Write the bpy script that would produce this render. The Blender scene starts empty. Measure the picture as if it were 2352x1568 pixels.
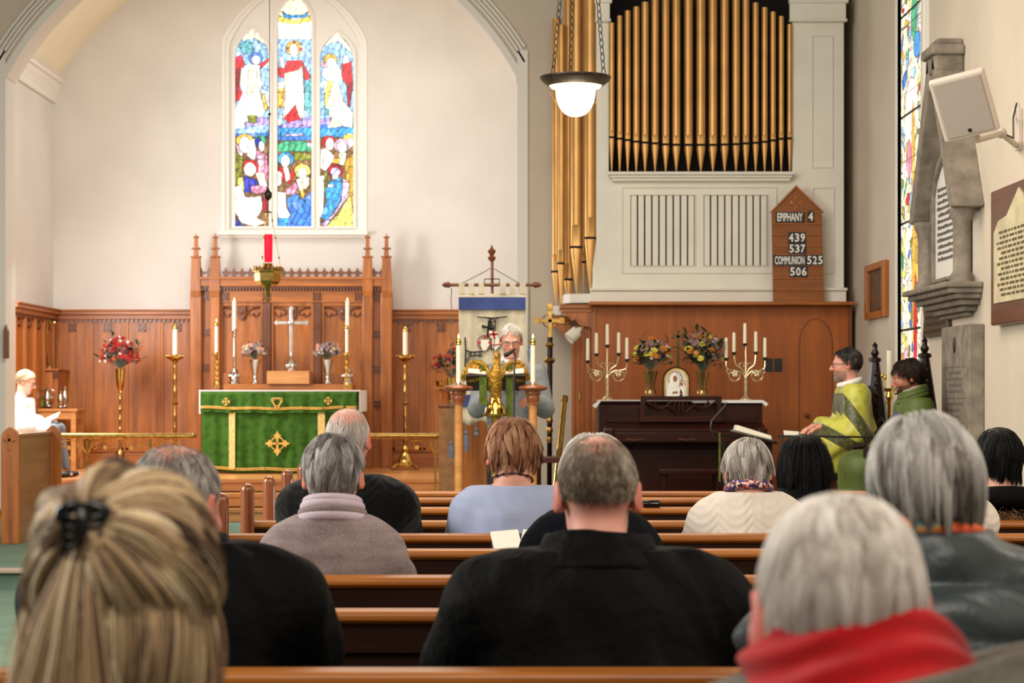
import bpy, bmesh, math, random
import numpy as np
from mathutils import Vector, Matrix
from mathutils.geometry import tessellate_polygon
R = math.radians; PI = math.pi; sin = math.sin; cos = math.cos
scene = bpy.context.scene
COL = scene.collection
random.seed(7); RNG = np.random.default_rng(11)
# ------------------------------------------------------------------ camera, sky, lights, exposure
F = 4800.0; VX = 1150.0; HY = 905.0; CH = 1.42
cam = bpy.data.cameras.new('camera'); camo = bpy.data.objects.new('camera', cam); COL.objects.link(camo)
camo.location = (0, 0, CH); camo.rotation_euler = (R(90), 0, 0)
cam.sensor_width = 36.0; cam.lens = F / 2352 * 36.0
cam.shift_x = (1176 - VX) / 2352; cam.shift_y = (HY - 784) / 2352
cam.dof.use_dof = True; cam.dof.focus_distance = 8.5; cam.dof.aperture_fstop = 7.0
cam.clip_end = 200
scene.camera = camo
vs = scene.view_settings
vs.view_transform = 'Standard'; vs.look = 'None'; vs.gamma = 1.0; vs.use_curve_mapping = False
vs.exposure = 0.0
scene.cycles.use_denoising = True
scene.cycles.max_bounces = 6; scene.cycles.diffuse_bounces = 4; scene.cycles.glossy_bounces = 3
scene.cycles.transmission_bounces = 4; scene.cycles.sample_clamp_indirect = 6
wd = bpy.data.worlds.new('daylight'); scene.world = wd; wd.use_nodes = True
bgn = wd.node_tree.nodes['Background']; bgn.inputs[0].default_value = (0.95, 0.93, 0.9, 1); bgn.inputs[1].default_value = 0.14
def area(name, loc, target, sx, sy, power, col):
    l = bpy.data.lights.new(name, 'AREA'); l.shape = 'RECTANGLE'; l.size = sx; l.size_y = sy; l.energy = power; l.color = col
    o = bpy.data.objects.new(name, l); COL.objects.link(o); o.location = loc
    o.rotation_euler = (Vector(target) - Vector(loc)).to_track_quat('-Z', 'Y').to_euler(); return o
# daylight entering by the nave's side windows, the chancel's side window and the pendant row overhead, plus an added fill
area('nave_window_light_left', (-6.5, 7.0, 3.6), (0, 9, 0.9), 3.5, 3.5, 620, (1.0, 0.97, 0.92))
area('nave_window_light_right', (3.2, 5.5, 3.4), (-1, 9, 0.9), 2.5, 2.5, 110, (1.0, 0.95, 0.86))
area('nave_ceiling_lamps', (-0.8, 12.5, 5.6), (-0.8, 13.5, 0.0), 4.5, 5.0, 430, (1.0, 0.89, 0.74))
area('nave_back_fill', (0.3, 0.6, 4.6), (0.3, 4.6, 0.6), 4.5, 2.5, 190, (1.0, 0.9, 0.78))  # added fill high above the camera, brightens the backs of the congregation
area('chancel_side_window_light', (-5.2, 21.9, 2.7), (-3.3, 22.4, 1.1), 0.9, 2.0, 260, (1.0, 0.98, 0.95))
area('chancel_ceiling_light', (-2.4, 22.6, 5.9), (-2.4, 24.6, 1.2), 3.2, 1.6, 88, (1.0, 0.98, 0.96))

def W(px, py, z): return ((px - VX) * z / F, z, CH - (py - HY) * z / F)
def WX(px, z): return (px - VX) * z / F
def WZ(py, z): return CH - (py - HY) * z / F
def S(px, z): return px * z / F
def lin(c):
    f = lambda v: (v/255/12.92) if v/255 <= 0.04045 else ((v/255 + 0.055) / 1.055) ** 2.4
    return tuple(f(v) for v in c[:3]) + (1.0,)

# ------------------------------------------------------------------ materials
def newmat(name):
    m = bpy.data.materials.new(name); m.use_nodes = True
    nt = m.node_tree; b = nt.nodes['Principled BSDF']
    return m, nt, b
def nd(nt, t, **k):
    n = nt.nodes.new(t)
    for a, v in k.items(): setattr(n, a, v)
    return n
def coords(nt, scale=(1, 1, 1), kind='Object'):
    tc = nd(nt, 'ShaderNodeTexCoord'); mp = nd(nt, 'ShaderNodeMapping')
    nt.links.new(tc.outputs[kind], mp.inputs[0]); mp.inputs['Scale'].default_value = scale
    return mp.outputs[0]
def noise(nt, vec, scale, detail=3, rough=0.55):
    n = nd(nt, 'ShaderNodeTexNoise'); n.inputs['Scale'].default_value = scale; n.inputs['Detail'].default_value = detail
    n.inputs['Roughness'].default_value = rough; nt.links.new(vec, n.inputs['Vector']); return n.outputs[0]
def ramp(nt, fac, stops):
    r = nd(nt, 'ShaderNodeValToRGB'); cr = r.color_ramp
    while len(cr.elements) < len(stops): cr.elements.new(0.5)
    for e, (p, c) in zip(cr.elements, stops): e.position = p; e.color = c if len(c) == 4 else lin(c)
    nt.links.new(fac, r.inputs[0]); return r.outputs[0]
def bump(nt, b, h, strength=0.3, dist=0.01):
    bp = nd(nt, 'ShaderNodeBump'); bp.inputs['Strength'].default_value = strength; bp.inputs['Distance'].default_value = dist
    nt.links.new(h, bp.inputs['Height']); nt.links.new(bp.outputs[0], b.inputs['Normal']); return bp
def plain(name, c, rough=0.6, metal=0.0, var=0.0, vscale=8, bmp=0.0, bscale=60, bdist=0.005, spec=0.5, emit=None, estr=0, coat=0, sheen=0, stretch=(1,1,1)):
    m, nt, b = newmat(name)
    b.inputs['Base Color'].default_value = lin(c); b.inputs['Roughness'].default_value = rough; b.inputs['Metallic'].default_value = metal
    b.inputs['Specular IOR Level'].default_value = spec; b.inputs['Coat Weight'].default_value = coat; b.inputs['Sheen Weight'].default_value = sheen
    v = coords(nt, stretch)
    if var: nt.links.new(ramp(nt, noise(nt, v, vscale), [(0.3, tuple(x*(1-var) for x in c)), (0.7, tuple(min(255, x*(1+var)) for x in c))]), b.inputs['Base Color'])
    if bmp: bump(nt, b, noise(nt, v, bscale), bmp, bdist)
    if emit: b.inputs['Emission Color'].default_value = lin(emit); b.inputs['Emission Strength'].default_value = estr
    return m
def wood(name, dark, light, axis=2, scale=1.0, rough=0.35, coat=0.15):
    m, nt, b = newmat(name)
    oi = nd(nt, 'ShaderNodeObjectInfo'); tc = nd(nt, 'ShaderNodeTexCoord'); ad = nd(nt, 'ShaderNodeVectorMath', operation='ADD')
    mu = nd(nt, 'ShaderNodeVectorMath', operation='SCALE'); mu.inputs[0].default_value = (3.1, 5.7, 2.3)
    nt.links.new(oi.outputs['Random'], mu.inputs['Scale']); nt.links.new(tc.outputs['Object'], ad.inputs[0]); nt.links.new(mu.outputs[0], ad.inputs[1])
    mp = nd(nt, 'ShaderNodeMapping'); s = [14.0*scale]*3; s[axis] = 1.1*scale; mp.inputs['Scale'].default_value = s
    nt.links.new(ad.outputs[0], mp.inputs[0]); v = mp.outputs[0]
    n1 = noise(nt, v, 1.0, 4, 0.6); 
    mp2 = nd(nt, 'ShaderNodeMapping'); s2 = [150.0*scale]*3; s2[axis] = 5.0*scale; mp2.inputs['Scale'].default_value = s2
    nt.links.new(ad.outputs[0], mp2.inputs[0]); n2 = noise(nt, mp2.outputs[0], 1.0, 2, 0.6)
    mx = nd(nt, 'ShaderNodeMath', operation='MULTIPLY_ADD'); mx.inputs[1].default_value = 0.35; nt.links.new(n2, mx.inputs[0]); nt.links.new(n1, mx.inputs[2])
    nt.links.new(ramp(nt, mx.outputs[0], [(0.42, dark), (0.86, light)]), b.inputs['Base Color'])
    b.inputs['Roughness'].default_value = rough; b.inputs['Coat Weight'].default_value = coat; b.inputs['Coat Roughness'].default_value = 0.2
    bump(nt, b, n2, 0.12, 0.002)
    return m
def attrmat(name, rough=0.5, spec=0.4, emis=0.0, bmp=0, bscale=40, sheen=0, aniso=0, sss=0):
    m, nt, b = newmat(name); a = nd(nt, 'ShaderNodeAttribute'); a.attribute_name = 'Col'
    nt.links.new(a.outputs['Color'], b.inputs['Base Color']); b.inputs['Roughness'].default_value = rough
    b.inputs['Specular IOR Level'].default_value = spec; b.inputs['Sheen Weight'].default_value = sheen
    if emis: nt.links.new(a.outputs['Color'], b.inputs['Emission Color']); b.inputs['Emission Strength'].default_value = emis
    if bmp: bump(nt, b, noise(nt, coords(nt), bscale), bmp, 0.003)
    if sss: b.inputs['Subsurface Weight'].default_value = sss; b.inputs['Subsurface Radius'].default_value = (0.02, 0.008, 0.004); b.inputs['Subsurface Scale'].default_value = 0.3
    return m
M = {}
M['plaster'] = plain('plaster', (218, 213, 206), 0.85, var=0.025, vscale=1.2, bmp=0.05, bscale=30)
M['nave_plaster'] = plain('nave_plaster', (205, 192, 175), 0.85, var=0.03, vscale=1.5, bmp=0.06, bscale=25)
M['vault'] = plain('vault_plaster', (238, 226, 198), 0.85, var=0.02, vscale=1)
M['step_nosing'] = plain('step_nosing', (168, 146, 132), 0.6)
M['white_paint'] = plain('white_paint', (226, 221, 208), 0.5, var=0.02, vscale=3, bmp=0.05, bscale=20)
M['trim_white'] = plain('trim_white', (232, 228, 220), 0.5)
OD, OL = (120, 62, 18), (188, 110, 38)
M['oak'] = wood('oak', OD, OL, 2, 1, 0.4, 0.06)
M['oak_x'] = wood('oak_crosswise', OD, OL, 0, 1, 0.4, 0.06)
M['oak_y'] = wood('oak_lengthwise', OD, OL, 1)
M['oak_dark'] = wood('oak_carving', (88, 42, 18), (124, 66, 30), 2)
M['oak_light'] = wood('oak_light', (176, 112, 54), (212, 150, 84), 0)
M['panel'] = wood('veneer_panel', (142, 70, 16), (174, 94, 26), 2, 0.6, 0.5, 0.0)
M['pew_x'] = wood('pew_oak', (134, 72, 20), (184, 112, 40), 0, 1, 0.4, 0.1)
M['pew_shaded'] = wood('pew_oak_shaded', (26, 10, 4), (48, 21, 9), 0, 1, 0.5, 0.0)  # darker copy of the pew oak: shade on the backs put into the colour
M['pew_end'] = wood('pew_end_oak', (112, 54, 24), (158, 86, 42), 2, 1, 0.25, 0.5)
M['mahogany'] = wood('mahogany', (34, 11, 6), (58, 22, 12), 0, 1, 0.35, 0.08)
M['black_wood'] = wood('black_walnut', (18, 8, 6), (34, 16, 10), 2, 1, 0.3, 0.4)
for k_ in ('mahogany', 'pew_shaded', 'black_wood'):
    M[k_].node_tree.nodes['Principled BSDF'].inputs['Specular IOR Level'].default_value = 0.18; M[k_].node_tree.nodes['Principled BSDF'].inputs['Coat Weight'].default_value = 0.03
M['desk_oak'] = wood('stall_oak', (126, 82, 44), (164, 112, 66), 1, 1, 0.45)
M['brass'] = plain('brass', (206, 168, 88), 0.18, 1.0, var=0.12, vscale=20)
M['brass_old'] = plain('worn_brass', (166, 132, 72), 0.3, 1.0, var=0.2, vscale=25)
M['silver'] = plain('silver', (200, 196, 188), 0.2, 1.0, var=0.08, vscale=25)
M['gold_paint'] = plain('gold_paint', (204, 156, 92), 0.42, 0.6, var=0.05, vscale=4)
M['black_void'] = plain('dark_interior', (22, 14, 11), 0.9)
M['wax'] = plain('candle_wax', (240, 232, 208), 0.5, spec=0.3)
M['flame'] = plain('flame', (255, 220, 150), 0.5, emit=(255, 214, 140), estr=6)
M['iron'] = plain('bronze_rim', (52, 44, 34), 0.45, 0.6, var=0.3, vscale=40)
M['green_carpet'] = plain('green_carpet', (98, 122, 104), 0.95, var=0.06, vscale=4, bmp=0.3, bscale=300)
M['paper'] = plain('paper', (238, 232, 214), 0.7, var=0.02)
M['linen'] = plain('white_linen', (236, 234, 230), 0.8, bmp=0.1, bscale=200)
M['black'] = plain('black_plastic', (20, 20, 20), 0.4)
M['text_white'] = plain('white_lettering', (238, 236, 228), 0.6)
M['stone'] = plain('grey_stone', (128, 118, 106), 0.8, var=0.15, vscale=9, bmp=0.2, bscale=60)
M['marble'] = plain('pale_marble', (212, 206, 198), 0.5, var=0.04, vscale=8)

# ------------------------------------------------------------------ mesh builder
class MB:
    def __init__(s): s.v = []; s.f = []; s.col = None
    def add(s, vs, fs):
        o = len(s.v); s.v += [tuple(p) for p in vs]; s.f += [tuple(i + o for i in f) for f in fs]; return s
    def box(s, x0, x1, y0, y1, z0, z1):
        v = [(x, y, z) for x in (x0, x1) for y in (y0, y1) for z in (z0, z1)]
        return s.add(v, [(0,1,3,2), (4,6,7,5), (0,4,5,1), (2,3,7,6), (0,2,6,4), (1,5,7,3)])
    def cbox(s, c, d, rot=None):
        h = [k/2 for k in d]; v = []
        for x in (-h[0], h[0]):
            for y in (-h[1], h[1]):
                for z in (-h[2], h[2]):
                    p = Vector((x, y, z))
                    if rot is not None: p = rot @ p
                    v.append(tuple(p + Vector(c)))
        return s.add(v, [(0,1,3,2), (4,6,7,5), (0,4,5,1), (2,3,7,6), (0,2,6,4), (1,5,7,3)])
    def rings(s, rings, close=True, caps=True):
        n = len(rings[0]); v = [p for r in rings for p in r]; f = []
        for i in range(len(rings)-1):
            for j in range(n if close else n-1):
                k = (j+1) % n; f.append((i*n+j, i*n+k, (i+1)*n+k, (i+1)*n+j))
        if caps: f.append(tuple(range(n))[::-1]); f.append(tuple((len(rings)-1)*n + j for j in range(n)))
        return s.add(v, f)
    def cyl(s, p0, p1, r0, r1=None, n=16):
        return s.tube([p0, p1], [r0, r0 if r1 is None else r1], n)
    def tube(s, pts, r, n=8, close=False):
        P = [Vector(p) for p in pts]; N = len(P)
        if not hasattr(r, '__len__'): r = [r]*N
        T = []
        for i in range(N):
            a = P[(i-1) % N] if (close or i > 0) else P[i]; b = P[(i+1) % N] if (close or i < N-1) else P[i]
            t = (b - a); T.append(t.normalized() if t.length > 1e-9 else Vector((0, 0, 1)))
        up = Vector((0, 0, 1)) if abs(T[0].z) < 0.9 else Vector((1, 0, 0))
        u = T[0].cross(up).normalized(); rg = []
        for i in range(N):
            u = (u - T[i]*u.dot(T[i]));
            if u.length < 1e-6: u = T[i].orthogonal()
            u.normalize(); w = T[i].cross(u)
            rg.append([tuple(P[i] + (u*cos(2*PI*j/n) + w*sin(2*PI*j/n))*r[i]) for j in range(n)])
        if close: rg.append(rg[0])
        return s.rings(rg, caps=not close)
    def lathe(s, prof, c=(0, 0, 0), n=24, sq=None):
        rg = []
        for r, z in prof: rg.append([(c[0]+max(r, 1e-4)*cos(2*PI*j/n + (PI/n if sq else 0)), c[1]+max(r, 1e-4)*sin(2*PI*j/n + (PI/n if sq else 0)), c[2]+z) for j in range(n)])
        return s.rings(rg)
    def ball(s, c, r, n=12, m=8, rot=None):
        if not hasattr(r, '__len__'): r = (r, r, r)
        rg = []
        for i in range(m+1):
            a = -PI/2 + PI*i/m; ca = max(cos(a), 1e-3); ring = []
            for j in range(n):
                p = Vector((r[0]*ca*cos(2*PI*j/n), r[1]*ca*sin(2*PI*j/n), r[2]*sin(a)))
                if rot is not None: p = rot @ p
                ring.append(tuple(p + Vector(c)))
            rg.append(ring)
        return s.rings(rg)
    def plate(s, outer, holes, d0, d1, mp=None):
        # outer / holes: 2d loops (u,w); extruded from depth d0 to d1; mp(u,d,w)->xyz
        mp = mp or (lambda u, d, w: (u, d, w))
        loops = [outer] + list(holes); flat = [p for l in loops for p in l]
        tris = tessellate_polygon([[Vector((p[0], p[1], 0)) for p in l] for l in loops])
        n = len(flat); v = [mp(p[0], d0, p[1]) for p in flat] + [mp(p[0], d1, p[1]) for p in flat]
        f = [tuple(t) for t in tris] + [tuple(i+n for i in t)[::-1] for t in tris]; o = 0
        for l in loops:
            k = len(l)
            for i in range(k): a = o+i; b = o+(i+1) % k; f.append((a, b, b+n, a+n))
            o += k
        return s.add(v, f)
    def prism(s, poly, d0, d1, mp=None): return s.plate(poly, [], d0, d1, mp)
    def xf(s, fn): s.v = [tuple(fn(Vector(p))) for p in s.v]; return s
    def mesh(s, name, off=(0, 0, 0), smooth=False, fixn=True):
        me = bpy.data.meshes.new(name)
        me.from_pydata([(p[0]-off[0], p[1]-off[1], p[2]-off[2]) for p in s.v], [], s.f)
        if fixn:
            bm = bmesh.new(); bm.from_mesh(me); bmesh.ops.recalc_face_normals(bm, faces=bm.faces); bm.to_mesh(me); bm.free()
        if s.col is not None:
            a = me.color_attributes.new('Col', 'FLOAT_COLOR', 'POINT'); a.data.foreach_set('color', np.array(s.col, dtype=np.float32).ravel())
        if smooth:
            me.polygons.foreach_set('use_smooth', [True]*len(me.polygons))
            if smooth != 'all':
                me.set_sharp_from_angle(angle=R(40))
        return me
def setp(o, label=None, cat=None, group=None, kind=None):
    if label: o['label'] = label
    if cat: o['category'] = cat
    if group: o['group'] = group
    if kind: o['kind'] = kind
    return o
def bevel(o, w, seg=2):
    m = o.modifiers.new('bevel', 'BEVEL'); m.width = w; m.segments = seg; m.limit_method = 'ANGLE'; m.angle_limit = R(40); return o
class Thing:
    def __init__(s, name, label, cat, loc=(0, 0, 0), group=None, kind=None, mb=None, mat=None, smooth=False, bev=0):
        s.loc = tuple(loc)
        if mb is None: s.o = bpy.data.objects.new(name, None); s.o.empty_display_size = 0.1
        else:
            s.o = bpy.data.objects.new(name, mb.mesh(name, s.loc, smooth)); s.o.data.materials.append(M[mat] if isinstance(mat, str) else mat)
            if bev: bevel(s.o, bev)
        s.o.location = s.loc; COL.objects.link(s.o); setp(s.o, label, cat, group, kind)
    def add(s, name, mb, mat, parent=None, smooth=False, bev=0, label=None, kind=None, me=None):
        me = me or mb.mesh(name, s.loc, smooth); o = bpy.data.objects.new(name, me)
        if mat is not None and not me.materials: me.materials.append(M[mat] if isinstance(mat, str) else mat)
        o.parent = parent or s.o; COL.objects.link(o)
        if bev: bevel(o, bev)
        if label: o['label'] = label
        if kind: o['kind'] = kind
        return o
def struct(name, mb, mat, smooth=False, bev=0):
    o = bpy.data.objects.new(name, mb.mesh(name, (0, 0, 0), smooth)); o.data.materials.append(M[mat] if isinstance(mat, str) else mat)
    COL.objects.link(o); o['kind'] = 'structure'
    if bev: bevel(o, bev)
    return o
def child(parent, name, mb, mat, smooth=False, bev=0):
    o = bpy.data.objects.new(name, mb.mesh(name, (0, 0, 0), smooth)); o.data.materials.append(M[mat] if isinstance(mat, str) else mat)
    o.parent = parent; COL.objects.link(o)
    if bev: bevel(o, bev)
    return o
def copy_tree(o, loc=None, parent=None, label=None):
    c = o.copy(); COL.objects.link(c); c.parent = parent
    if loc is not None: c.location = loc
    if label: c['label'] = label
    for ch in o.children: copy_tree(ch, None, c)
    return c
def single(name, label, cat, mb, mat, loc=(0, 0, 0), smooth=False, bev=0, group=None, kind=None):
    return Thing(name, label, cat, loc, group, kind, mb, mat, smooth, bev).o
def textmesh(txt, h, width, ext=0.001, bold=0.0):
    cu = bpy.data.curves.new('txt', 'FONT'); cu.body = txt; cu.size = 1; cu.extrude = 0; cu.align_x = 'CENTER'; cu.align_y = 'CENTER'; cu.offset = bold
    cu.resolution_u = 3
    o = bpy.data.objects.new('txt', cu); COL.objects.link(o); dg = bpy.context.evaluated_depsgraph_get()
    me = bpy.data.meshes.new_from_object(o.evaluated_get(dg)); bpy.data.objects.remove(o)
    v = [tuple(p.co) for p in me.vertices]; f = [tuple(p.vertices) for p in me.polygons]; bpy.data.meshes.remove(me)
    xs = [p[0] for p in v]; ys = [p[1] for p in v]; cx = (min(xs)+max(xs))/2; cy = (min(ys)+max(ys))/2
    sx = width/(max(xs)-min(xs)); sy = h/(max(ys)-min(ys))
    m = MB(); m.add([((p[0]-cx)*sx, -ext, (p[1]-cy)*sy) for p in v], f); return m
def arc(cx, cz, r, a0, a1, n): return [(cx + r*cos(a0+(a1-a0)*i/n), cz + r*sin(a0+(a1-a0)*i/n)) for i in range(n+1)]
# ================================================================== THE SETTING
NX = 3.4                      # nave right wall
CB = 25.5; CX0 = -5.46; CX1 = 0.46; CXM = -2.5   # chancel back wall, side walls, axis
AY = 20.9
DH = 0.535; PH = 0.15
struct('floor', MB().box(-8, 6, -1.5, 15.2, -0.05, 0.0), 'green_carpet')
st = MB().box(-8, 6, 15.2, 26, -0.05, PH)
struct('trim_1', MB().box(-8, -0.9, 15.14, 15.26, PH-0.03, PH+0.004), 'step_nosing', bev=0.01)
struct('floor_choir', st, 'green_carpet')
stp = MB(); stp.box(CX0, 0.3, 20.8, 26, PH, 0.267); stp.box(CX0, 0.3, 20.76, 20.9, 0.245, 0.28); stp.box(CX0, 0.3, 21.24, 26, 0.28, 0.398); stp.box(CX0, 0.3, 21.2, 21.34, 0.375, 0.41)
stp.box(CX0, 0.3, 21.8, 26, 0.41, DH-0.012); stp.box(CX0, 0.3, 21.76, 26, DH-0.035, DH)
struct('floor_sanctuary', stp, 'oak_light')
# side walls, arch wall
def arch_loop(cx, cz, r, half, z0, n=40):
    a = math.acos(half/r); p = arc(cx, cz, r, a, PI-a, n); return [(cx+half, z0)] + p + [(cx-half, z0)]
ACX = -2.39; ACZ = 3.23
ap = arch_loop(ACX, ACZ, 2.90, 2.56, -0.3)
w = MB(); w.plate([(-9, -0.3), (ACX-2.56, -0.3)] + ap[::-1][1:-1] + [(ACX+2.56, -0.3), (6, -0.3), (6, 9), (-9, 9)], [], AY, AY+0.38)
struct('wall_chancel_arch', w, 'nave_plaster')
# arch mouldings: bands sweeping round the opening, dying into plain jamb strips
def arch_band(mb, r0, r1, y0, y1, a0, a1, n=48):
    rg = []
    for i in range(n+1):
        a = a0+(a1-a0)*i/n
        rg.append([(ACX+r*cos(a), y, ACZ+r*sin(a)) for r, y in ((r0, y0), (r1, y0), (r1, y1), (r0, y1))])
    mb.rings(rg)
tr = MB(); a = math.acos(2.56/2.90)
arch_band(tr, 2.885, 2.955, AY-0.03, AY+0.40, a, PI-a)
for r0, d in ((2.985, 0.02), (3.02, 0.035), (3.06, 0.025), (3.095, 0.05)):
    aa = math.acos(min(1, 2.62/r0)); arch_band(tr, r0, r0+0.02, AY-d, AY+0.01, aa, PI-aa)
for s_ in (-1, 1):
    x0 = ACX+s_*2.555; x1 = ACX+s_*2.66; tr.box(min(x0, x1), max(x0, x1), AY-0.035, AY+0.39, -0.2, 4.85)
struct('trim_2', tr, 'trim_white')
struct('wall_chancel_left', MB().box(CX0-0.2, CX0, AY+0.38, CB+0.3, 0, 5.4), 'plaster')
struct('wall_chancel_right', MB().box(CX1, CX1+0.2, AY+0.38, CB+0.3, 0, 5.4), 'plaster')
struct('wall_nave_left', MB().box(-6.9, -6.7, 9.0, AY, -0.3, 6.5), 'nave_plaster')
# back wall with pointed opening
def pj(pts, z): return [(WX(x, z), WZ(y, z)) for x, y in pts]
half = [(509, 535), (509, 105), (513, 85), (524, 65), (546, 33), (575, 5), (610, -20), (650, -42), (676, -52)]
ol = half + [(1352-x, y) for x, y in half[::-1][1:]]
BW = MB(); BW.plate([(CX0-0.2, 0), (CX1+0.2, 0), (CX1+0.2, 7.2), (CX0-0.2, 7.2)], [pj(ol, CB)], CB, CB+0.3)
struct('wall_chancel_back', BW, 'plaster')
# barrel vault
vt = MB(); rg = []
for i in range(41):
    a = math.acos(2.92/3.4); a = a + (PI-2*a)*i/40
    rg.append([(CXM+r*cos(a), y, 3.5+r*sin(a)) for r, y in ((3.4, AY+0.36), (3.5, AY+0.36), (3.5, CB+0.1), (3.4, CB+0.1))])
vt.rings(rg); struct('ceiling', vt, 'vault', smooth=True)
# cornice along the chancel's left wall
prof = [(0, 4.97), (0.035, 4.97), (0.04, 5.03), (0.06, 5.1), (0.09, 5.16), (0.1, 5.19), (0.13, 5.2), (0.13, 5.24), (0.16, 5.26), (0, 5.3)]
co = MB(); co.rings([[(CX0+u, y, w_) for u, w_ in prof] for y in (AY+0.38, CB)]); struct('trim_3', co, 'trim_white')
# right nave wall with the lancet opening (v = depth, w = height)
LZ0, LZ1 = 16.75, 17.75
half = [(LZ0, 0.9), (LZ0, 4.9), (LZ0+0.06, 5.35), (LZ0+0.2, 5.75), ((LZ0+LZ1)/2, 6.15)]
lo = half + [(LZ0+LZ1-a_, b_) for a_, b_ in half[::-1][1:]]
NW = MB(); NW.plate([(0.5, -0.3), (AY, -0.3), (AY, 7.5), (0.5, 7.5)], [lo], NX, NX+0.45, lambda u, d, w_: (d, u, w_))
struct('wall_nave_right', NW, 'nave_plaster')
sp = MB()
for k, (e, d0, d1) in enumerate(((0.16, -0.02, 0.0), (0.10, -0.035, -0.02), (0.05, -0.03, 0.0))):
    c0 = (LZ0+LZ1)/2; lo2 = [(c0 + (a_-c0)*(1+2*e), b_ if b_ < 1 else b_+e) for a_, b_ in lo]
    lo2 = [(a_, b_-(e if b_ < 1 else 0)) for a_, b_ in lo2]
    sp.plate(lo2, [lo], NX+d0, NX+d1, lambda u, d, w_: (d, u, w_))
struct('trim_4', sp, 'trim_white')
# ---------------------------------------------------------------- stained glass, painted cell by cell
def inpoly(X, Y, poly):
    c = np.zeros(X.shape, bool); n = len(poly)
    for i in range(n):
        x0, y0 = poly[i]; x1, y1 = poly[(i+1) % n]
        if y0 == y1: continue
        m = ((y0 > Y) != (y1 > Y)) & (X < (x1-x0)*(Y-y0)/(y1-y0) + x0); c ^= m
    return c
def worley(X, Y, s, seed, jit=0.9):
    # distance to nearest / second nearest jittered grid point, and a per-cell random value
    gx = np.floor(X/s); gy = np.floor(Y/s); d1 = np.full(X.shape, 1e9); d2 = d1.copy(); cid = np.zeros(X.shape)
    for i in (-1, 0, 1):
        for j in (-1, 0, 1):
            cx = gx+i; cy = gy+j; h = np.sin(cx*127.1+cy*311.7+seed)*43758.5453; r1 = h-np.floor(h); h2 = np.sin(cx*269.5+cy*183.3+seed)*43758.5453; r2 = h2-np.floor(h2)
            d = np.hypot(X-(cx+0.5+(r1-0.5)*jit)*s, Y-(cy+0.5+(r2-0.5)*jit)*s)
            nb = d < d1; d2 = np.where(nb, d1, np.minimum(d2, d)); cid = np.where(nb, r1*0.7+r2*0.3, cid); d1 = np.where(nb, d, d1)
    return d1, d2, cid
G = dict(w=(1.0, 1.0, 0.97), cream=(1.0, 0.97, 0.75), yel=(0.95, 0.86, 0.25), gold=(0.85, 0.55, 0.12), amb=(0.6, 0.38, 0.08), red=(0.75, 0.05, 0.06), rose=(0.85, 0.35, 0.5), pink=(0.9, 0.6, 0.75),
         sky=(0.42, 0.66, 0.95), pale=(0.68, 0.85, 0.98), blue=(0.1, 0.3, 0.85), navy=(0.04, 0.08, 0.5), azur=(0.1, 0.42, 0.8), teal=(0.2, 0.55, 0.62), grn=(0.12, 0.5, 0.3), olive=(0.3, 0.32, 0.06), vio=(0.5, 0.42, 0.8), lil=(0.75, 0.6, 0.85), mar=(0.4, 0.03, 0.05), brn=(0.3, 0.18, 0.08))
def ell(cx, cy, rx, ry, n=18, a=0): return [(cx+rx*cos(t)*cos(a)-ry*sin(t)*sin(a), cy+rx*cos(t)*sin(a)+ry*sin(t)*cos(a)) for t in [2*PI*i/n for i in range(n)]]
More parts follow.
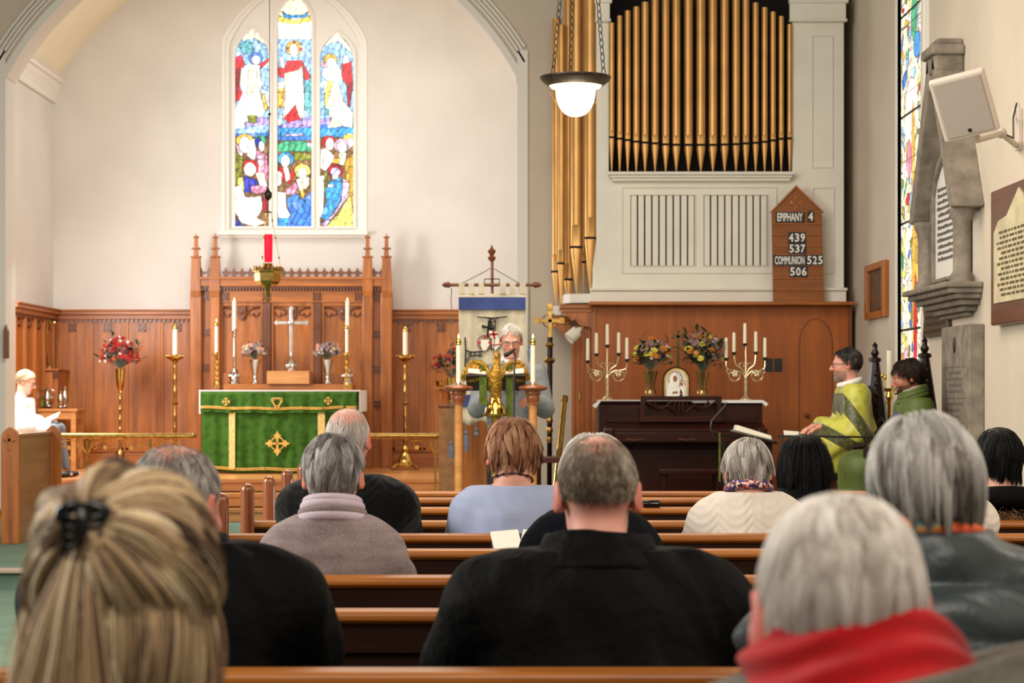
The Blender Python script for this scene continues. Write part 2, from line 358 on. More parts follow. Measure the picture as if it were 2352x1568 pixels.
# coordinates are those of a 1008 x 1568 drawing of the whole window, 2.8 units per source pixel
FIG = [
 ('sky', [(0,0),(1008,0),(1008,900),(0,900)]), ('blue', [(0,800),(1008,800),(1008,910),(0,910)]), ('sky', [(100,790),(330,800),(330,850),(100,860)]),
 # left light
 ('cream', [(150,260),(222,170),(300,260),(330,300),(240,245)]), ('teal', [(130,290),(200,250),(240,330),(170,350)]),
 ('red', [(112,370),(150,350),(172,400),(150,520),(112,610)]), ('red', [(255,420),(332,370),(325,400),(270,450)]), ('mar',[(112,440),(146,440),(140,600),(112,660)]), ('red', [(112,600),(180,560),(140,640),(112,660)]),
 ('w', [(150,440),(205,405),(270,420),(285,560),(330,640),(300,730),(250,800),(112,830),(112,700),(160,600),(140,540)]),
 ('cream', [(200,450),(250,440),(265,560),(190,620)]), ('pale', [(270,560),(332,590),(332,690),(280,640)]), ('gold', [(280,600),(300,600),(325,700),(300,710)]), ('blue', ell(245,375,45,42)), ('w', ell(247,385,28,30)),
 ('vio', [(170,790),(250,750),(332,760),(332,800),(180,815)]), ('olive', [(190,740),(250,740),(250,790),(200,790)]),
 ('brn', [(100,880),(332,880),(332,1455),(100,1455)]), ('olive', [(112,930),(165,960),(160,1120),(112,1200)]), ('pink', [(112,920),(150,900),(165,1010),(130,990)]),
 ('gold', ell(175,905,58,46)), ('w', ell(175,930,38,52)), ('w', [(195,900),(240,890),(250,980),(240,1040),(190,1000)]), ('grn', ell(275,905,38,40)), ('navy', ell(262,915,22,34)), ('w', ell(282,940,20,34)),
 ('rose', [(250,960),(320,1000),(330,1130),(300,1290),(262,1160)]), ('pink', [(245,990),(300,1000),(300,1090),(262,1100)]), ('red', ell(210,1075,54,50)), ('w', ell(207,1088,40,44)),
 ('navy', [(165,1130),(245,1150),(260,1180),(215,1240),(160,1225)]), ('rose', [(215,1195),(300,1190),(320,1215),(260,1250),(215,1230)]), ('cream', [(240,1110),(300,1110),(320,1200),(270,1190)]),
 ('yel', [(130,1140),(165,1140),(175,1300),(140,1340),(118,1240)]), ('w', [(112,1200),(150,1190),(180,1270),(280,1260),(290,1340),(250,1400),(310,1430),(240,1455),(150,1430),(112,1360)]), ('navy', [(112,1400),(165,1455),(112,1455)]), ('mar', [(290,1240),(330,1260),(330,1370),(285,1360)]),
 # centre light
 ('cream', [(372,-60),(612,-60),(612,100),(372,100)]), ('w', [(385,110),(605,110),(605,250),(385,250)]), ('yel', [(385,100),(500,130),(605,100),(605,135),(500,155),(385,140)]), ('azur', [(405,65),(455,95),(550,95),(580,70),(570,110),(440,118)]),
 ('sky', [(385,250),(605,250),(605,760),(385,760)]), ('gold', [(385,560),(430,540),(440,680),(385,700)]), ('w', [(385,530),(440,520),(440,560),(385,575)]), ('teal', [(560,480),(605,480),(605,740),(560,700)]),
 ('gold', ell(490,310,52,50)), ('red', [(484,262),(496,262),(496,300),(484,300)]), ('red', [(438,306),(452,306),(452,320),(438,320)]), ('red', [(528,306),(545,306),(545,320),(528,320)]), ('w', ell(489,322,28,42)),
 ('red', [(445,390),(540,385),(600,500),(560,520),(540,440),(450,520),(385,480),(385,430),(430,440)]), ('w', [(400,365),(425,370),(430,440),(405,430)]), ('cream', [(430,470),(520,450),(545,420),(560,760),(420,760),(430,560)]), ('w', [(440,490),(545,450),(560,650),(545,760),(430,745)]),
 ('red', [(425,760),(500,670),(520,740),(550,790),(500,830)]), ('w', [(385,770),(420,765),(410,800),(385,808)]), ('w', ell(510,785,14,16)), ('vio', [(410,800),(605,745),(605,810),(500,840),(420,830)]), ('azur', [(385,820),(605,820),(605,900),(385,900)]), ('lil', [(430,865),(540,855),(560,870),(430,875)]), ('blue',[(385,875),(605,875),(605,905),(385,905)]),
 ('brn', [(385,900),(605,900),(605,1455),(385,1455)]), ('grn', [(385,930),(430,905),(560,905),(605,940),(605,970),(385,975)]), ('olive', [(490,975),(605,990),(605,1030),(490,1030)]), ('lil', [(575,915),(605,915),(605,940),(575,940)]),
 ('azur', ell(438,1022,52,46)), ('w', ell(435,1035,30,40)), ('red', [(390,1080),(420,1070),(440,1150),(490,1080),(495,1130),(470,1180),(440,1170),(400,1150)]), ('w', [(420,1075),(455,1075),(470,1150),(440,1170)]),
 ('yel', ell(545,1100,52,48)), ('w', ell(545,1115,30,38)), ('w', [(385,1095),(415,1110),(410,1180),(385,1200)]), ('rose', [(440,1220),(500,1170),(520,1200),(490,1245),(440,1250)]), ('cream', [(500,1150),(590,1140),(585,1210),(530,1230)]),
 ('w', [(385,1230),(440,1240),(440,1330),(470,1380),(450,1400),(385,1410)]), ('blue', [(440,1280),(500,1240),(545,1280),(605,1230),(605,1455),(410,1455),(470,1390)]), ('azur', [(385,1400),(460,1400),(440,1455),(385,1455)]), ('gold',[(530,1230),(585,1200),(545,1285)]),
 # right light
 ('cream', [(680,300),(768,200),(850,300),(880,360),(770,260)]), ('gold', ell(725,385,46,40)), ('w', ell(730,405,34,34)), ('w', [(680,440),(760,400),(805,460),(800,520),(700,520),(668,480)]), ('red', [(800,400),(860,390),(868,540),(830,550),(795,490)]), ('mar', [(830,540),(872,520),(850,690),(835,690)]), ('pink', [(664,395),(700,410),(700,440),(664,425)]), ('w',[(810,350),(840,360),(850,400),(800,410)]),
 ('cream', [(680,520),(775,530),(810,650),(870,720),(870,820),(800,810),(700,830),(730,760),(690,690)]), ('w', [(740,640),(810,650),(870,720),(865,820),(800,810),(735,700)]), ('yel', [(710,520),(745,520),(720,610),(685,700),(690,600)]), ('teal',[(690,690),(720,690),(710,740),(690,740)]),
 ('vio', [(610,770),(735,755),(720,800),(660,800)]), ('azur', [(660,820),(875,820),(875,880),(660,880)]),
 ('brn', [(655,880),(880,880),(880,1455),(655,1455)]), ('red', ell(715,915,46,44)), ('w', ell(722,925,28,40)), ('yel', ell(845,885,38,28)), ('pink', ell(800,935,54,46)), ('w', ell(800,945,32,38)), ('w', ell(855,915,20,30)), ('w', [(660,960),(700,950),(750,1000),(740,1040),(690,1100),(660,1080)]), ('cream', [(780,980),(830,980),(820,1060),(780,1060)]),
 ('amb', [(815,1040),(875,970),(875,1350),(850,1370),(830,1200)]), ('gold', [(740,1020),(790,1010),(775,1060),(740,1060)]), ('mar', ell(757,1095,50,46)), ('lil', ell(757,1105,32,30)), ('w', [(740,1120),(780,1130),(770,1150),(735,1150)]), ('olive', [(680,1100),(705,1110),(700,1230),(680,1270)]), ('w', [(658,1130),(685,1130),(680,1400),(658,1400)]),
 ('azur', [(720,1165),(790,1140),(805,1200),(790,1290),(740,1370),(700,1420),(665,1400),(700,1290),(690,1230)]), ('w', [(708,1185),(745,1185),(745,1200),(708,1200)]), ('lil', [(805,1140),(850,1180),(840,1260),(770,1360),(700,1455),(665,1440),(740,1380),(795,1290)]), ('yel', [(850,1250),(875,1370),(875,1455),(700,1455),(780,1370)]),
]
def glass_light(poly, base, cell, fig, hbars, name, z, parent, mat, px=0.9, S2=2.8, OX=500):
    xs = [p[0] for p in poly]; ys = [p[1] for p in poly]
    nx = int((max(xs)-min(xs))/px)+1; ny = int((max(ys)-min(ys))/px)+1
    gx = min(xs)+np.arange(nx+1)*px; gy = min(ys)+np.arange(ny+1)*px
    X, Y = np.meshgrid((gx[:-1]+gx[1:])/2, (gy[:-1]+gy[1:])/2); ins = inpoly(X, Y, poly)
    U = (X-OX)*S2; V = Y*S2
    idx = np.full(U.shape, -1)
    for k, (c, p) in enumerate(fig): idx[inpoly(U, V, p)] = k
    ctab = np.array([G[c] for c, _ in fig] + [G[base]]); rgb = ctab[idx]
    d1, d2, cid = worley(U+8*np.sin(V/31), V+8*np.sin(U/27), cell, 3.3)
    rgb = rgb*(0.72+0.5*cid[..., None])
    fold = 0.5+0.5*np.sin(U*0.16+V*0.05+idx*2.1+1.5*np.sin(V*0.045)); rgb = rgb**1.25*(0.62+0.5*fold[..., None])
    rgb = rgb + 0.25*(cid[..., None] > 0.8)*rgb[..., ::-1]*0.3
    lead = (d2-d1) < 3.0; wh = np.isin(idx, [k for k, (c, _) in enumerate(fig) if c in ('w', 'cream')]); lead &= ~wh | ((d2-d1) < 1.2)
    e = np.zeros(U.shape, bool); e[:, 1:] |= idx[:, 1:] != idx[:, :-1]; e[1:] |= idx[1:] != idx[:-1]; e[:, :-1] |= e[:, 1:]; lead |= e
    for hb in hbars: lead |= np.abs(V-hb) < 2.2
    fl_ = wh & (np.abs(np.sin(U*0.085+2.2*np.sin(V*0.021+idx))) < 0.10) & (np.sin(V*0.06+U*0.03) > -0.4); rgb = np.where(fl_[..., None], rgb*np.array([0.34, 0.28, 0.12]), rgb)
    rgb = np.clip(rgb, 0.01, 1.4); rgb = np.where(lead[..., None], 0.012+0.12*rgb, rgb)
    fi, fj = np.nonzero(ins); vid = np.full((ny+1, nx+1), -1)
    q = np.stack([fi*(nx+1)+fj, fi*(nx+1)+fj+1, (fi+1)*(nx+1)+fj+1, (fi+1)*(nx+1)+fj], 1)
    used, inv = np.unique(q.ravel(), return_inverse=True); q = inv.reshape(-1, 4)
    vy = used//(nx+1); vx = used % (nx+1)
    co_ = z(gx[vx], gy[vy])
    me = bpy.data.meshes.new(name); me.vertices.add(len(used)); me.vertices.foreach_set('co', co_.astype(np.float32).ravel())
    me.loops.add(len(q)*4); me.loops.foreach_set('vertex_index', q.ravel().astype(np.int32)); me.polygons.add(len(q)); me.polygons.foreach_set('loop_start', np.arange(0, len(q)*4, 4, dtype=np.int32))
    me.update(calc_edges=True)
    at = me.color_attributes.new('Col', 'FLOAT_COLOR', 'CORNER'); c4 = np.ones((len(q), 4, 4), np.float32); c4[..., :3] = rgb[fi, fj][:, None, :]
    at.data.foreach_set('color', c4.ravel()); me.materials.append(mat)
    o = bpy.data.objects.new(name, me); COL.objects.link(o); o.parent = parent; return o
M['stained'] = attrmat('stained_glass', 0.3, 0.3, emis=1.0)
def lancet(x0, x1, yb, ys, yt, n=8):
    # pointed-arch outline in source pixels
    c = (x0+x1)/2; L = [(x0, yb), (x0, ys)]
    for i in range(1, n+1):
        t = i/n; L.append((x0+(c-x0)*(1-cos(t*PI/2)**1.0 if False else t**1.55), ys+(yt-ys)*(t**0.8)))
    return L + [(x0+x1-a_, b_) for a_, b_ in L[::-1][1:]]
LN = [lancet(540, 618, 520, 130, 66), lancet(637, 716, 520, 52, -14), lancet(735, 812, 520, 132, 74)]
w1 = bpy.data.objects.new('window_1', None); COL.objects.link(w1); w1['kind'] = 'structure'
for L, hb in zip(LN, ([718, 1027, 1247], [590, 1202], [680, 1167])):
    glass_light(L, 'sky', 46, FIG, hb, 'stained_glass', lambda x, y: np.stack([WX(x, CB+0.16), np.full(len(x), CB+0.16), WZ(y, CB+0.16)], 1), w1, M['stained'])
tp = MB(); tp.plate(pj([(x*0.98+676*0.02, y*0.98+6) for x, y in ol], CB+0.12), [pj(L, CB+0.12) for L in LN], CB+0.10, CB+0.15)
for L in LN:    # raised mouldings round each light
    c = (L[0][0]+L[-1][0])/2; L2 = [(c+(x-c)*1.16, y-5 if y < 500 else y+4) for x, y in L]; tp.plate(pj(L2, CB+0.1), [pj(L, CB+0.1)], CB+0.07, CB+0.1)
child(w1, 'tracery', tp, 'trim_white')
fr = MB(); o2 = [(676+(x-676)*1.0, y) for x, y in ol]; o3 = [(676+(x-676)*0.955, y+4 if y < 500 else y-4) for x, y in ol]; o4 = [(676+(x-676)*0.905, y+9 if y < 500 else y-8) for x, y in ol]
fr.plate(pj(o2, CB), [pj(o3, CB)], CB-0.012, CB+0.12); fr.plate(pj(o3, CB), [pj(o4, CB)], CB+0.03, CB+0.12)
child(w1, 'window_frame', fr, 'trim_white')
sl = MB(); a_ = W(503, 532, CB); b_ = W(846, 541, CB); sl.box(a_[0], b_[0], CB-0.1, CB+0.1, b_[2], a_[2]); sl.box(a_[0]+0.03, b_[0]-0.03, CB-0.05, CB+0.05, b_[2]-0.03, b_[2])
child(w1, 'window_sill', sl, 'trim_white', bev=0.008)
# side lancet: abstract leaded figures seen almost edge-on
w2 = bpy.data.objects.new('window_2', None); COL.objects.link(w2); w2['kind'] = 'structure'
LO = [((a_-LZ0)*190+10, (6.2-b_)*190) for a_, b_ in lo]
rr = random.Random(5); F2 = []; cs = ['cream', 'yel', 'w', 'sky', 'grn', 'red', 'gold', 'cream', 'w', 'w', 'pink', 'olive', 'blue', 'yel']
for k in range(420):
    cx = rr.uniform(0, 560); cy = rr.uniform(0, 2900); F2.append((rr.choice(cs), ell(cx, cy, rr.uniform(10, 34), rr.uniform(20, 70), 6, rr.uniform(0, 3))))
F2 += [('blue', ell(250, 760, 60, 90, 9)), ('grn', ell(270, 880, 70, 120, 9)), ('azur', ell(200, 1020, 90, 60, 9)), ('gold', ell(250, 2000, 70, 300, 9)), ('red', ell(240, 2250, 40, 250, 9)), ('w', ell(330, 1300, 150, 160, 9)), ('rose', ell(380, 1500, 60, 90, 9)), ('gold', ell(290, 1450, 40, 200, 9))]
glass_light(LO, 'cream', 60, F2, [300*k for k in range(1, 10)], 'stained_glass', lambda x, y: np.stack([np.full(len(x), NX+0.003), (x-10)/190+LZ0, 6.2-y/190], 1), w2, M['stained'], px=1.2, OX=0)
gb = MB()
for hz in (1.35, 1.95, 2.85, 3.75, 4.6, 5.3): gb.box(NX+0.0, NX+0.018, LZ0, LZ1, hz, hz+0.02)
child(w2, 'glazing_bar', gb, 'iron')
# small window of the chancel's left wall, the one the sun comes in by
# ---------------------------------------------------------------- panelling
def rosette(mb, u, w_, s, fn, d=0.0):
    # square carved boss: frame, four lobes and a bud
    for a, b, c2, e in ((-s, s, -s, -s*0.72), (-s, s, s*0.72, s), (-s, -s*0.72, -s, s), (s*0.72, s, -s, s)):
        mb.prism([(u+a, w_+c2), (u+b, w_+c2), (u+b, w_+e), (u+a, w_+e)], d-0.022, d, fn)
    for i in range(4):
        a = PI/4+i*PI/2; mb.prism([(u+cos(a)*s*0.42+s*0.3*cos(t), w_+sin(a)*s*0.42+s*0.3*sin(t)) for t in [2*PI*k/8 for k in range(8)]], d-0.018, d, fn)
    mb.prism([(u+s*0.22*cos(t), w_+s*0.22*sin(t)) for t in [2*PI*k/8 for k in range(8)]], d-0.03, d, fn)
def tracery_hooks(mb, u0, u1, w_, fn, d):
    # cusped, scrolled panel head: two hooks curling in from the stiles
    h = (u1-u0)
    for s_, u in ((1, u0), (-1, u1)):
        pts = [(u, w_)]
        for k in range(13):
            t = k/12; a = -PI/2+t*PI*1.6; r = 0.14*h*(1-0.45*t); pts.append((u+s_*(0.20*h+r*sin(a)*0+0.14*h*cos(PI-t*PI*1.5)*(1-0.4*t)), w_-0.16*h-0.13*h*sin(t*PI*1.5)*(1-0.3*t)))
        mb.tube([fn(a_, d-0.008, b_) for a_, b_ in pts], 0.010, 6)
def panelling(name, u0, u1, z0, z1, stiles, bosses, fn):
    root = bpy.data.objects.new(name, None); COL.objects.link(root); root['kind'] = 'structure'
    m = MB(); m.prism([(u0, z0), (u1, z0), (u1, z1), (u0, z1)], -0.03, 0.0, fn); child(root, 'panel_board', m, 'oak')
    m = MB(); zr = z1-0.10
    m.prism([(u0, zr), (u1, zr), (u1, zr+0.055), (u0, zr+0.055)], -0.075, 0, fn); m.prism([(u0, zr+0.055), (u1, zr+0.055), (u1, z1), (u0, z1)], -0.11, 0, fn); m.prism([(u0, z1), (u1, z1), (u1, z1+0.02), (u0, z1+0.02)], -0.13, 0, fn)
    child(root, 'cap_rail', m, 'oak_x', bev=0.006)
    m = MB(); n = int((u1-u0)/0.055)
    for i in range(n): a = u0+(i+0.5)*(u1-u0)/n; m.prism([(a-0.014, zr-0.035), (a+0.014, zr-0.035), (a+0.014, zr), (a-0.014, zr)], -0.06, 0, fn)
    child(root, 'dentil_moulding', m, 'oak_dark')
    for s_ in stiles:
        m = MB(); m.prism([(s_-0.045, z0+0.2), (s_+0.045, z0+0.2), (s_+0.045, zr-0.03), (s_-0.045, zr-0.03)], -0.05, 0, fn); m.prism([(s_-0.015, z0+0.2), (s_+0.015, z0+0.2), (s_+0.015, zr-0.03), (s_-0.015, zr-0.03)], -0.06, 0, fn); child(root, 'stile', m, 'oak', bev=0.004)
    m = MB(); m.prism([(u0, z0), (u1, z0), (u1, z0+0.16), (u0, z0+0.16)], -0.06, 0, fn); m.prism([(u0, z0+0.18), (u1, z0+0.18), (u1, z0+0.24), (u0, z0+0.24)], -0.05, 0, fn); child(root, 'bottom_rail', m, 'oak_x', bev=0.005)
    for b in bosses:
        m = MB(); rosette(m, b, zr-0.10, 0.045, fn, -0.03); child(root, 'rosette', m, 'oak_dark')
    return root
wx = lambda p: WX(p, CB)
bk = lambda u, d, w_: (u, CB+d, w_)
panelling('wall_panelling_back_left', CX0, wx(447), DH, 2.43, [wx(p) for p in (136, 207, 288, 368, 438)], [wx(p) for p in (168, 248, 328, 409)], bk)
panelling('wall_panelling_back_right', wx(890), CX1, DH, 2.43, [wx(p) for p in (900, 970, 1052, 1135)], [wx(p) for p in (935, 1013, 1090)], bk)
lf = lambda u, d, w_: (CX0-d, u, w_)
panelling('wall_panelling_left', 23.15, CB-0.05, DH, 2.43, [23.3, 23.8, 24.3, 24.8, 25.3], [23.55, 24.05, 24.55, 25.05], lf)
# ================================================================== REREDOS
ZR = 25.15; sx = lambda p: WX(p, ZR); sz = lambda p: WZ(p, ZR)
T = Thing('reredos', 'carved oak altar screen with four tall pinnacles and pointed cresting', 'altar screen', (sx(668), ZR, DH))
fnr = lambda u, d, w_: (u, ZR+d, w_)
T.add('back_board', MB().box(sx(452), sx(886), ZR+0.06, CB-0.02, DH, sz(640)), 'oak')
for px in (451, 495, 845, 888):
    m = MB(); hw = 0.068 if px in (451, 888) else 0.06
    m.box(sx(px)-hw, sx(px)+hw, ZR-0.06, ZR+0.1, DH, sz(672)); p = T.add('post', m, 'oak', bev=0.01)
    m = MB(); x = sx(px); y = ZR-0.02
    m.lathe([(0.072, sz(682)), (0.088, sz(668)), (0.084, sz(640)), (0.07, sz(595)), (0.066, sz(592)), (0.04, sz(588)), (0.026, sz(545)), (0.012, sz(541)), (0.0, sz(535))], (x, y, 0), 4, sq=True)
    for h, s_ in ((590, 0.05), (571, 0.038), (545, 0.02)):
        for k in range(4):
            a = k*PI/2; m.ball((x+cos(a)*s_, y+sin(a)*s_, sz(h)), (0.018, 0.018, 0.014), 6, 4)
        m.box(x-s_, x+s_, y-s_, y+s_, sz(h)-0.006, sz(h)+0.006)
    T.add('pinnacle', m, 'oak')
m = MB(); m.box(sx(460), sx(884), ZR-0.06, ZR+0.12, sz(658), sz(640)); m.box(sx(458), sx(886), ZR-0.085, ZR+0.12, sz(642), sz(636)); T.add('beam', m, 'oak_x', bev=0.006)
m = MB()
for i in range(58):
    if True: a = sx(462)+(sx(881)-sx(462))*(i+0.5)/58; m.box(a-0.012, a+0.012, ZR-0.04, ZR+0.06, sz(668), sz(661))
m.box(sx(460), sx(884), ZR-0.02, ZR+0.06, sz(661), sz(658)); T.add('dentil_moulding', m, 'oak_dark')
m = MB()
x = 462
while x < 884:
    if abs(x-495) > 8 and abs(x-845) > 8:
        c = sx(x); b = sz(637); h = sz(614)-b
        sh = [(-0.028, 0), (-0.018, 0.03), (-0.04, 0.045), (-0.044, 0.07), (-0.02, 0.075), (0, h), (0.02, 0.075), (0.044, 0.07), (0.04, 0.045), (0.018, 0.03), (0.028, 0)]
        m.prism([(c+a_, b+d_) for a_, d_ in sh], -0.03, 0.02, fnr)
        m.tube([fnr(c+0.05+0.045*cos(t), -0.005, b+0.012+0.04*sin(t)) for t in [PI*k/8 for k in range(9)]], 0.008, 5)
    x += 18.9
T.add('cresting', m, 'oak_dark')
m = MB(); m.box(sx(500), sx(840), ZR+0.0, ZR+0.07, sz(694), sz(668)); T.add('frieze', m, 'oak_x')
for px in (517, 612, 728, 824):
    m = MB(); rosette(m, sx(px), sz(681), 0.045, fnr, 0.0); T.add('rosette', m, 'oak_dark')
for px, ys in ((473, (681, 763, 844, 925)), (866, (683, 767, 848, 928))):
    m = MB(); m.box(sx(px-13), sx(px+13), ZR+0.03, ZR+0.07, DH, sz(668)); m.box(sx(px-9), sx(px-7), ZR+0.01, ZR+0.07, DH, sz(672)); m.box(sx(px+7), sx(px+9), ZR+0.01, ZR+0.07, DH, sz(672)); T.add('side_strip', m, 'oak')
    for yy in ys: m = MB(); rosette(m, sx(px), sz(yy), 0.04, fnr, 0.03); T.add('rosette', m, 'oak_dark')
for a, b in ((505, 604), (622, 720), (738, 836)):
    m = MB(); o = [(sx(a), sz(900)), (sx(b), sz(900)), (sx(b), sz(694)), (sx(a), sz(694))]; i_ = [(sx(a+6), sz(856)), (sx(b-6), sz(856)), (sx(b-6), sz(703)), (sx(a+6), sz(703))]
    m.plate(o, [i_], 0.02, 0.07, fnr); T.add('panel_frame', m, 'oak', bev=0.006)
    # cusped tracery head: shield in the middle, scrolls curling from either side
    m = MB()
    for s_, e in ((1, a+8), (-1, b-8)):
        pts = [(sx(e), sz(706)), (sx(e+s_*16), sz(708)), (sx(e+s_*26), sz(714)), (sx(e+s_*25), sz(721)), (sx(e+s_*18), sz(723)), (sx(e+s_*14), sz(718))]
        m.tube([fnr(u, 0.05, w_) for u, w_ in pts], [0.012, 0.014, 0.013, 0.012, 0.011, 0.008], 6)
        pts = [(sx(e), sz(716)), (sx(e+s_*5), sz(725)), (sx(e+s_*12), sz(727)), (sx(e+s_*13), sz(721))]
        m.tube([fnr(u, 0.05, w_) for u, w_ in pts], 0.010, 6)
    T.add('panel_tracery', m, 'oak_dark', smooth=True)
    m = MB(); c = (a+b)/2
    m.prism([(sx(c+u), sz(w_)) for u, w_ in ((-9, 704), (9, 704), (10, 722), (5, 732), (0, 736), (-5, 732), (-10, 722))], 0.015, 0.06, fnr)
    m.ball(fnr(sx(c), 0.01, sz(716)), (0.03, 0.014, 0.035), 10, 6); T.add('shield', m, 'oak_dark', bev=0.004)
for px in (613, 729):
    m = MB(); m.box(sx(px-8), sx(px+8), ZR-0.005, ZR+0.05, DH, sz(696))
    for k in range(26): h = sz(705)-k*0.031; m.cbox((sx(px), ZR-0.008, h), (0.045, 0.016, 0.014), Matrix.Rotation(0.5, 3, 'Y'))
    T.add('rope_stile', m, 'oak_dark')
# retable shelf behind the altar with the stepped plinth of the cross
ZA = 23.25
def tw(px, py, z): return W(px, py, z)
T = Thing('retable', 'plain oak shelf behind the altar with a stepped block in its middle', 'shelf', (WX(668, 24.7), 24.7, DH))
m = MB(); m.box(WX(517, 24.7), WX(812, 24.7), 24.55, 24.95, DH, WZ(882, 24.7)); T.add('shelf', m, 'oak_x', bev=0.008)
m = MB(); m.box(WX(617, 24.7), WX(714, 24.7), 24.5, 24.95, WZ(882, 24.7), WZ(852, 24.7)); T.add('plinth', m, 'oak_light', bev=0.005)
# ================================================================== ALTAR
ax0, ax1 = WX(464, ZA), WX(822, ZA); az = WZ(897, ZA); ayb = 24.35
T = Thing('altar', 'oak altar table under a white cloth and green hangings', 'altar', ((ax0+ax1)/2, ZA, DH))
m = MB(); m.box(ax0+0.03, ax1-0.03, ZA+0.03, ayb, DH, az-0.012); T.add('altar_body', m, 'oak_x')
def drape(x0, x1, z0f, z1f, y, nx, nz, amp, freq, ph=0):
    v = []; f = []
    for j in range(nz+1):
        for i in range(nx+1):
            u = i/nx; w_ = j/nz; x = x0+(x1-x0)*u; zb = z0f(u); zt = z1f(u)
            v.append((x, y-amp*(0.3+0.7*(1-w_))*(sin(freq*u+ph)+0.6*sin(freq*2.3*u+1.3+ph))*0.5, zb+(zt-zb)*w_))
    for j in range(nz):
        for i in range(nx): a = j*(nx+1)+i; f.append((a, a+1, a+nx+2, a+nx+1))
    n = len(v); v2 = [(p[0], p[1]+0.012, p[2]) for p in v]; m = MB(); m.add(v+v2, f+[tuple(k+n for k in q)[::-1] for q in f])
    for i in range(nx): m.f.append((i+1, i, i+n, i+1+n)); a = nz*(nx+1)+i; m.f.append((a, a+1, a+1+n, a+n))
    return m
def damask(name, base, dark):
    m_, nt, b = newmat(name); v = coords(nt, (1, 1, 1)); vo = nd(nt, 'ShaderNodeTexVoronoi'); vo.inputs['Scale'].default_value = 14; nt.links.new(v, vo.inputs['Vector'])
    n2 = noise(nt, v, 60, 2); mx = nd(nt, 'ShaderNodeMath', operation='MULTIPLY'); nt.links.new(vo.outputs['Distance'], mx.inputs[0]); nt.links.new(n2, mx.inputs[1])
    nt.links.new(ramp(nt, mx.outputs[0], [(0.12, dark), (0.3, base)]), b.inputs['Base Color']); b.inputs['Roughness'].default_value = 0.65; b.inputs['Specular IOR Level'].default_value = 0.15
    return m_
M['green_damask'] = damask('green_damask', (60, 100, 30), (46, 84, 24)); M['gold_cloth'] = plain('gold_embroidery', (226, 176, 84), 0.5, var=0.12, vscale=30)
M['gold_stripe'] = plain('gold_brocade', (224, 190, 118), 0.6, var=0.15, vscale=40)
fr = Thing('altar_frontal', 'green damask altar frontal with gold bands and a gold cross', 'altar cloth', ((ax0+ax1)/2, ZA-0.03, DH))
zb = WZ(1083, ZA); zt = WZ(944, ZA); dip = lambda u: zb-0.012+0.02*abs(2*u-1)**2+0.006*sin(u*19)
fr.add('cloth', drape(ax0, ax1, dip, lambda u: zt+0.1, ZA-0.022, 120, 10, 0.025, 34), 'green_damask', smooth='all')
for a, b in ((527, 541), (731, 747)):
    fr.add('gold_band', MB().box(WX(a, ZA), WX(b, ZA), ZA-0.052, ZA-0.034, zb+0.03, zt+0.05), 'gold_stripe')
m = MB()
for o_ in (0.012, 0.03): m.tube([(ax0+(ax1-ax0)*i/60, ZA-0.036, dip(i/60)+o_+0.02) for i in range(61)], 0.006, 6)
fr.add('gold_braid', m, 'gold_cloth')
m = MB(); cx, _, cz = W(638, 1018, ZA); ff = lambda u, d, w_: (cx+u, ZA-0.04+d, cz+w_); k = S(1, ZA)
for i in range(4):
    c_, s_ = cos(i*PI/2), sin(i*PI/2); arm = [(-2, 0), (-2.5, 12), (-9, 19), (-4, 21), (0, 29), (4, 21), (9, 19), (2.5, 12), (2, 0)]
    m.prism([((x*c_-y*s_)*k, (x*s_+y*c_)*k) for x, y in arm], -0.010, 0, ff)
n = 40; o_ = [(16*k*cos(2*PI*i/n), 16*k*sin(2*PI*i/n)) for i in range(n)]; i_ = [(x*0.86, y*0.86) for x, y in o_]; m.plate(o_, [i_], -0.013, 0, ff)
fr.add('gold_cross', m, 'gold_cloth')
sf = Thing('altar_superfrontal', 'short green altar valance embroidered with two crosses and a ring knot', 'altar cloth', ((ax0+ax1)/2, ZA-0.05, az))
zt2 = WZ(897, ZA); zb2 = WZ(938, ZA); dp = lambda u: zb2-0.03*sin(PI*u)**2*0+0.004*sin(u*23)-0.015*sin(PI*u)
sf.add('cloth', drape(ax0-0.01, ax1-0.01, dp, lambda u: zt2-0.012+0*u, ZA-0.06, 120, 6, 0.02, 41, 1.2), 'green_damask', smooth='all')
m = MB()
for o_ in (0.008, 0.024): m.tube([(ax0-0.01+(ax1-ax0)*i/60, ZA-0.07-0.004*sin(i), dp(i/60)+o_) for i in range(61)], 0.006, 6)
sf.add('gold_braid', m, 'gold_cloth')
m = MB(); m.add(*(lambda d: (d.v, d.f))(drape(ax0-0.01, ax1-0.01, lambda u: dp(u)-0.035, lambda u: dp(u)+0.004, ZA-0.063, 240, 1, 0.02, 41, 1.2))); sf.add('fringe', m, 'green_damask')
for px, py in ((521, 922), (755, 920)):
    m = MB(); cx, _, cz = W(px, py, ZA); ff = lambda u, d, w_: (cx+u, ZA-0.078+d, cz+w_)
    for i in range(4):
        c_, s_ = cos(i*PI/2), sin(i*PI/2); arm = [(-1, 0), (-1, 5), (-4, 6), (-4, 8), (-1, 8), (0, 10), (1, 8), (4, 8), (4, 6), (1, 5), (1, 0)]
        m.prism([((x*c_-y*s_)*k, (x*s_+y*c_)*k) for x, y in arm], -0.006, 0, ff)
    sf.add('embroidered_cross', m, 'gold_cloth')
m = MB(); cx, _, cz = W(638, 923, ZA)
m.tube([(cx+9.0*k*cos(a), ZA-0.08, cz+9.0*k*sin(a)) for a in [2*PI*i/30 for i in range(30)]], 0.006, 6, True)
m.tube([(cx+(11-3.5*cos(3*a))*k*sin(a)*0.95, ZA-0.084, cz+(11-3.5*cos(3*a))*k*cos(a)*0.95) for a in [2*PI*i/48+PI/3*0 for i in range(48)]], 0.005, 6, True)
sf.add('embroidered_knot', m, 'gold_cloth')
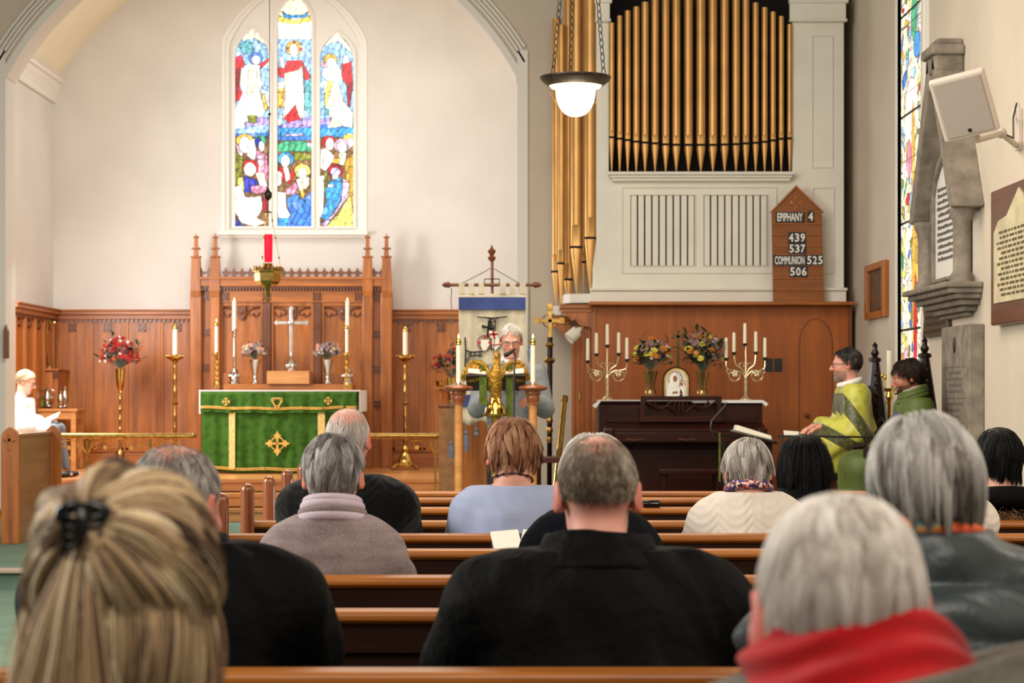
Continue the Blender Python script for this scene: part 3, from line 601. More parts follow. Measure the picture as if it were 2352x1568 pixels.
m = MB(); m.box(ax0-0.03, ax1+0.03, ZA-0.05, ayb, az-0.008, az+0.006)
m.box(ax1+0.01, ax1+0.03, ZA+0.0, ayb, WZ(945, ZA+0.5), az); m.box(ax0-0.03, ax0-0.01, ZA-0.02, ayb, WZ(950, ZA), az)
single('altar_linen', 'white linen cloth lying over the top and ends of the altar', 'altar cloth', m, 'linen', ((ax0+ax1)/2, ZA, az), bev=0.004)
# ================================================================== CANDLESTICKS
def stick_profile(h, base, kind):
    if kind == 'silver':
        return [(0, 0), (base, 0), (base, 0.02), (base*0.75, 0.035), (base*0.85, 0.07), (base*0.6, 0.11), (base*0.75, 0.14), (base*0.35, 0.18), (0.018, 0.21), (0.013, 0.3), (0.019, 0.32), (0.013, 0.34), (0.015, h-0.09), (0.024, h-0.08), (0.015, h-0.06), (0.03, h-0.015), (0.052, h-0.008), (0.052, h), (0.018, h+0.001), (0.018, h+0.012), (0, h+0.012)]
    p = [(0, 0), (base, 0), (base, 0.012), (base*0.6, 0.03), (base*0.7, 0.05), (base*0.45, 0.07)]
    n = 4
    for i in range(n):
        z = 0.09+(h-0.13)*i/n; d = (h-0.13)/n
        p += [(0.016, z), (0.028, z+d*0.25), (0.03, z+d*0.32), (0.016, z+d*0.5), (0.022, z+d*0.6), (0.014, z+d*0.7)]
    return p+[(0.018, h-0.03), (0.05, h-0.012), (0.05, h), (0.02, h), (0.02, h+0.01), (0, h+0.01)]
def candlestick(px, pbase, ptop, z, mat, kind, base, label, group, cand_top, cw, lit=True, follower=False, clabel=''):
    x, y, z0 = W(px, pbase, z); h = WZ(ptop, z)-z0
    T = Thing('candlestick', label, 'candlestick', (x, y, z0), group)
    pr = stick_profile(h, base, kind); k = next(i for i, p in enumerate(pr) if p[1] > (0.19 if kind == 'silver' else 0.075))
    m = MB(); m.lathe(pr[:k]+[(0, pr[k-1][1]+0.001)], (x, y, z0), 24); T.add('base', m, mat, smooth=True)
    m = MB(); m.lathe([(0, pr[k-1][1])]+pr[k:], (x, y, z0), 20); T.add('stem', m, mat, smooth=True)
    if kind == 'silver':
        m = MB()
        for i in range(6):
            a = i*PI/3; m.ball((x+cos(a)*base*0.72, y+sin(a)*base*0.72, z0+0.09), (0.02, 0.02, 0.03), 8, 6)
        T.add('boss_ring', m, mat, smooth=True)
    zc = z0+h; th = WZ(cand_top, z)-zc
    C = Thing('candle', clabel, 'candle', (x, y, zc), 'lit white candles' if lit else None)
    m = MB(); m.lathe([(0, 0.012), (cw, 0.012), (cw, th-0.004), (cw*0.7, th), (0, th-0.003)], (x, y, zc), 20); C.add('wax', m, 'wax', smooth=True)
    if follower: m = MB(); m.lathe([(cw*1.15, th-0.03), (cw*1.4, th-0.02), (cw*1.3, th), (cw*0.6, th+0.02), (cw*0.3, th+0.022), (cw*0.3, th-0.03)], (x, y, zc), 16); C.add('follower_cap', m, 'brass', smooth=True)
    o_ = 0.02 if follower else 0
    m = MB(); m.cyl((x, y, zc+th-0.006+o_), (x, y, zc+th+0.008+o_), 0.0015, n=6); C.add('wick', m, 'black')
    if lit: m = MB(); m.lathe([(0.0, 0.002), (0.006, 0.008), (0.007, 0.014), (0.003, 0.028), (0, 0.036)], (x, y, zc+th+o_), 12); C.add('flame', m, 'flame', smooth=True)
    return T
candlestick(538, 881, 757, 24.7, 'silver', 'silver', 0.07, 'tall silver candlestick at the left end of the oak shelf', 'silver candlesticks behind the altar', 690, 0.024, clabel='thick white candle on the left silver candlestick')
candlestick(798, 881, 757, 24.7, 'silver', 'silver', 0.07, 'tall silver candlestick partly behind a brass one at the right end of the shelf', 'silver candlesticks behind the altar', 690, 0.024, clabel='thick white candle on the right silver candlestick')
candlestick(497, 889, 811, 23.9, 'brass', 'brass', 0.05, 'shorter brass candlestick on the left end of the altar', 'brass altar candlesticks', 743, 0.018, follower=True, clabel='thin white candle with brass cap on the left end of the altar')
candlestick(797, 892, 811, 23.7, 'brass', 'brass', 0.055, 'shorter brass candlestick on the right end of the altar', 'brass altar candlesticks', 750, 0.018, follower=True, clabel='thin white candle with brass cap on the right end of the altar')
# altar cross
x, y, z0 = W(669, 852, 24.7); k = S(1, 24.7)
T = Thing('altar_cross', 'silver standing cross with a round boss on the stepped block', 'cross', (x, y, z0))
m = MB(); m.lathe([(0, 0), (12*k, 0), (12.5*k, 4*k), (8*k, 8*k), (9.5*k, 13*k), (10*k, 20*k), (6*k, 25*k), (3*k, 28*k), (5*k, 33*k), (3*k, 38*k), (3*k, 42*k), (0, 42*k)], (x, y, z0), 20)
for i in range(6): a = i*PI/3; m.ball((x+cos(a)*10*k, y+sin(a)*10*k, z0+12*k), (3*k, 3*k, 6*k), 8, 6)
T.add('base', m, 'silver', smooth=True)
m = MB(); zc = WZ(741, 24.7)
m.box(x-3.6*k, x+3.6*k, y-0.012, y+0.012, z0+40*k, WZ(711, 24.7)); m.box(WX(636, 24.7), WX(703, 24.7), y-0.012, y+0.012, zc-3.2*k, zc+3.2*k)
for c_ in ((x, WZ(708, 24.7)), (WX(635, 24.7), zc), (WX(704, 24.7), zc)): m.cbox((c_[0], y, c_[1]), (9*k, 0.03, 9*k), Matrix.Rotation(PI/4, 3, 'Y')); m.ball((c_[0], y, c_[1]), 3*k, 8, 6)
T.add('cross_arms', m, 'silver', bev=0.003)
m = MB(); m.ball((x, y, zc), (9*k, 0.025, 9*k), 16, 10); T.add('boss', m, 'silver', smooth=True)
# ================================================================== FLOWERS
M['leaf'] = plain('dark_leaf', (44, 62, 36), 0.6, var=0.35, vscale=12); M['leaf_grey'] = plain('grey_green_leaf', (96, 104, 86), 0.7, var=0.2, vscale=12)
for n_, c_ in dict(red=(160, 34, 28), rust=(186, 78, 40), pink=(206, 146, 128), cream=(226, 208, 170), white=(222, 214, 204), purple=(84, 48, 64), grey=(150, 140, 128), yellow=(222, 204, 84), orange=(206, 128, 40), mauve=(150, 122, 124)).items():
    M['petal_'+n_] = plain('petal_'+n_, c_, 0.7, var=0.15, vscale=30)
def blossom_mesh(r, kind, mat, seed):
    rr = random.Random(seed); m = MB()
    if kind == 'ball':
        for i in range(26):
            a = rr.uniform(0, 2*PI); b = math.acos(rr.uniform(-0.3, 1)); d = Vector((sin(b)*cos(a), sin(b)*sin(a), cos(b)))
            m.ball(d*r*0.8, (r*0.34, r*0.34, r*0.2), 6, 4, d.to_track_quat('Z', 'Y').to_matrix())
    else:
        for ring, (nn, tl) in enumerate(((8, 0.25), (7, 0.7), (5, 1.1))):
            for i in range(nn):
                a = 2*PI*i/nn+ring*0.4; rad = r*(1-ring*0.25); d = Vector((cos(a)*cos(tl), sin(a)*cos(tl), sin(tl))); t = Vector((-sin(a), cos(a), 0)); u = d.cross(t)
                p = [Vector((0, 0, 0)), d*rad*0.5+t*rad*0.26+u*0, d*rad*0.9+t*rad*0.22, d*rad*1.02, d*rad*0.9-t*rad*0.22, d*rad*0.5-t*rad*0.26]
                q = [pp-u*rad*0.04 for pp in p]; m.rings([[tuple(pp) for pp in p], [tuple(pp) for pp in q]])
        m.ball((0, 0, r*0.2), (r*0.22, r*0.22, r*0.16), 8, 5)
    me = m.mesh('blossom', (0, 0, 0), 'all'); me.materials.append(M['petal_'+mat]); return me
BM = {}
def leafm(m, p, d, L, wd_, up):
    d = d.normalized(); t = d.cross(up)
    if t.length < 1e-3: t = d.orthogonal()
    t.normalize(); u = t.cross(d)
    pts = []
    for f_, w_ in ((0, 0.04), (0.3, 0.9), (0.6, 0.8), (0.85, 0.4), (1, 0.03)):
        c_ = p+d*L*f_-u*L*0.25*f_*f_; pts.append((c_+t*wd_*w_, c_+u*wd_*0.15, c_-t*wd_*w_))
    v = [tuple(q) for tr_ in pts for q in tr_]; v += [tuple(Vector(q)-u*0.0012) for q in v]; n = 15; f = []
    for i in range(4):
        for j in range(2): a = i*3+j; f.append((a, a+1, a+4, a+3)); f.append((a+n+3, a+4+n, a+1+n, a+n))
    m.add(v, f)
def bouquet(name, label, c, spread, up_h, nleaf, blooms, foot, mat='leaf', seed=1, group=None, squash=0.6, leafL=0.09, leafW=0.016, outl=1.0):
    # c: centre of the head of the bouquet; foot: point where the stems meet in the vase mouth
    rr = random.Random(seed); T = Thing(name, label, 'flowers', foot, group); foot = Vector(foot); c = Vector(c)
    st = MB(); lv = MB(); heads = []
    for i in range(nleaf):
        a = rr.uniform(0, 2*PI); b = math.acos(rr.uniform(-0.35, 1)); d = Vector((sin(b)*cos(a), sin(b)*sin(a)*squash, cos(b)*up_h)); k_ = rr.uniform(0.55, 1.0)*outl
        p = c+d*spread*k_; st.tube([foot, foot.lerp(p, 0.5)+Vector((0, 0, 0.02)), p], 0.0016, 4)
        for j in range(4):
            q = foot.lerp(p, 0.55+0.15*j); dd = (p-foot).normalized()*0.6+Vector((rr.uniform(-1, 1), rr.uniform(-1, 1), rr.uniform(-0.6, 0.9))); leafm(lv, q, dd, leafL*rr.uniform(0.6, 1.2), leafW*rr.uniform(0.7, 1.2), Vector((0, 0, 1)))
    T.add('foliage', lv, mat); 
    for mt, kd, r, n in blooms:
        for i in range(n):
            a = rr.uniform(0, 2*PI); b = math.acos(rr.uniform(-0.25, 1)); d = Vector((sin(b)*cos(a), -abs(sin(b)*sin(a))*squash if rr.random() < 0.75 else sin(b)*sin(a)*squash, cos(b)*up_h)); p = c+d*spread*rr.uniform(0.6, 0.95)
            st.tube([foot, foot.lerp(p, 0.5)+Vector((0, 0, 0.015)), p], 0.0014, 4); key = (mt, kd, round(r, 4), i % 2)
            if key not in BM: BM[key] = blossom_mesh(r, kd, mt, i)
            o = bpy.data.objects.new('blossom', BM[key]); COL.objects.link(o); o.parent = T.o; o.location = p-foot
            dd = (p-foot).normalized()+Vector((0, -0.6, 0)); o.rotation_euler = dd.to_track_quat('Z', 'Y').to_euler()
    T.add('stems', st, 'leaf_grey'); return T
def vase(label, px, pb, pt, z, mat, prof, group=None):
    x, y, z0 = W(px, pb, z); h = WZ(pt, z)-z0; T = Thing('vase', label, 'vase', (x, y, z0), group)
    body = [(r*h, t*h) for r, t in prof]; m = MB(); m.lathe(body+[(body[-1][0]*0.9, h*0.98), (body[-1][0]*0.5, h*0.5), (0, h*0.5)], (x, y, z0), 28); T.add('vase_body', m, mat, smooth=True)
    m = MB(); m.lathe([(0, 0), (body[0][0]*1.05, 0), (body[0][0]*1.05, h*0.05), (body[0][0]*0.5, h*0.09), (0, h*0.09)], (x, y, z0), 24); T.add('foot', m, mat, smooth=True); return Vector((x, y, z0+h))
vp = [(0.17, 0.0), (0.15, 0.06), (0.09, 0.16), (0.11, 0.22), (0.08, 0.3), (0.1, 0.42), (0.17, 0.7), (0.24, 1.0)]
for px, lb, sd in ((586, 'left', 3), (752, 'right', 4)):
    f_ = vase(f'fluted silver vase on the shelf to the {lb} of the silver cross', px, 881, 826, 24.7, 'silver', vp, 'silver vases behind the altar')
    bouquet('dried_bouquet', f'dried bouquet of pink and grey flowers {lb} of the altar cross', f_+Vector((0, 0, 0.09)), 0.165, 0.8, 16, [('pink', 'ball', 0.026, 9), ('grey', 'ball', 0.022, 16), ('mauve', 'ball', 0.024, 12), ('cream', 'star', 0.025, 8), ('purple', 'ball', 0.022, 8), ('white', 'ball', 0.018, 8)], f_, 'leaf_grey', sd, 'dried bouquets on the altar shelf', leafL=0.05, leafW=0.012)
# ================================================================== BIG BRASS CANDLE STANDS
def floor_stand(px, pbase, pcup, pwax, z, label, clabel):
    x, y, z0 = W(px, pbase, z); z0 = DH; h = WZ(pcup, z)-z0; T = Thing('floor_candle_stand', label, 'candle stand', (x, y, z0), 'tall brass candle stands')
    m = MB(); m.lathe([(0, 0.04), (0.14, 0.03), (0.15, 0.05), (0.1, 0.09), (0.08, 0.12), (0.07, 0.16), (0.035, 0.2), (0.045, 0.24), (0.022, 0.28), (0, 0.28)], (x, y, z0), 28); T.add('base', m, 'brass', smooth=True)
    for i in range(4):
        a = PI/4+i*PI/2; m = MB(); m.tube([(x+cos(a)*0.08, y+sin(a)*0.08, z0+0.07), (x+cos(a)*0.15, y+sin(a)*0.15, z0+0.05), (x+cos(a)*0.2, y+sin(a)*0.2, z0+0.02)], [0.025, 0.02, 0.018], 8); m.ball((x+cos(a)*0.2, y+sin(a)*0.2, z0+0.018), 0.02, 8, 6); T.add('foot', m, 'brass_old', smooth=True)
    pr = [(0, 0.27), (0.02, 0.28)]; kn = 7
    for i in range(kn): zz = 0.28+(h-0.34)*(i+0.5)/kn; b_ = 0.045 if i == 3 else 0.027; pr += [(0.02, zz-0.02), (b_, zz), (0.02, zz+0.02)]
    pr += [(0.02, h-0.08), (0.035, h-0.06), (0.04, h-0.05), (0, h-0.05)]; m = MB(); m.lathe(pr, (x, y, z0), 20); T.add('shaft', m, 'brass_old', smooth=True)
    m = MB(); m.lathe([(0.03, h-0.06), (0.06, h-0.045), (0.1, h-0.02), (0.105, h), (0.09, h), (0.05, h-0.02), (0.03, h-0.01), (0.03, h+0.02), (0, h+0.02)], (x, y, z0), 28)
    for i in range(8): a = i*PI/4; m.ball((x+cos(a)*0.1, y+sin(a)*0.1, z0+h+0.004), 0.012, 6, 4)
    T.add('drip_pan', m, 'brass', smooth=True)
    zc = z0+h+0.02; th = WZ(pwax, z)-zc; C = Thing('candle', clabel, 'candle', (x, y, zc), 'lit white candles'); m = MB(); m.lathe([(0, 0), (0.029, 0), (0.028, th), (0, th)], (x, y, zc), 20); C.add('wax', m, 'wax', smooth=True)
    m = MB(); m.lathe([(0.031, th-0.02), (0.034, th), (0.02, th+0.03), (0.008, th+0.045), (0, th+0.045)], (x, y, zc), 16); C.add('follower_cap', m, 'brass', smooth=True)
floor_stand(402, 1075, 818, 752, 24.6, 'tall knotted brass candle stand left of the altar screen', 'thick white candle on the tall brass stand left of the altar')
floor_stand(931, 1075, 818, 757, 24.6, 'tall knotted brass candle stand right of the altar screen', 'thick white candle on the tall brass stand right of the altar')
def flower_stand(px, ptop, z, label):
    x, y, _ = W(px, 1060, z); zt_ = WZ(ptop, z); T = Thing('flower_stand', label, 'flower stand', (x, y, DH)); h = zt_-DH
    m = MB(); m.lathe([(0, 0), (0.13, 0), (0.13, 0.02), (0.09, 0.04), (0.04, 0.07), (0.03, 0.1), (0.05, 0.15), (0.05, 0.2), (0.02, 0.24), (0, 0.24)], (x, y, DH), 24); T.add('base', m, 'brass_old', smooth=True)
    pr = [(0, 0.24), (0.018, 0.24)]
    for i in range(5): zz = 0.3+(h-0.6)*(i+0.5)/5; pr += [(0.014, zz-0.02), (0.022, zz), (0.014, zz+0.02)]
    m = MB(); m.lathe(pr+[(0.016, h-0.28), (0, h-0.28)], (x, y, DH), 16); T.add('shaft', m, 'brass_old', smooth=True)
    m = MB(); m.lathe([(0.0, h-0.28), (0.03, h-0.28), (0.02, h-0.26), (0.045, h-0.2), (0.05, h-0.1), (0.057, h), (0.052, h), (0.04, h-0.1), (0, h-0.1)], (x, y, DH), 24); T.add('cup', m, 'brass', smooth=True)
    return Vector((x, y, zt_))
f_ = flower_stand(276, 846, 24.5, 'tall brass flower stand with trumpet cup left of the altar')
bouquet('red_bouquet', 'wide bouquet of red flowers and dark leaves in the left flower stand', f_+Vector((0, 0, 0.13)), 0.27, 0.95, 30, [('red', 'star', 0.038, 26), ('rust', 'ball', 0.025, 12), ('white', 'ball', 0.02, 12), ('purple', 'ball', 0.026, 10), ('red', 'ball', 0.022, 14)], f_, 'leaf', 5, leafL=0.085, leafW=0.022, outl=1.12)
f_ = flower_stand(1037, 868, 24.7, 'brass flower stand half hidden behind the tasselled banner')
bouquet('red_bouquet', 'red and dark green bouquet half hidden behind the tasselled banner', f_+Vector((0.0, 0, 0.14)), 0.24, 0.95, 26, [('red', 'star', 0.035, 20), ('rust', 'ball', 0.025, 10), ('purple', 'ball', 0.024, 10)], f_, 'leaf', 8, leafL=0.085, leafW=0.022, outl=1.1)
# glass offering dish on a small wall bracket
x, y, z0 = W(1012, 889, 24.9); T = Thing('wall_bracket', 'small oak bracket shelf on the panelling holding a bright dish', 'bracket', (x, y, z0-0.02))
T.add('bracket_top', MB().box(x-0.08, x+0.08, y-0.06, CB-0.1, z0-0.02, z0-0.002), 'oak_light'); m = MB(); m.box(x-0.015, x+0.015, y+0.1, CB-0.1, z0-0.14, z0-0.02); T.add('bracket_arm', m, 'oak')
m = MB(); m.lathe([(0, 0), (0.04, 0), (0.055, 0.03), (0.06, 0.08), (0.056, 0.08), (0.05, 0.03), (0.0, 0.01)], (x, y, z0), 20); single('bowl', 'small shiny gilt bowl on the wall bracket beside the red bouquet', 'bowl', m, 'brass', (x, y, z0), smooth=True)
# ================================================================== SANCTUARY LAMP
zl = 19.0; cx, _, cz = W(615, 620, zl); k = S(1, zl)
T = Thing('sanctuary_lamp', 'hanging brass sanctuary lamp with a red glass cylinder on chains', 'lamp', (cx, zl, WZ(683, zl)))
m = MB(); hx = [(cx+28*k*cos(PI*i/3+0.2), zl+28*k*sin(PI*i/3+0.2)) for i in range(6)]
m.lathe([(0, -12), (15, -12), (24, -8), (27, -2), (30, 0), (30, 18), (33, 22), (33, 25), (28, 25), (26, 16), (0, 14)], (0, 0, 0), 6); m.v = [(cx+p[0]*k, zl+p[1]*k, WZ(645, zl)+p[2]*k) for p in m.v]
T.add('crown_bowl', m, 'brass')
m = MB()
for i in range(18):
    a = 2*PI*i/18; c_ = (cx+31*k*cos(a), zl+31*k*sin(a), WZ(645, zl)+28*k); m.ball(c_, (4*k, 4*k, 5*k), 6, 5); m.cyl((c_[0], c_[1], c_[2]), (c_[0], c_[1], c_[2]+9*k), 1.5*k, 0.2*k, 5)
T.add('crown_rim', m, 'brass')
m = MB(); m.lathe([(0, -52*k), (3*k, -50*k), (4*k, -44*k), (1.5*k, -40*k), (5*k, -34*k), (5*k, -22*k), (8*k, -16*k), (14*k, -11*k), (0, -11*k)], (cx, zl, WZ(645, zl)), 16); T.add('pendant_drop', m, 'brass', smooth=True)
m = MB(); m.lathe([(0, 14*k), (12*k, 14*k), (6*k, 20*k), (9*k, 30*k), (12*k, 40*k), (0, 40*k)], (cx, zl, WZ(645, zl)), 16); T.add('glass_holder', m, 'brass', smooth=True)
def glassmat(name, c, rough=0.05, tr=0.9, em=None, es=0):
    m_, nt, b = newmat(name); b.inputs['Base Color'].default_value = lin(c); b.inputs['Transmission Weight'].default_value = tr; b.inputs['Roughness'].default_value = rough; b.inputs['IOR'].default_value = 1.25
    if em: b.inputs['Emission Color'].default_value = lin(em); b.inputs['Emission Strength'].default_value = es
    return m_
M['red_glass'] = glassmat('red_glass', (236, 30, 60), 0.2, 0.5, (235, 40, 70), 0.5)
m = MB(); m.lathe([(0, 0), (9*k, 0), (10*k, 6*k), (10.5*k, 64*k), (9*k, 64*k), (8.5*k, 6*k), (0, 4*k)], (cx+1*k, zl, WZ(602, zl)), 20); T.add('red_glass', m, 'red_glass', smooth=True)
top = (cx+1.5*k, zl, 8.5)
ring = (cx+0.5*k, zl, WZ(447, zl))
m = MB(); m.cyl((cx+5*k, zl, 8.6), (cx+4*k, zl, WZ(262, zl)), 0.9*k, n=6); m.ball((cx+4*k, zl, WZ(262, zl)), 3.5*k, 8, 6)
m.cyl((cx+4*k, zl, WZ(262, zl)), (cx+1*k, zl, WZ(440, zl)), 1.2*k, n=6); m.cyl((cx+0*k, zl, WZ(262, zl)), (cx-2*k, zl, WZ(440, zl)), 0.6*k, n=6); T.add('suspension_rod', m, 'iron')
m = MB(); m.lathe([(0, -14*k), (4*k, -12*k), (9*k, -6*k), (9*k, 4*k), (4*k, 10*k), (2*k, 16*k), (0, 16*k)], (cx+0.5*k, zl, WZ(447, zl)), 16); m.lathe([(0, -42*k), (9*k, -41*k), (9*k, -39*k), (1*k, -37*k), (1*k, -12*k), (0, -12*k)], (cx+0.5*k, zl, WZ(447, zl)), 12); T.add('counterweight', m, 'iron', smooth=True)
for i in range(3):
    a = 2*PI*i/3+0.12; m = MB(); e = (cx+30*k*cos(a), zl+30*k*sin(a), WZ(618, zl)); b_ = (cx+7*k*cos(a), zl+7*k*sin(a), WZ(486, zl))
    m.cyl(e, b_, 0.6*k, n=5)
    for t in (0.2, 0.55, 0.85): m.ball(Vector(e).lerp(Vector(b_), t), (2.4*k, 2.4*k, 3*k), 6, 5)
    T.add('chain', m, 'brass')
# ================================================================== COMMUNION RAIL
for px0, px1, pxs, lb in ((-60, 445, (60, 200, 345), 'left'), (842, 1012, (1000,), 'right')):
    z = 21.6; x0 = WX(px0, z); x1 = WX(px1, z); zz = WZ(1001, z); T = Thing('communion_rail', f'brass communion rail on scrolled brackets {lb} of the altar steps', 'rail', ((x0+x1)/2, z, 0.41), 'communion rails')
    m = MB(); m.cyl((x0, z, zz), (x1, z, zz), 0.031, n=20); m.ball((x1, z, zz), 0.034, 12, 8); m.ball((x0, z, zz), 0.034, 12, 8); T.add('top_bar', m, 'brass_old', smooth=True)
    for px in pxs:
        xp = WX(px, z); m = MB(); m.cyl((xp, z, 0.41), (xp, z, zz), 0.012, n=10); m.lathe([(0, 0), (0.05, 0), (0.05, 0.01), (0.015, 0.03), (0, 0.03)], (xp, z, 0.41), 16); T.add('support_post', m, 'brass_old', smooth=True)
        m = MB()
        for s_ in (-1, 1):
            def spiral(cx_, cz_, r, t0, t1, n=18): return [(cx_+s_*r*(1-0.55*i/n)*cos(t0+(t1-t0)*i/n), z, cz_+r*(1-0.55*i/n)*sin(t0+(t1-t0)*i/n)) for i in range(n+1)]
            m.tube([(xp, z, zz-0.2), (xp+s_*0.05, z, zz-0.1), (xp+s_*0.15, z, zz-0.045), (xp+s_*0.24, z, zz-0.05)]+spiral(xp+s_*0.24, zz-0.085, 0.036, PI/2, -PI*1.4), 0.006, 6)
            m.tube(spiral(xp+s_*0.08, zz-0.1, 0.05, PI*0.2, PI*2.3), 0.005, 6)
            for q in range(5): a = 2*PI*q/5; m.ball((xp+s_*0.19+0.014*cos(a), z, zz-0.12+0.014*sin(a)), (0.012, 0.006, 0.012), 6, 4)
        T.add('scroll', m, 'brass', smooth=True)
# ================================================================== CREDENCE TABLE AND ITS VESSELS, LEFT
z = 24.75; tx0 = WX(70, z); tx1 = WX(187, z); tz = WZ(938, z)
T = Thing('credence_table', 'light oak side table with fluted apron by the left panelling', 'table', ((tx0+tx1)/2, z, DH))
T.add('tabletop', MB().box(tx0, tx1, z-0.25, z+0.25, tz-0.035, tz), 'oak_light', bev=0.006)
m = MB(); m.box(tx0+0.03, tx1-0.03, z-0.22, z+0.22, WZ(962, z), tz-0.035)
for i in range(26): a = tx0+0.05+(tx1-tx0-0.1)*(i+0.5)/26; m.box(a-0.006, a+0.006, z-0.226, z-0.2, WZ(960, z), WZ(946, z))
T.add('apron', m, 'oak_light')
for x in (tx0+0.05, tx1-0.05):
    for y in (z-0.2, z+0.2): T.add('leg', MB().box(x-0.03, x+0.03, y-0.03, y+0.03, DH, tz-0.03), 'oak_light', bev=0.004)
T.add('lower_shelf', MB().box(tx0+0.05, tx1-0.05, z-0.18, z+0.18, DH+0.12, DH+0.15), 'oak_light')
def ewer(px, pb, pt, z, label, handle=1, wide=1.0, knob=True):
    x, y, z0 = W(px, pb, z); h = WZ(pt, z)-z0; T = Thing('silver_ewer', label, 'jug', (x, y, z0), 'silver vessels on the side table')
    m = MB(); m.lathe([(0, 0), (0.3*h*wide, 0), (0.28*h*wide, 0.04*h), (0.1*h, 0.1*h), (0.2*h*wide, 0.22*h), (0.25*h*wide, 0.4*h), (0.18*h*wide, 0.6*h), (0.11*h, 0.75*h), (0.14*h*wide, 0.88*h), (0.12*h, 0.9*h), (0.0, 0.9*h)], (x, y, z0), 20); T.add('body', m, 'silver', smooth=True)
    m = MB(); m.lathe([(0, 0.88*h), (0.13*h*wide, 0.89*h), (0.06*h, 0.95*h), (0.02*h, 0.96*h), (0.03*h, 0.99*h), (0, 1.0*h)], (x, y, z0), 14); T.add('lid', m, 'silver', smooth=True)
    if handle: m = MB(); m.tube([(x+handle*0.1*h, y, z0+0.85*h), (x+handle*0.34*h, y, z0+0.85*h), (x+handle*0.38*h, y, z0+0.65*h), (x+handle*0.22*h, y, z0+0.4*h)], 0.02*h, 8); T.add('handle', m, 'silver', smooth=True)
ewer(109, 932, 889, 24.75, 'silver ewer with big handle next to the green veil', 1)
ewer(139, 934, 896, 24.6, 'small silver cruet in front of the lidded cup', 0, 0.8); ewer(149, 933, 886, 24.85, 'tall lidded silver cup at the right of the side table', 0, 0.75)
x, y, z0 = W(86, 934, 24.75)
m = MB(); m.lathe([(0.075, 0), (0.07, 0.05), (0.05, 0.14), (0.048, 0.2), (0.075, 0.205), (0.075, 0.215), (0, 0.215)], (x, y, z0), 14); m.v = [(p[0], p[1]+0.012*sin(p[2]*40+p[0]*60), p[2]) for p in m.v]
single('chalice_veil', 'green silk veil draped over a chalice on the side table', 'chalice veil', m, plain('green_silk', (110, 150, 70), 0.4), (x, y, z0), smooth=True)
# aumbry cupboard and cross on the left panelling
x, y, z0 = W(100, 935, 24.9); k = S(1, 24.9)
T = Thing('aumbry', 'oak wall cupboard with carved door and moulded cap beside the side table', 'cupboard', (x, 25.1, WZ(936, 24.9)))
T.add('cupboard_body', MB().box(CX0+0.03, WX(139, 25), 24.85, 25.4, tz, WZ(851, 25)), 'oak', bev=0.006)
T.add('cap', MB().box(CX0+0.03, WX(143, 25), 24.8, 25.42, WZ(851, 25), WZ(847, 25)), 'oak_x', bev=0.004)
m = MB(); rosette(m, WX(134, 25), WZ(862, 25), 0.03, lambda u, d, w_: (u, 24.85+d, w_)); T.add('rosette', m, 'oak_dark')
T.add('door', MB().box(WX(84, 24.9), WX(124, 24.9), 24.82, 24.86, tz+0.05, WZ(856, 25)), 'oak', bev=0.004)
zc = 24.5; x = WX(86, zc)
xb, yb, zb_ = x+0.02, 24.95, WZ(847, 25)
T = Thing('altar_cross', 'slim brass cross on a stepped foot standing on the aumbry', 'cross', (xb, yb, zb_))
m = MB(); m.lathe([(0, 0), (0.06, 0), (0.055, 0.03), (0.035, 0.06), (0.03, 0.15), (0.018, 0.2), (0, 0.2)], (xb, yb, zb_), 4, sq=True); T.add('foot', m, 'brass')
m = MB(); m.cyl((xb, yb, zb_+0.18), (xb, yb, zb_+0.62), 0.008, n=8)
for t in (0.24, 0.3, 0.4): m.ball((xb, yb, zb_+t), 0.014, 8, 6)
m.box(xb-0.08, xb+0.08, yb-0.006, yb+0.006, zb_+0.545, zb_+0.56)
for dx, dz in ((-0.08, 0.552), (0.08, 0.552), (0, 0.63)): m.ball((xb+dx, yb, zb_+dz), (0.018, 0.008, 0.018), 8, 6)
m.tube([(xb+0.035*cos(a), yb, zb_+0.552+0.035*sin(a)) for a in [2*PI*i/20 for i in range(20)]], 0.004, 5, True); T.add('cross_arms', m, 'brass')
# ================================================================== CHOIR STALL FRONT, LEFT FOREGROUND OF THE CHOIR
T = Thing('choir_stall', 'plain oak stall front with two pointed bench ends at the left', 'choir stall', (-4.1, 18.4, PH))
def pointed_end(x0, x1, y, th, top, sh, base=PH):
    c = (x0+x1)/2; L = [(x0, base), (x1, base), (x1, sh)]; n = 6
    L += [(x1+(c-x1)*(i/n)**1.5, sh+(top-sh)*(i/n)**0.75) for i in range(1, n+1)]+[(x0+(c-x0)*(i/n)**1.5, sh+(top-sh)*(i/n)**0.75) for i in range(n-1, -1, -1)]
    return MB().prism(L, y, y+th)
z1 = 17.7; e = T.add('bench_end', pointed_end(WX(2, z1), WX(43, z1), z1, 0.05, WZ(980, z1), WZ(1003, z1)), 'oak', bev=0.006)
m = MB(); c = WX(22, z1); zc = WZ(1010, z1)
for s_ in ((-0.012, 0.012, -0.09, 0.035), (-0.035, 0.035, -0.012, 0.012)): m.box(c+s_[0], c+s_[1], z1-0.01, z1, zc+s_[2], zc+s_[3])
for dx, dz in ((-0.035, 0), (0.035, 0), (0, 0.035)): m.ball((c+dx, z1-0.004, zc+dz), (0.018, 0.008, 0.018), 8, 6)
T.add('carved_cross', m, 'oak', parent=e)
z2 = 19.0; T.add('bench_end', pointed_end(WX(103, z2), WX(139, z2), z2, 0.05, WZ(976, z2), WZ(996, z2)), 'oak', bev=0.006)
xa = WX(41, z1); m = MB(); m.box(xa-0.03, xa, z1+0.05, z2, PH, WZ(1004, z1)); T.add('front_panel', m, 'desk_oak')
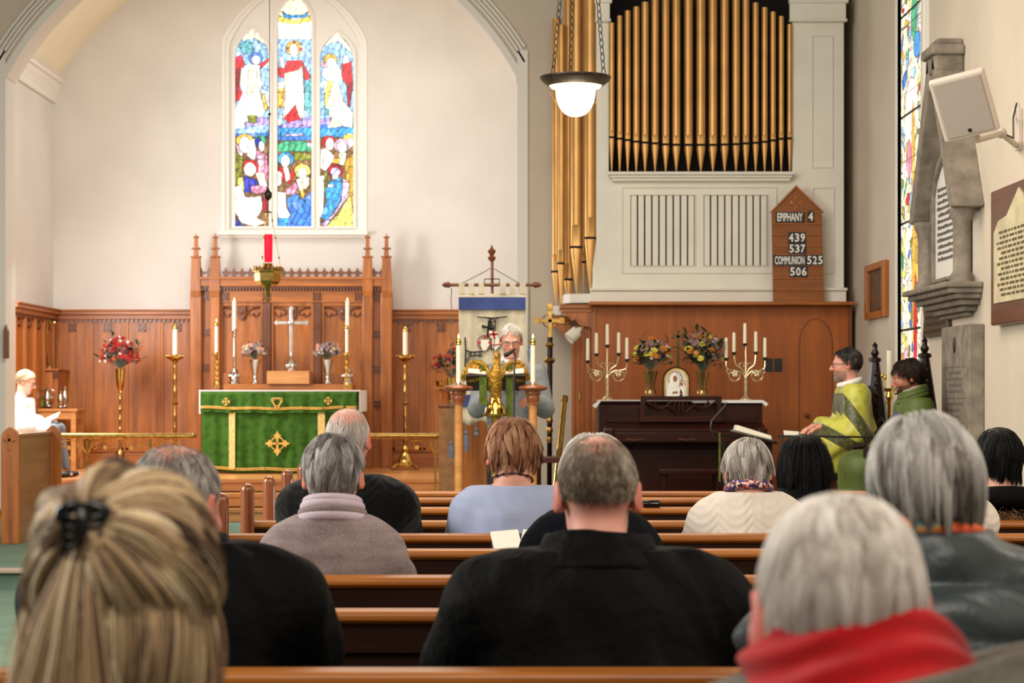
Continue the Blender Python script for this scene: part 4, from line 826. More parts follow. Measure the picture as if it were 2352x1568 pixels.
m = MB(); m.box(xa-0.045, xa+0.012, z1+0.05, z2, WZ(1004, z1), WZ(1000, z1)+0.012); T.add('top_moulding', m, 'desk_oak', bev=0.004); T.add('skirting', MB().box(xa, xa+0.012, z1+0.05, z2, PH, PH+0.16), 'desk_oak', bev=0.004)
# iron churchwarden wand holder / dark pointed plate on the left jamb
x, y, z0 = W(13, 783, 20.8); m = MB(); m.prism([(x-0.02, WZ(823, 20.8)), (x+0.022, WZ(823, 20.8)), (x+0.022, WZ(760, 20.8)), (x, WZ(745, 20.8)), (x-0.02, WZ(760, 20.8))], 20.78, 20.86)
single('wall_plaque', 'narrow dark pointed wooden plaque on the left arch jamb', 'plaque', m, 'oak_dark', (x, 20.82, z0))
# right-hand stall end behind the lectern
z1 = 18.0; T = Thing('choir_stall', 'plain oak stall end with flat top behind the eagle lectern', 'choir stall', (WX(1058, z1), z1, PH))
T.add('front_panel', MB().box(WX(1014, z1), WX(1120, z1), z1, z1+0.05, PH, WZ(936, z1)), 'oak', bev=0.004)
T.add('cap', MB().box(WX(1006, z1), WX(1124, z1), z1-0.03, z1+0.1, WZ(936, z1), WZ(929, z1)), 'oak_dark', bev=0.004)
T.add('corner_post', MB().box(WX(1008, z1), WX(1044, z1), z1-0.02, z1+0.02, PH, WZ(936, z1)), 'desk_oak', bev=0.004)
# patterned rug on the choir floor
m = MB(); m.box(WX(880, 19.9), WX(1008, 19.9), 19.0, 20.6, PH, PH+0.06)
mm, nt, b = newmat('persian_rug'); v = coords(nt); vo = nd(nt, 'ShaderNodeTexVoronoi'); vo.inputs['Scale'].default_value = 16; nt.links.new(v, vo.inputs['Vector'])
nt.links.new(ramp(nt, vo.outputs['Color'], [(0.2, (70, 60, 80)), (0.45, (150, 110, 110)), (0.6, (90, 100, 80)), (0.8, (180, 150, 140))]), b.inputs['Base Color']); b.inputs['Roughness'].default_value = 0.9
m = MB(); m.box(WX(880, 19.9), WX(1008, 19.9), 19.3, 20.6, PH, PH+0.012); single('patterned_rug', 'multicoloured patterned rug on the floor before the altar steps', 'rug', m, mm, (WX(940, 19.9), 20, PH))
# ================================================================== ORGAN
OZ = 20.0; ox = lambda p: WX(p, OZ); oz = lambda p: WZ(p, OZ); of = lambda u, d, w_: (u, OZ+d, w_)
T = Thing('pipe_organ', 'white painted organ case with a wide rank of gilded pipes', 'organ', (ox(1655), OZ, PH))
arc_in = [(ox(1398), oz(398)), (ox(1398), oz(42))]+[(ox(1608)+ (ox(1820)-ox(1608))*cos(PI-PI*i/24), oz(42)+0.75*sin(PI*i/24)) for i in range(1, 24)]+[(ox(1820), oz(42)), (ox(1820), oz(398))]
gr = [[(ox(a), oz(610)), (ox(b), oz(610)), (ox(b), oz(448)), (ox(a), oz(448))] for a, b in ((1448, 1596), (1616, 1763))]
m = MB(); m.plate([(ox(1362), oz(694)), (ox(1938), oz(694)), (ox(1938), oz(-260)), (ox(1370), oz(-260)), (ox(1370), oz(640))], [arc_in]+gr, 0, 0.08, of); T.add('case_front', m, 'white_paint')
m = MB(); m.box(ox(1362), ox(1370)+0.02, OZ+0.08, OZ+0.86, oz(694), oz(-260)); m.box(ox(1936), ox(1938), OZ+0.08, OZ+0.86, oz(694), oz(-260)); T.add('case_side', m, 'white_paint')
T.add('dark_interior', MB().box(ox(1372), ox(1934), OZ+0.5, OZ+0.55, oz(690), oz(-250)), 'black_void')
for a, b in ((1370, 1400), (1815, 1941)):
    m = MB(); m.box(ox(a)-0.01, ox(b), OZ-0.06, OZ, oz(46), oz(8)); m.box(ox(a)-0.02, ox(b)+0.02, OZ-0.09, OZ, oz(10), oz(2)); m.box(ox(a)-0.015, ox(b)+0.01, OZ-0.08, OZ, oz(52), oz(46))
    T.add('cornice', m, 'white_paint', bev=0.006)
m = MB(); m.box(ox(1396), ox(1820), OZ-0.13, OZ, oz(404), oz(397)); m.box(ox(1401), ox(1816), OZ-0.1, OZ, oz(410), oz(404)); m.box(ox(1405), ox(1813), OZ-0.07, OZ, oz(417), oz(410)); T.add('pipe_sill', m, 'white_paint', bev=0.005)
def frame(m, a, b, t, c_, w_=2.5, d=0.015):
    m.plate([(ox(a), oz(c_)), (ox(b), oz(c_)), (ox(b), oz(t)), (ox(a), oz(t))], [[(ox(a+w_), oz(c_-w_)), (ox(b-w_), oz(c_-w_)), (ox(b-w_), oz(t+w_)), (ox(a+w_), oz(t+w_))]], -d, 0, of)
for fr_ in ((1864, 1913, 82, 386), (1866, 1916, 430, 628), (1428, 1784, 429, 628)):
    m = MB(); frame(m, *fr_); T.add('panel_moulding', m, 'white_paint', bev=0.004)
m = MB(); m.box(ox(1357), ox(1941), OZ-0.07, OZ, oz(694), oz(668)); m.box(ox(1355), ox(1943), OZ-0.1, OZ, oz(668), oz(662)); T.add('base_moulding', m, 'white_paint', bev=0.005)
for a, b in ((1448, 1596), (1616, 1763)):
    g = T.add('grille', MB().box(ox(a)-0.0, ox(b), OZ+0.07, OZ+0.075, oz(610), oz(448)), 'black_void')
    for i in range(9):
        c = a+(b-a)*(i+0.5)/9; hw = (b-a)/9*0.40; T.add('slat', MB().box(ox(c-hw), ox(c+hw), OZ+0.0, OZ+0.05, oz(609.5), oz(448.5)), 'white_paint', parent=g, bev=0.006)
    m = MB(); frame(m, a-2, b+2, 446, 612, 2, 0.012); T.add('grille_frame', m, 'white_paint', parent=g)
def pipe(cx, w_, top, ml, foot, z, mh=None, ang=0.0, wf=2.5):
    # cylindrical flue pipe: body, flattened mouth with dark slot, conical foot ending on the sill
    r = S(w_, z)/2; x = WX(cx, z); zt_ = WZ(top, z); zm = WZ(ml, z); zf = WZ(foot, z); n = 28; mh = mh or S(w_*0.95, z)
    m = MB(); m.lathe([(r*0.9, zt_-0.05), (r*0.9, zt_), (r, zt_), (r, zm+mh*1.05)], (x, z, 0), n)
    rg = []
    for h, f_ in ((zm+mh*1.05, 1.0), (zm+mh*0.95, 0.80), (zm+0.01, 0.72), (zm, 0.72)):
        ring = []
        for j in range(n):
            a = 2*PI*j/n; px, py = r*cos(a), r*sin(a)
            dx, dy = px*cos(ang)+py*sin(ang), -px*sin(ang)+py*cos(ang); dy = max(dy, -r*f_); ring.append((x+dx*cos(ang)-dy*sin(ang), z+dx*sin(ang)+dy*cos(ang), h))
        rg.append(ring)
    m.rings(rg); p = T.add('organ_pipe', m, 'gold_paint', smooth=True)
    m = MB(); dr = Vector((sin(ang), -cos(ang), 0)); tt = Vector((cos(ang), sin(ang), 0)); cc = Vector((x, z, zm-0.008))
    m.cbox(cc+dr*r*0.38, (r*1.9, r*0.9, 0.022), Matrix.Rotation(ang, 3, 'Z')); T.add('pipe_mouth', m, 'black_void', parent=p)
    m = MB(); rg = [[(x+rr_*cos(2*PI*j/n), z+(max(rr_*sin(2*PI*j/n), -rr_*fl)), h) for j in range(n)] for h, rr_, fl in ((zm-0.018, r, 0.8), (zm-0.05, r*0.99, 0.95), (zf, S(wf, z)/2, 1))]; m.rings(rg); T.add('pipe_foot', m, 'gold_paint', parent=p, smooth=True)
xs = [490, 530, 570, 613, 657, 707, 760, 813, 874, 936, 996, 1055, 1112, 1161, 1210, 1255, 1297, 1338, 1380]
wsz = [27, 28, 30, 33, 36, 37, 38, 41, 43, 46, 43, 41, 38, 35, 31, 30, 28, 27, 25]
tops = [115, 80, 55, 35, 12, -5, -18, -28, -36, -40, -36, -28, -18, -5, 15, 38, 60, 82, 122]
mths = [683, 690, 697, 705, 710, 714, 719, 721, 722, 722, 722, 720, 718, 714, 711, 706, 699, 691, 689]
for a, b, c, d in zip(xs, wsz, tops, mths): pipe(1180+a/2.1775, b/2.1775, c/2.1775, d/2.1775, 396.5, OZ-0.02)
for cx, w_, t, ml, ft, z, ang in ((1279, 22, 44, 622, 705, 20.55, -0.7), (1290, 17, 58, 603, 708, 20.35, -0.5), (1306, 21, -70, 640, 700, 20.45, -0.4), (1325, 29, -110, 566, 677, 20.2, -0.3), (1341, 12, -60, 600, 672, 20.5, 0), (1356, 27, -120, 545, 672, 20.1, 0.1)):
    pipe(cx, w_, t, ml, ft, z, S(w_*1.6, z), ang)
m = MB(); m.prism([(WX(1292, 20.1), 20.6), (WX(1295, 20.1), 20.12), (WX(1310, 20.0), 20.02), (ox(1366), 19.99), (ox(1366), 20.6)], WZ(696, 20), WZ(674, 20), lambda u, d, w_: (u, w_, d)); T.add('pipe_block', m, 'white_paint', bev=0.01)
m = MB(); m.prism([(WX(1263, 20.5), 20.85), (WX(1266, 20.4), 20.4), (WX(1300, 20.3), 20.35), (WX(1300, 20.5), 20.85)], WZ(725, 20.4), WZ(702, 20.4), lambda u, d, w_: (u, w_, d)); T.add('pipe_block', m, 'white_paint', bev=0.01)
# oak panelling below the organ
P = Thing('organ_screen', 'smooth oak panelled screen carrying the white organ case', 'panelling', (ox(1655), OZ, PH))
P.add('front_panel', MB().box(ox(1360), ox(1955), OZ+0.0, OZ+0.06, PH, oz(702)), 'panel')
P.add('cap_moulding', MB().box(ox(1352), ox(1957), OZ-0.19, OZ+0.1, oz(702), oz(694)), 'oak_x', bev=0.008)
P.add('cover_strip', MB().box(ox(1600), ox(1603), OZ-0.006, OZ, PH, oz(704)), 'oak')
P.add('side_panel', MB().box(WX(1309, 20.6), ox(1362), 20.05, 20.12, PH, WZ(750, 20.1)), 'panel')
for px in (1318, 1328, 1338, 1352): P.add('batten', MB().box(WX(px, 20.1), WX(px+2, 20.1), 20.03, 20.05, PH, WZ(752, 20.1)), 'oak')
P.add('lock', MB().box(WX(1328, 20.1), WX(1332, 20.1), 20.015, 20.05, WZ(920, 20.1), WZ(896, 20.1)), 'brass_old')
P.add('corner_post', MB().box(ox(1359), ox(1368), OZ-0.01, OZ+0.1, PH, oz(702)), 'oak')
P.add('end_post', MB().box(ox(1948), ox(1956), OZ-0.03, OZ+0.9, PH, oz(700)), 'oak_dark')
def bracket(x0, x1, y0, y1, zt_, nm):
    m = MB(); m.box(x0, x1, y0, y1, zt_-0.04, zt_); m.box(x0+0.02, x1, y0+0.02, y1, zt_-0.075, zt_-0.04); P.add('bracket_shelf', m, 'oak_x', bev=0.005)
    L = [(x1, zt_-0.075), (x0+0.03, zt_-0.075), (x0+0.03, zt_-0.11), (x0+0.08, zt_-0.12), (x0+0.12, zt_-0.16), (x0+(x1-x0)*0.45, zt_-0.14), (x0+(x1-x0)*0.6, zt_-0.2), (x1-0.03, zt_-0.22), (x1, zt_-0.27)]
    P.add('scalloped_bracket', MB().prism(L, y0+0.03, y0+0.07), 'oak', bev=0.004)
bracket(WX(1286, 20.05), ox(1362), 19.97, 20.6, WZ(699, 20), 0); bracket(WX(1264, 20.4), WX(1312, 20.4), 20.33, 20.85, WZ(727, 20.4), 1)
m = MB(); c0, c1, ct = WX(1836, OZ), WX(1912, OZ), WZ(790, OZ)
L = [(c0, PH+0.2), (c0, ct)]+[((c0+c1)/2-(c1-c0)/2*cos(PI*i/16), ct+0.24*sin(PI*i/16)) for i in range(1, 16)]+[(c1, ct), (c1, PH+0.2)]
m.tube([(u, OZ-0.001, w_) for u, w_ in L], 0.006, 5); d = P.add('hidden_door', m, 'oak_dark')
m = MB(); m.ball((WX(1852, OZ), OZ-0.03, WZ(954, OZ)), 0.022, 10, 8); m.cyl((WX(1852, OZ), OZ, WZ(954, OZ)), (WX(1852, OZ), OZ-0.03, WZ(954, OZ)), 0.008, n=8); P.add('knob', m, 'oak_dark', parent=d, smooth=True)
for a, b, lb in ((1757, 1774, 'left'), (1778, 1796, 'right')):
    T_ = Thing('switch_plate', f'black square switch plate on the oak screen, {lb} one of the pair', 'switch', (ox((a+b)/2), OZ, oz(838)), 'black switch plates')
    T_.add('plate', MB().box(ox(a), ox(b), OZ-0.012, OZ, oz(853), oz(823)), 'black', bev=0.003); T_.add('switch', MB().box(ox((a+b)/2)-0.008, ox((a+b)/2)+0.008, OZ-0.02, OZ-0.012, oz(843), oz(836)), 'black')
# ================================================================== HYMN BOARD
HZ = 19.82; hx = lambda p: WX(1180+p/2.1775, HZ); hz = lambda p: WZ(p/2.1775, HZ); hf = lambda u, d, w_: (u, HZ+d, w_)
T = Thing('hymn_board', 'gabled oak hymn board with black number cards hanging on the organ case', 'hymn board', (hx(1420), HZ, oz(694)))
T.add('board', MB().prism([(hx(1298), oz(694)), (hx(1552), oz(694)), (hx(1540), hz(1055)), (hx(1412), hz(935)), (hx(1290), hz(1055))], 0, 0.025, hf), wood('board_oak', (116, 62, 20), (150, 88, 36), 0, 1, 0.6, 0.0))
for s_, e in ((1, 1280), (-1, 1551)): T.add('gable_edge', MB().prism([(hx(e), hz(1062)), (hx(1412), hz(925)), (hx(1412), hz(937)), (hx(e+s_*10), hz(1062))], -0.02, 0.03, hf), 'oak', bev=0.002)
T.add('eave_rail', MB().box(hx(1284), hx(1547), HZ-0.012, HZ, hz(1062), hz(1056)), 'oak')
for yy in (1118, 1173, 1229, 1272, 1330, 1390, 1448): T.add('card_rail', MB().box(hx(1290+(yy-1055)*0.02), hx(1541+(yy-1055)*0.02), HZ-0.012, HZ, hz(yy+3), hz(yy-3)), 'oak', bev=0.002)
m = MB()
for a, b, c, d in ((-3, 3, -22, 22), (-20, 20, -3, 3)): m.box(hx(1412+a), hx(1412+b), HZ-0.004, HZ, hz(1012-c), hz(1012-d)) if hz(1012-c) < hz(1012-d) else m.box(hx(1412+a), hx(1412+b), HZ-0.004, HZ, hz(1012-d), hz(1012-c))
for dx, dy in ((-22, 0), (22, 0), (0, -24), (0, 24)): m.ball((hx(1412+dx), HZ-0.002, hz(1012+dy)), (0.02, 0.005, 0.02), 8, 5)
T.add('carved_cross', m, 'oak')
def card(txt, x0, x1, y0, y1, label, grp, kind='number_card'):
    zz = (hz(y0)+hz(y1))/2; xx = (hx(x0)+hx(x1))/2; C = Thing(kind, label, 'card', (xx, HZ-0.012, hz(y1)), grp)
    C.add('card_face', MB().box(hx(x0), hx(x1), HZ-0.018, HZ-0.013, hz(y1), hz(y0)), 'black')
    w_ = (hx(x1)-hx(x0))*(0.9 if len(txt) > 1 else 0.78); h = (hz(y0)-hz(y1))*0.76
    m = textmesh(txt, h, w_, bold=0.02); C.add('lettering', m.xf(lambda p: p+Vector((xx, HZ-0.0195, zz))), 'text_white')
card('EPIPHANY', 1310, 1451, 1059, 1113, 'black word card reading EPIPHANY at the top of the hymn board', None, 'word_card')
card('COMMUNION', 1296, 1461, 1275, 1329, 'black word card reading COMMUNION low on the hymn board', None, 'word_card')
rown = {'439': 'topmost hymn number row of the board', '537': 'hymn number row just above the word COMMUNION', '525': 'number standing right beside the word COMMUNION', '506': 'bottom hymn number row of the board'}
for row, x0, x1, y0, y1 in (('4', 1469, 1499, 1055, 1112), ('439', 1372, 1458, 1161, 1216), ('537', 1374, 1459, 1217, 1270), ('525', 1463, 1546, 1274, 1328), ('506', 1378, 1466, 1331, 1385)):
    for i, ch in enumerate(row):
        w_ = (x1-x0)/len(row); od = ['first', 'middle', 'last'][i]
        card(ch, x0+i*w_, x0+(i+1)*w_, y0, y1, (f'{od} digit card in the {rown[row]}' if len(row) > 1 else 'single digit card showing 4 beside the word EPIPHANY'), 'white on black digit cards of the hymn board')
# ================================================================== PENDANT LAMP
z = 13.0; cx, _, c_z = W(1322, 180, z); k = S(1, z)
T = Thing('pendant_lamp', 'glowing white glass bell pendant under a dark bronze ring', 'lamp', (cx, z, WZ(268, z)))
m = MB(); m.lathe([(58, 14), (62, 10), (78, 22), (81, 28), (80, 32), (70, 30), (60, 20), (58, 14)], (0, 0, 0), 48); m.v = [(cx+p[0]*k, z+p[1]*k, WZ(208, z)+p[2]*k) for p in m.v]; T.add('bronze_ring', m, 'iron', smooth=True)
m = MB(); m.lathe([(79+0, 29), (82, 28), (82, 31), (79, 32)], (0, 0, 0), 48); m.v = [(cx+p[0]*k, z+p[1]*k, WZ(208, z)+p[2]*k) for p in m.v]; T.add('rim_band', m, 'iron', smooth=True)
M['lamp_glass'] = plain('lamp_glass', (255, 250, 238), 0.3, emit=(255, 240, 214), estr=3.2); M['lamp_shell'] = plain('lamp_reflector', (255, 236, 210), 0.4, emit=(255, 220, 180), estr=1.0)
m = MB(); m.lathe([(0, 20), (60, 17), (61, 12), (56, 6), (46, 3), (0, 3)], (0, 0, 0), 48); m.v = [(cx+p[0]*k, z+p[1]*k, WZ(208, z)+p[2]*k) for p in m.v]; T.add('reflector_dish', m, 'lamp_shell', smooth=True)
m = MB(); m.lathe([(0, 3), (46, 2), (45, -10), (42, -26), (36, -40), (26, -52), (14, -58), (0, -60)], (0, 0, 0), 48); m.v = [(cx+p[0]*k, z+p[1]*k, WZ(208, z)+p[2]*k) for p in m.v]; T.add('glass_bell', m, 'lamp_glass', smooth=True)
def chain(p0, p1, link, r):
    m = MB(); p0 = Vector(p0); p1 = Vector(p1); d = (p1-p0); n = int(d.length/(link*0.74)); d.normalize(); u = d.orthogonal().normalized(); w_ = d.cross(u)
    for i in range(n):
        c = p0+d*link*0.74*(i+0.5); a = u if i % 2 else w_
        m.tube([tuple(c+d*link*0.5*cos(t)+a*link*0.24*sin(t)) for t in [2*PI*j/10 for j in range(10)]], r, 5, True)
    return m
for i in range(3):
    a = PI/2+2*PI*i/3+0.16; e = (cx+k*68*cos(a), z+k*68*sin(a), WZ(176, z)); tp_ = (cx+k*(8+26*cos(a)), z+k*26*sin(a), WZ(-260, z)); T.add('chain', chain(e, tp_, 22*k, 1.1*k), 'iron')
M['thin_wire'] = plain('copper_wire', (190, 130, 90), 0.4, 0.8)
for s_ in (-1, 1): T.add('wire', MB().tube([(cx+s_*k*64, z, WZ(206, z)), (cx+s_*k*44, z, WZ(238, z))], 0.4*k, 4), 'thin_wire')
l = bpy.data.lights.new('pendant_bulb', 'POINT'); l.energy = 45; l.color = (1, 0.84, 0.62); l.shadow_soft_size = 0.12; lo_ = bpy.data.objects.new('pendant_bulb', l); COL.objects.link(lo_); lo_.location = (cx, z, WZ(290, z)); lo_.parent = None
# spotlight on the organ bracket
x, y, zz = W(1316, 770, 19.8); T = Thing('spotlight', 'small cream wall spotlight under the organ bracket', 'lamp', (x, y, zz)); k = S(1, 19.8)
m = MB(); d = Vector((-0.7, -0.25, -0.62)).normalized(); c = Vector((x, y, zz)); m.tube([c-d*14*k, c-d*13*k, c+d*12*k, c+d*13*k, c+d*9*k], [10*k, 14*k, 15*k, 14*k, 11*k], 20); T.add('lamp_head', m, 'white_paint', smooth=True)
m = MB(); m.tube([c-d*13*k, c-d*20*k, c-d*24*k], [8*k, 6.5*k, 5*k], 14); T.add('neck', m, 'white_paint', smooth=True)
T.add('mounting', MB().tube([c-d*22*k, (WX(1338, 20), 20.02, WZ(752, 20))], 0.012, 8), 'white_paint')
# ================================================================== PIANO
PZ = 18.6; qx = lambda p: WX(1260+p/3.3367, PZ); qz = lambda p: WZ(660+p/3.3367, PZ)
T = Thing('upright_piano', 'dark mahogany upright piano with fretted music desk', 'piano', (qx(1010), PZ, PH))
T.add('case', MB().box(qx(385), qx(1640), PZ, PZ+0.6, PH+0.04, qz(885)), 'mahogany', bev=0.01)
T.add('lid', MB().box(qx(372), qx(1652), PZ-0.04, PZ+0.62, qz(885), qz(870)), 'mahogany', bev=0.008)
T.add('upper_panel', MB().box(qx(440), qx(1600), PZ-0.012, PZ, qz(1035), qz(895)), 'mahogany', bev=0.01)
KZ = PZ-0.32; rx = lambda p: WX(1260+p/3.3367, KZ); rz = lambda p: WZ(660+p/3.3367, KZ)
T.add('fallboard', MB().prism([(PZ, qz(1035)), (PZ-0.05, qz(1040)), (KZ+0.03, rz(1085)), (KZ+0.03, rz(1110)), (PZ, rz(1110))], qx(425), qx(1640), lambda u, d, w_: (d, u, w_)), 'mahogany', bev=0.006)
T.add('key_bed', MB().box(rx(440), rx(1630), KZ, PZ, rz(1190), rz(1108)), 'mahogany', bev=0.012)
for a in (rx(425), rx(1600)): T.add('side_arm', MB().box(a, a+0.09, KZ-0.03, PZ, rz(1210), rz(1075)), 'mahogany', bev=0.02)
T.add('lower_panel', MB().box(qx(470), qx(1570), PZ-0.015, PZ, PH+0.12, rz(1240)), 'mahogany', bev=0.01)
for a in (rx(432), rx(1610)):
    m = MB(); m.lathe([(0.045, 0), (0.03, 0.08), (0.04, 0.2), (0.028, 0.4), (0.045, rz(1210)-PH), (0, rz(1210)-PH)], (a+0.04, KZ+0.03, PH), 14); T.add('leg', m, 'mahogany', smooth=True)
for c in (660, 1060):
    m = MB()
    for s_ in (-1, 1): m.tube([(rx(c+s_*q), KZ-0.006, rz(1165+4*sin(q/9))) for q in range(0, 70, 6)], 0.005, 5)
    T.add('key_bed_ornament', m, 'oak_dark')
DZ = PZ-0.12; dx_ = lambda p: WX(1260+p/3.3367, DZ); dz_ = lambda p: WZ(660+p/3.3367, DZ)
m = MB(); O = [(dx_(700), dz_(1030)), (dx_(1330), dz_(1030)), (dx_(1326), dz_(832)), (dx_(706), dz_(832))]; I = [(dx_(740), dz_(985)), (dx_(1292), dz_(985)), (dx_(1290), dz_(865)), (dx_(742), dz_(865))]
m.plate(O, [I], DZ, DZ+0.02); 
for s_, e in ((1, 742), (-1, 1290)): m.tube([(dx_(e), DZ+0.01, dz_(870)), (dx_(e+s_*90), DZ+0.01, dz_(925)), (dx_(e+s_*180), DZ+0.01, dz_(910)), (dx_(e+s_*240), DZ+0.01, dz_(960))], 0.012, 6); m.tube([(dx_(e+s_*60), DZ+0.01, dz_(870)), (dx_(e+s_*120), DZ+0.01, dz_(940)), (dx_(e+s_*200), DZ+0.01, dz_(875))], 0.011, 6)
for q in (0, 1, 2): m.tube([(dx_(1016+(q-1)*30+22*cos(a)), DZ+0.01, dz_(925+50*sin(a))) for a in [2*PI*i/20 for i in range(20)]], 0.008, 5, True)
T.add('music_desk', m, 'mahogany', bev=0.003)
cl = MB(); zt_ = qz(868); cl.box(qx(385), qx(1640), PZ-0.03, PZ+0.55, zt_, zt_+0.006)
cl.add([(qx(385), PZ-0.04, zt_+0.006), (qx(332), PZ-0.04, qz(905)), (qx(360), PZ-0.04, qz(925)), (qx(402), PZ-0.04, zt_+0.001), (qx(385), PZ-0.03, zt_+0.006), (qx(332), PZ-0.03, qz(905)), (qx(360), PZ-0.03, qz(925)), (qx(402), PZ-0.03, zt_+0.001)], [(0, 1, 2, 3), (7, 6, 5, 4), (0, 4, 5, 1), (1, 5, 6, 2), (2, 6, 7, 3)])
cl.add([(qx(1640), PZ-0.04, zt_+0.006), (qx(1680), PZ-0.04, qz(890)), (qx(1660), PZ-0.04, qz(912)), (qx(1620), PZ-0.04, zt_+0.001), (qx(1640), PZ-0.03, zt_+0.006), (qx(1680), PZ-0.03, qz(890)), (qx(1660), PZ-0.03, qz(912)), (qx(1620), PZ-0.03, zt_+0.001)], [(3, 2, 1, 0), (4, 5, 6, 7), (0, 4, 5, 1), (1, 5, 6, 2), (2, 6, 7, 3)])
cl.box(qx(1090), qx(1640), PZ-0.045, PZ-0.035, qz(884), zt_+0.006)
single('table_runner', 'white cloth laid over the top of the piano', 'cloth', cl, 'linen', (qx(1010), PZ, zt_))
TP = zt_+0.006
T = Thing('piano_bench', 'dark wooden bench with turned legs in front of the piano', 'bench', (rx(1100), 17.7, PH)); bz = 17.7; b0, b1, bt = WX(1517, bz), WX(1662, bz), WZ(1077, bz)
T.add('seat', MB().box(b0, b1, bz, bz+0.36, bt-0.05, bt), 'mahogany', bev=0.012)
for a in (b0+0.04, b1-0.04):
    for y in (bz+0.04, bz+0.32): m = MB(); m.lathe([(0.02, 0), (0.028, 0.06), (0.02, 0.1), (0.03, 0.25), (0.022, bt-0.1-PH), (0.03, bt-0.05-PH), (0, bt-0.05-PH)], (a, y, PH), 12); T.add('leg', m, 'mahogany', smooth=True)
M['silvered'] = plain('silvered_metal', (222, 205, 170), 0.25, 1.0, var=0.1, vscale=20)
def candelabrum(px, pb, cups, tops_, label, lb):
    z = PZ+0.2; k = S(1, z); x = WX(px, z); T = Thing('candelabrum', label, 'candelabrum', (x, z, TP), 'candelabra on the piano')
    m = MB(); m.lathe([(0, 0), (14*k, 0), (14*k, 3*k), (9*k, 6*k), (5*k, 10*k), (0, 10*k)], (x, z, TP), 24); T.add('base', m, 'silvered', smooth=True)
    zt2 = WZ(cups[2][1], z); m = MB(); pr = [(0, 6*k)]; 
    for i in range(9): pr += [(3.2*k, (9+i*5)*k), (4.4*k, (11.5+i*5)*k)]
    pr += [(3*k, 56*k), (1.8*k, 60*k), (1.6*k, zt2-TP), (0, zt2-TP)]; m.lathe(pr, (x, z, TP), 12); T.add('twisted_stem', m, 'silvered', smooth=True)
    jz = TP+58*k
    for i, (cx, cy) in enumerate(cups):
        X = WX(cx, z); Z = WZ(cy, z); s_ = -1 if i < 2 else 1
        if i != 2:
            o_ = abs(X-x); m = MB()
            if i in (1, 3): pts = [(x, z, jz), (x+s_*o_*0.35, z, jz+14*k), (x+s_*o_*0.85, z, jz+24*k), (X, z, Z)]
            else: pts = [(x, z, jz-6*k), (x+s_*o_*0.3, z, jz+8*k), (x+s_*o_*0.75, z, jz+11*k), (x+s_*o_*0.98, z, jz+16*k), (X, z, Z)]
            P_ = [Vector(p) for p in pts]; sm = []
            for a in range(len(P_)-1):
                p0 = P_[max(a-1, 0)]; p1 = P_[a]; p2 = P_[a+1]; p3 = P_[min(a+2, len(P_)-1)]
                for t in (0, .25, .5, .75): sm.append(0.5*((2*p1)+(p2-p0)*t+(2*p0-5*p1+4*p2-p3)*t*t+(3*p1-p0-3*p2+p3)*t**3))
            sm.append(P_[-1]); m.tube(sm, 1.3*k, 8)
            if i in (1, 3): m.tube([(x+s_*(8+7*cos(a)*(1-a/9))*k, z, jz+(22+7*sin(a)*(1-a/9))*k) for a in [PI*1.3-0.35*j for j in range(16)]], 1.1*k, 6)
            else:
                m.tube([(x+s_*(26+13*cos(a))*k, z, jz-2*k+12*sin(a)*k) for a in [0.6-0.35*j for j in range(14)]], 1.2*k, 6)
                for q in range(5): a = 2*PI*q/5+0.5; m.ball((x+s_*25*k+5*k*cos(a), z-2*k, jz+3*k+5*k*sin(a)), (4*k, 2*k, 4*k), 8, 5)
                m.ball((x+s_*25*k, z-3*k, jz+3*k), 2.2*k, 6, 5)
                m.tube([(x+s_*o_*0.88+5*k*cos(a), z, jz+8*k+5*k*sin(a)) for a in [2*PI*j/14 for j in range(14)]], 1.0*k, 6, True)
            T.add('arm', m, 'silvered', smooth=True)
        m = MB(); m.lathe([(0, -4*k), (2*k, -4*k), (3*k, -1*k), (6.5*k, 0.5*k), (7*k, 2*k), (4*k, 1.5*k), (4*k, 4*k), (0, 4*k)], (X, z, Z), 16); T.add('candle_cup', m, 'iron', smooth=True)
        C = Thing('candle', f'{["outermost left","inner left","tallest middle","inner right","outermost right"][i]} unlit candle of the {lb} candelabrum', 'candle', (X, z, Z+2*k), 'unlit candles in the piano candelabra')
        th = WZ(tops_[i], z)-Z-2*k; m = MB(); m.lathe([(0, 0), (3.9*k, 0), (3.4*k, th-2*k), (2*k, th), (0, th)], (X, z, Z+2*k), 14); C.add('wax', m, 'wax', smooth=True)
        m = MB(); m.cyl((X, z, Z+th), (X, z, Z+th+5*k), 0.3*k, n=5); C.add('wick', m, 'black')
candelabrum(1395, 918, [(1350, 831), (1370, 815), (1395, 795), (1421, 814), (1440, 828)], [777, 764, 744, 763, 775], 'silvered five-armed candelabrum with unlit candles, left end of piano', 'left')
candelabrum(1713, 915, [(1668, 825), (1686, 812), (1711, 792), (1736, 811), (1757, 824)], [775, 763, 742, 761, 775], 'silvered five-armed candelabrum with unlit candles, right end of piano', 'right')
vp2 = [(0.15, 0.0), (0.13, 0.08), (0.14, 0.14), (0.2, 0.2), (0.2, 0.3), (0.14, 0.38), (0.17, 0.6), (0.24, 0.9), (0.28, 1.0)]
M['gilt_vase'] = plain('tarnished_gilt', (150, 122, 78), 0.3, 1.0, var=0.15, vscale=30)
f_ = vase('ribbed gilt metal vase left of the silver icon on the piano', 1494, 917, 852, PZ+0.22, 'gilt_vase', vp2, 'gilt vases on the piano')
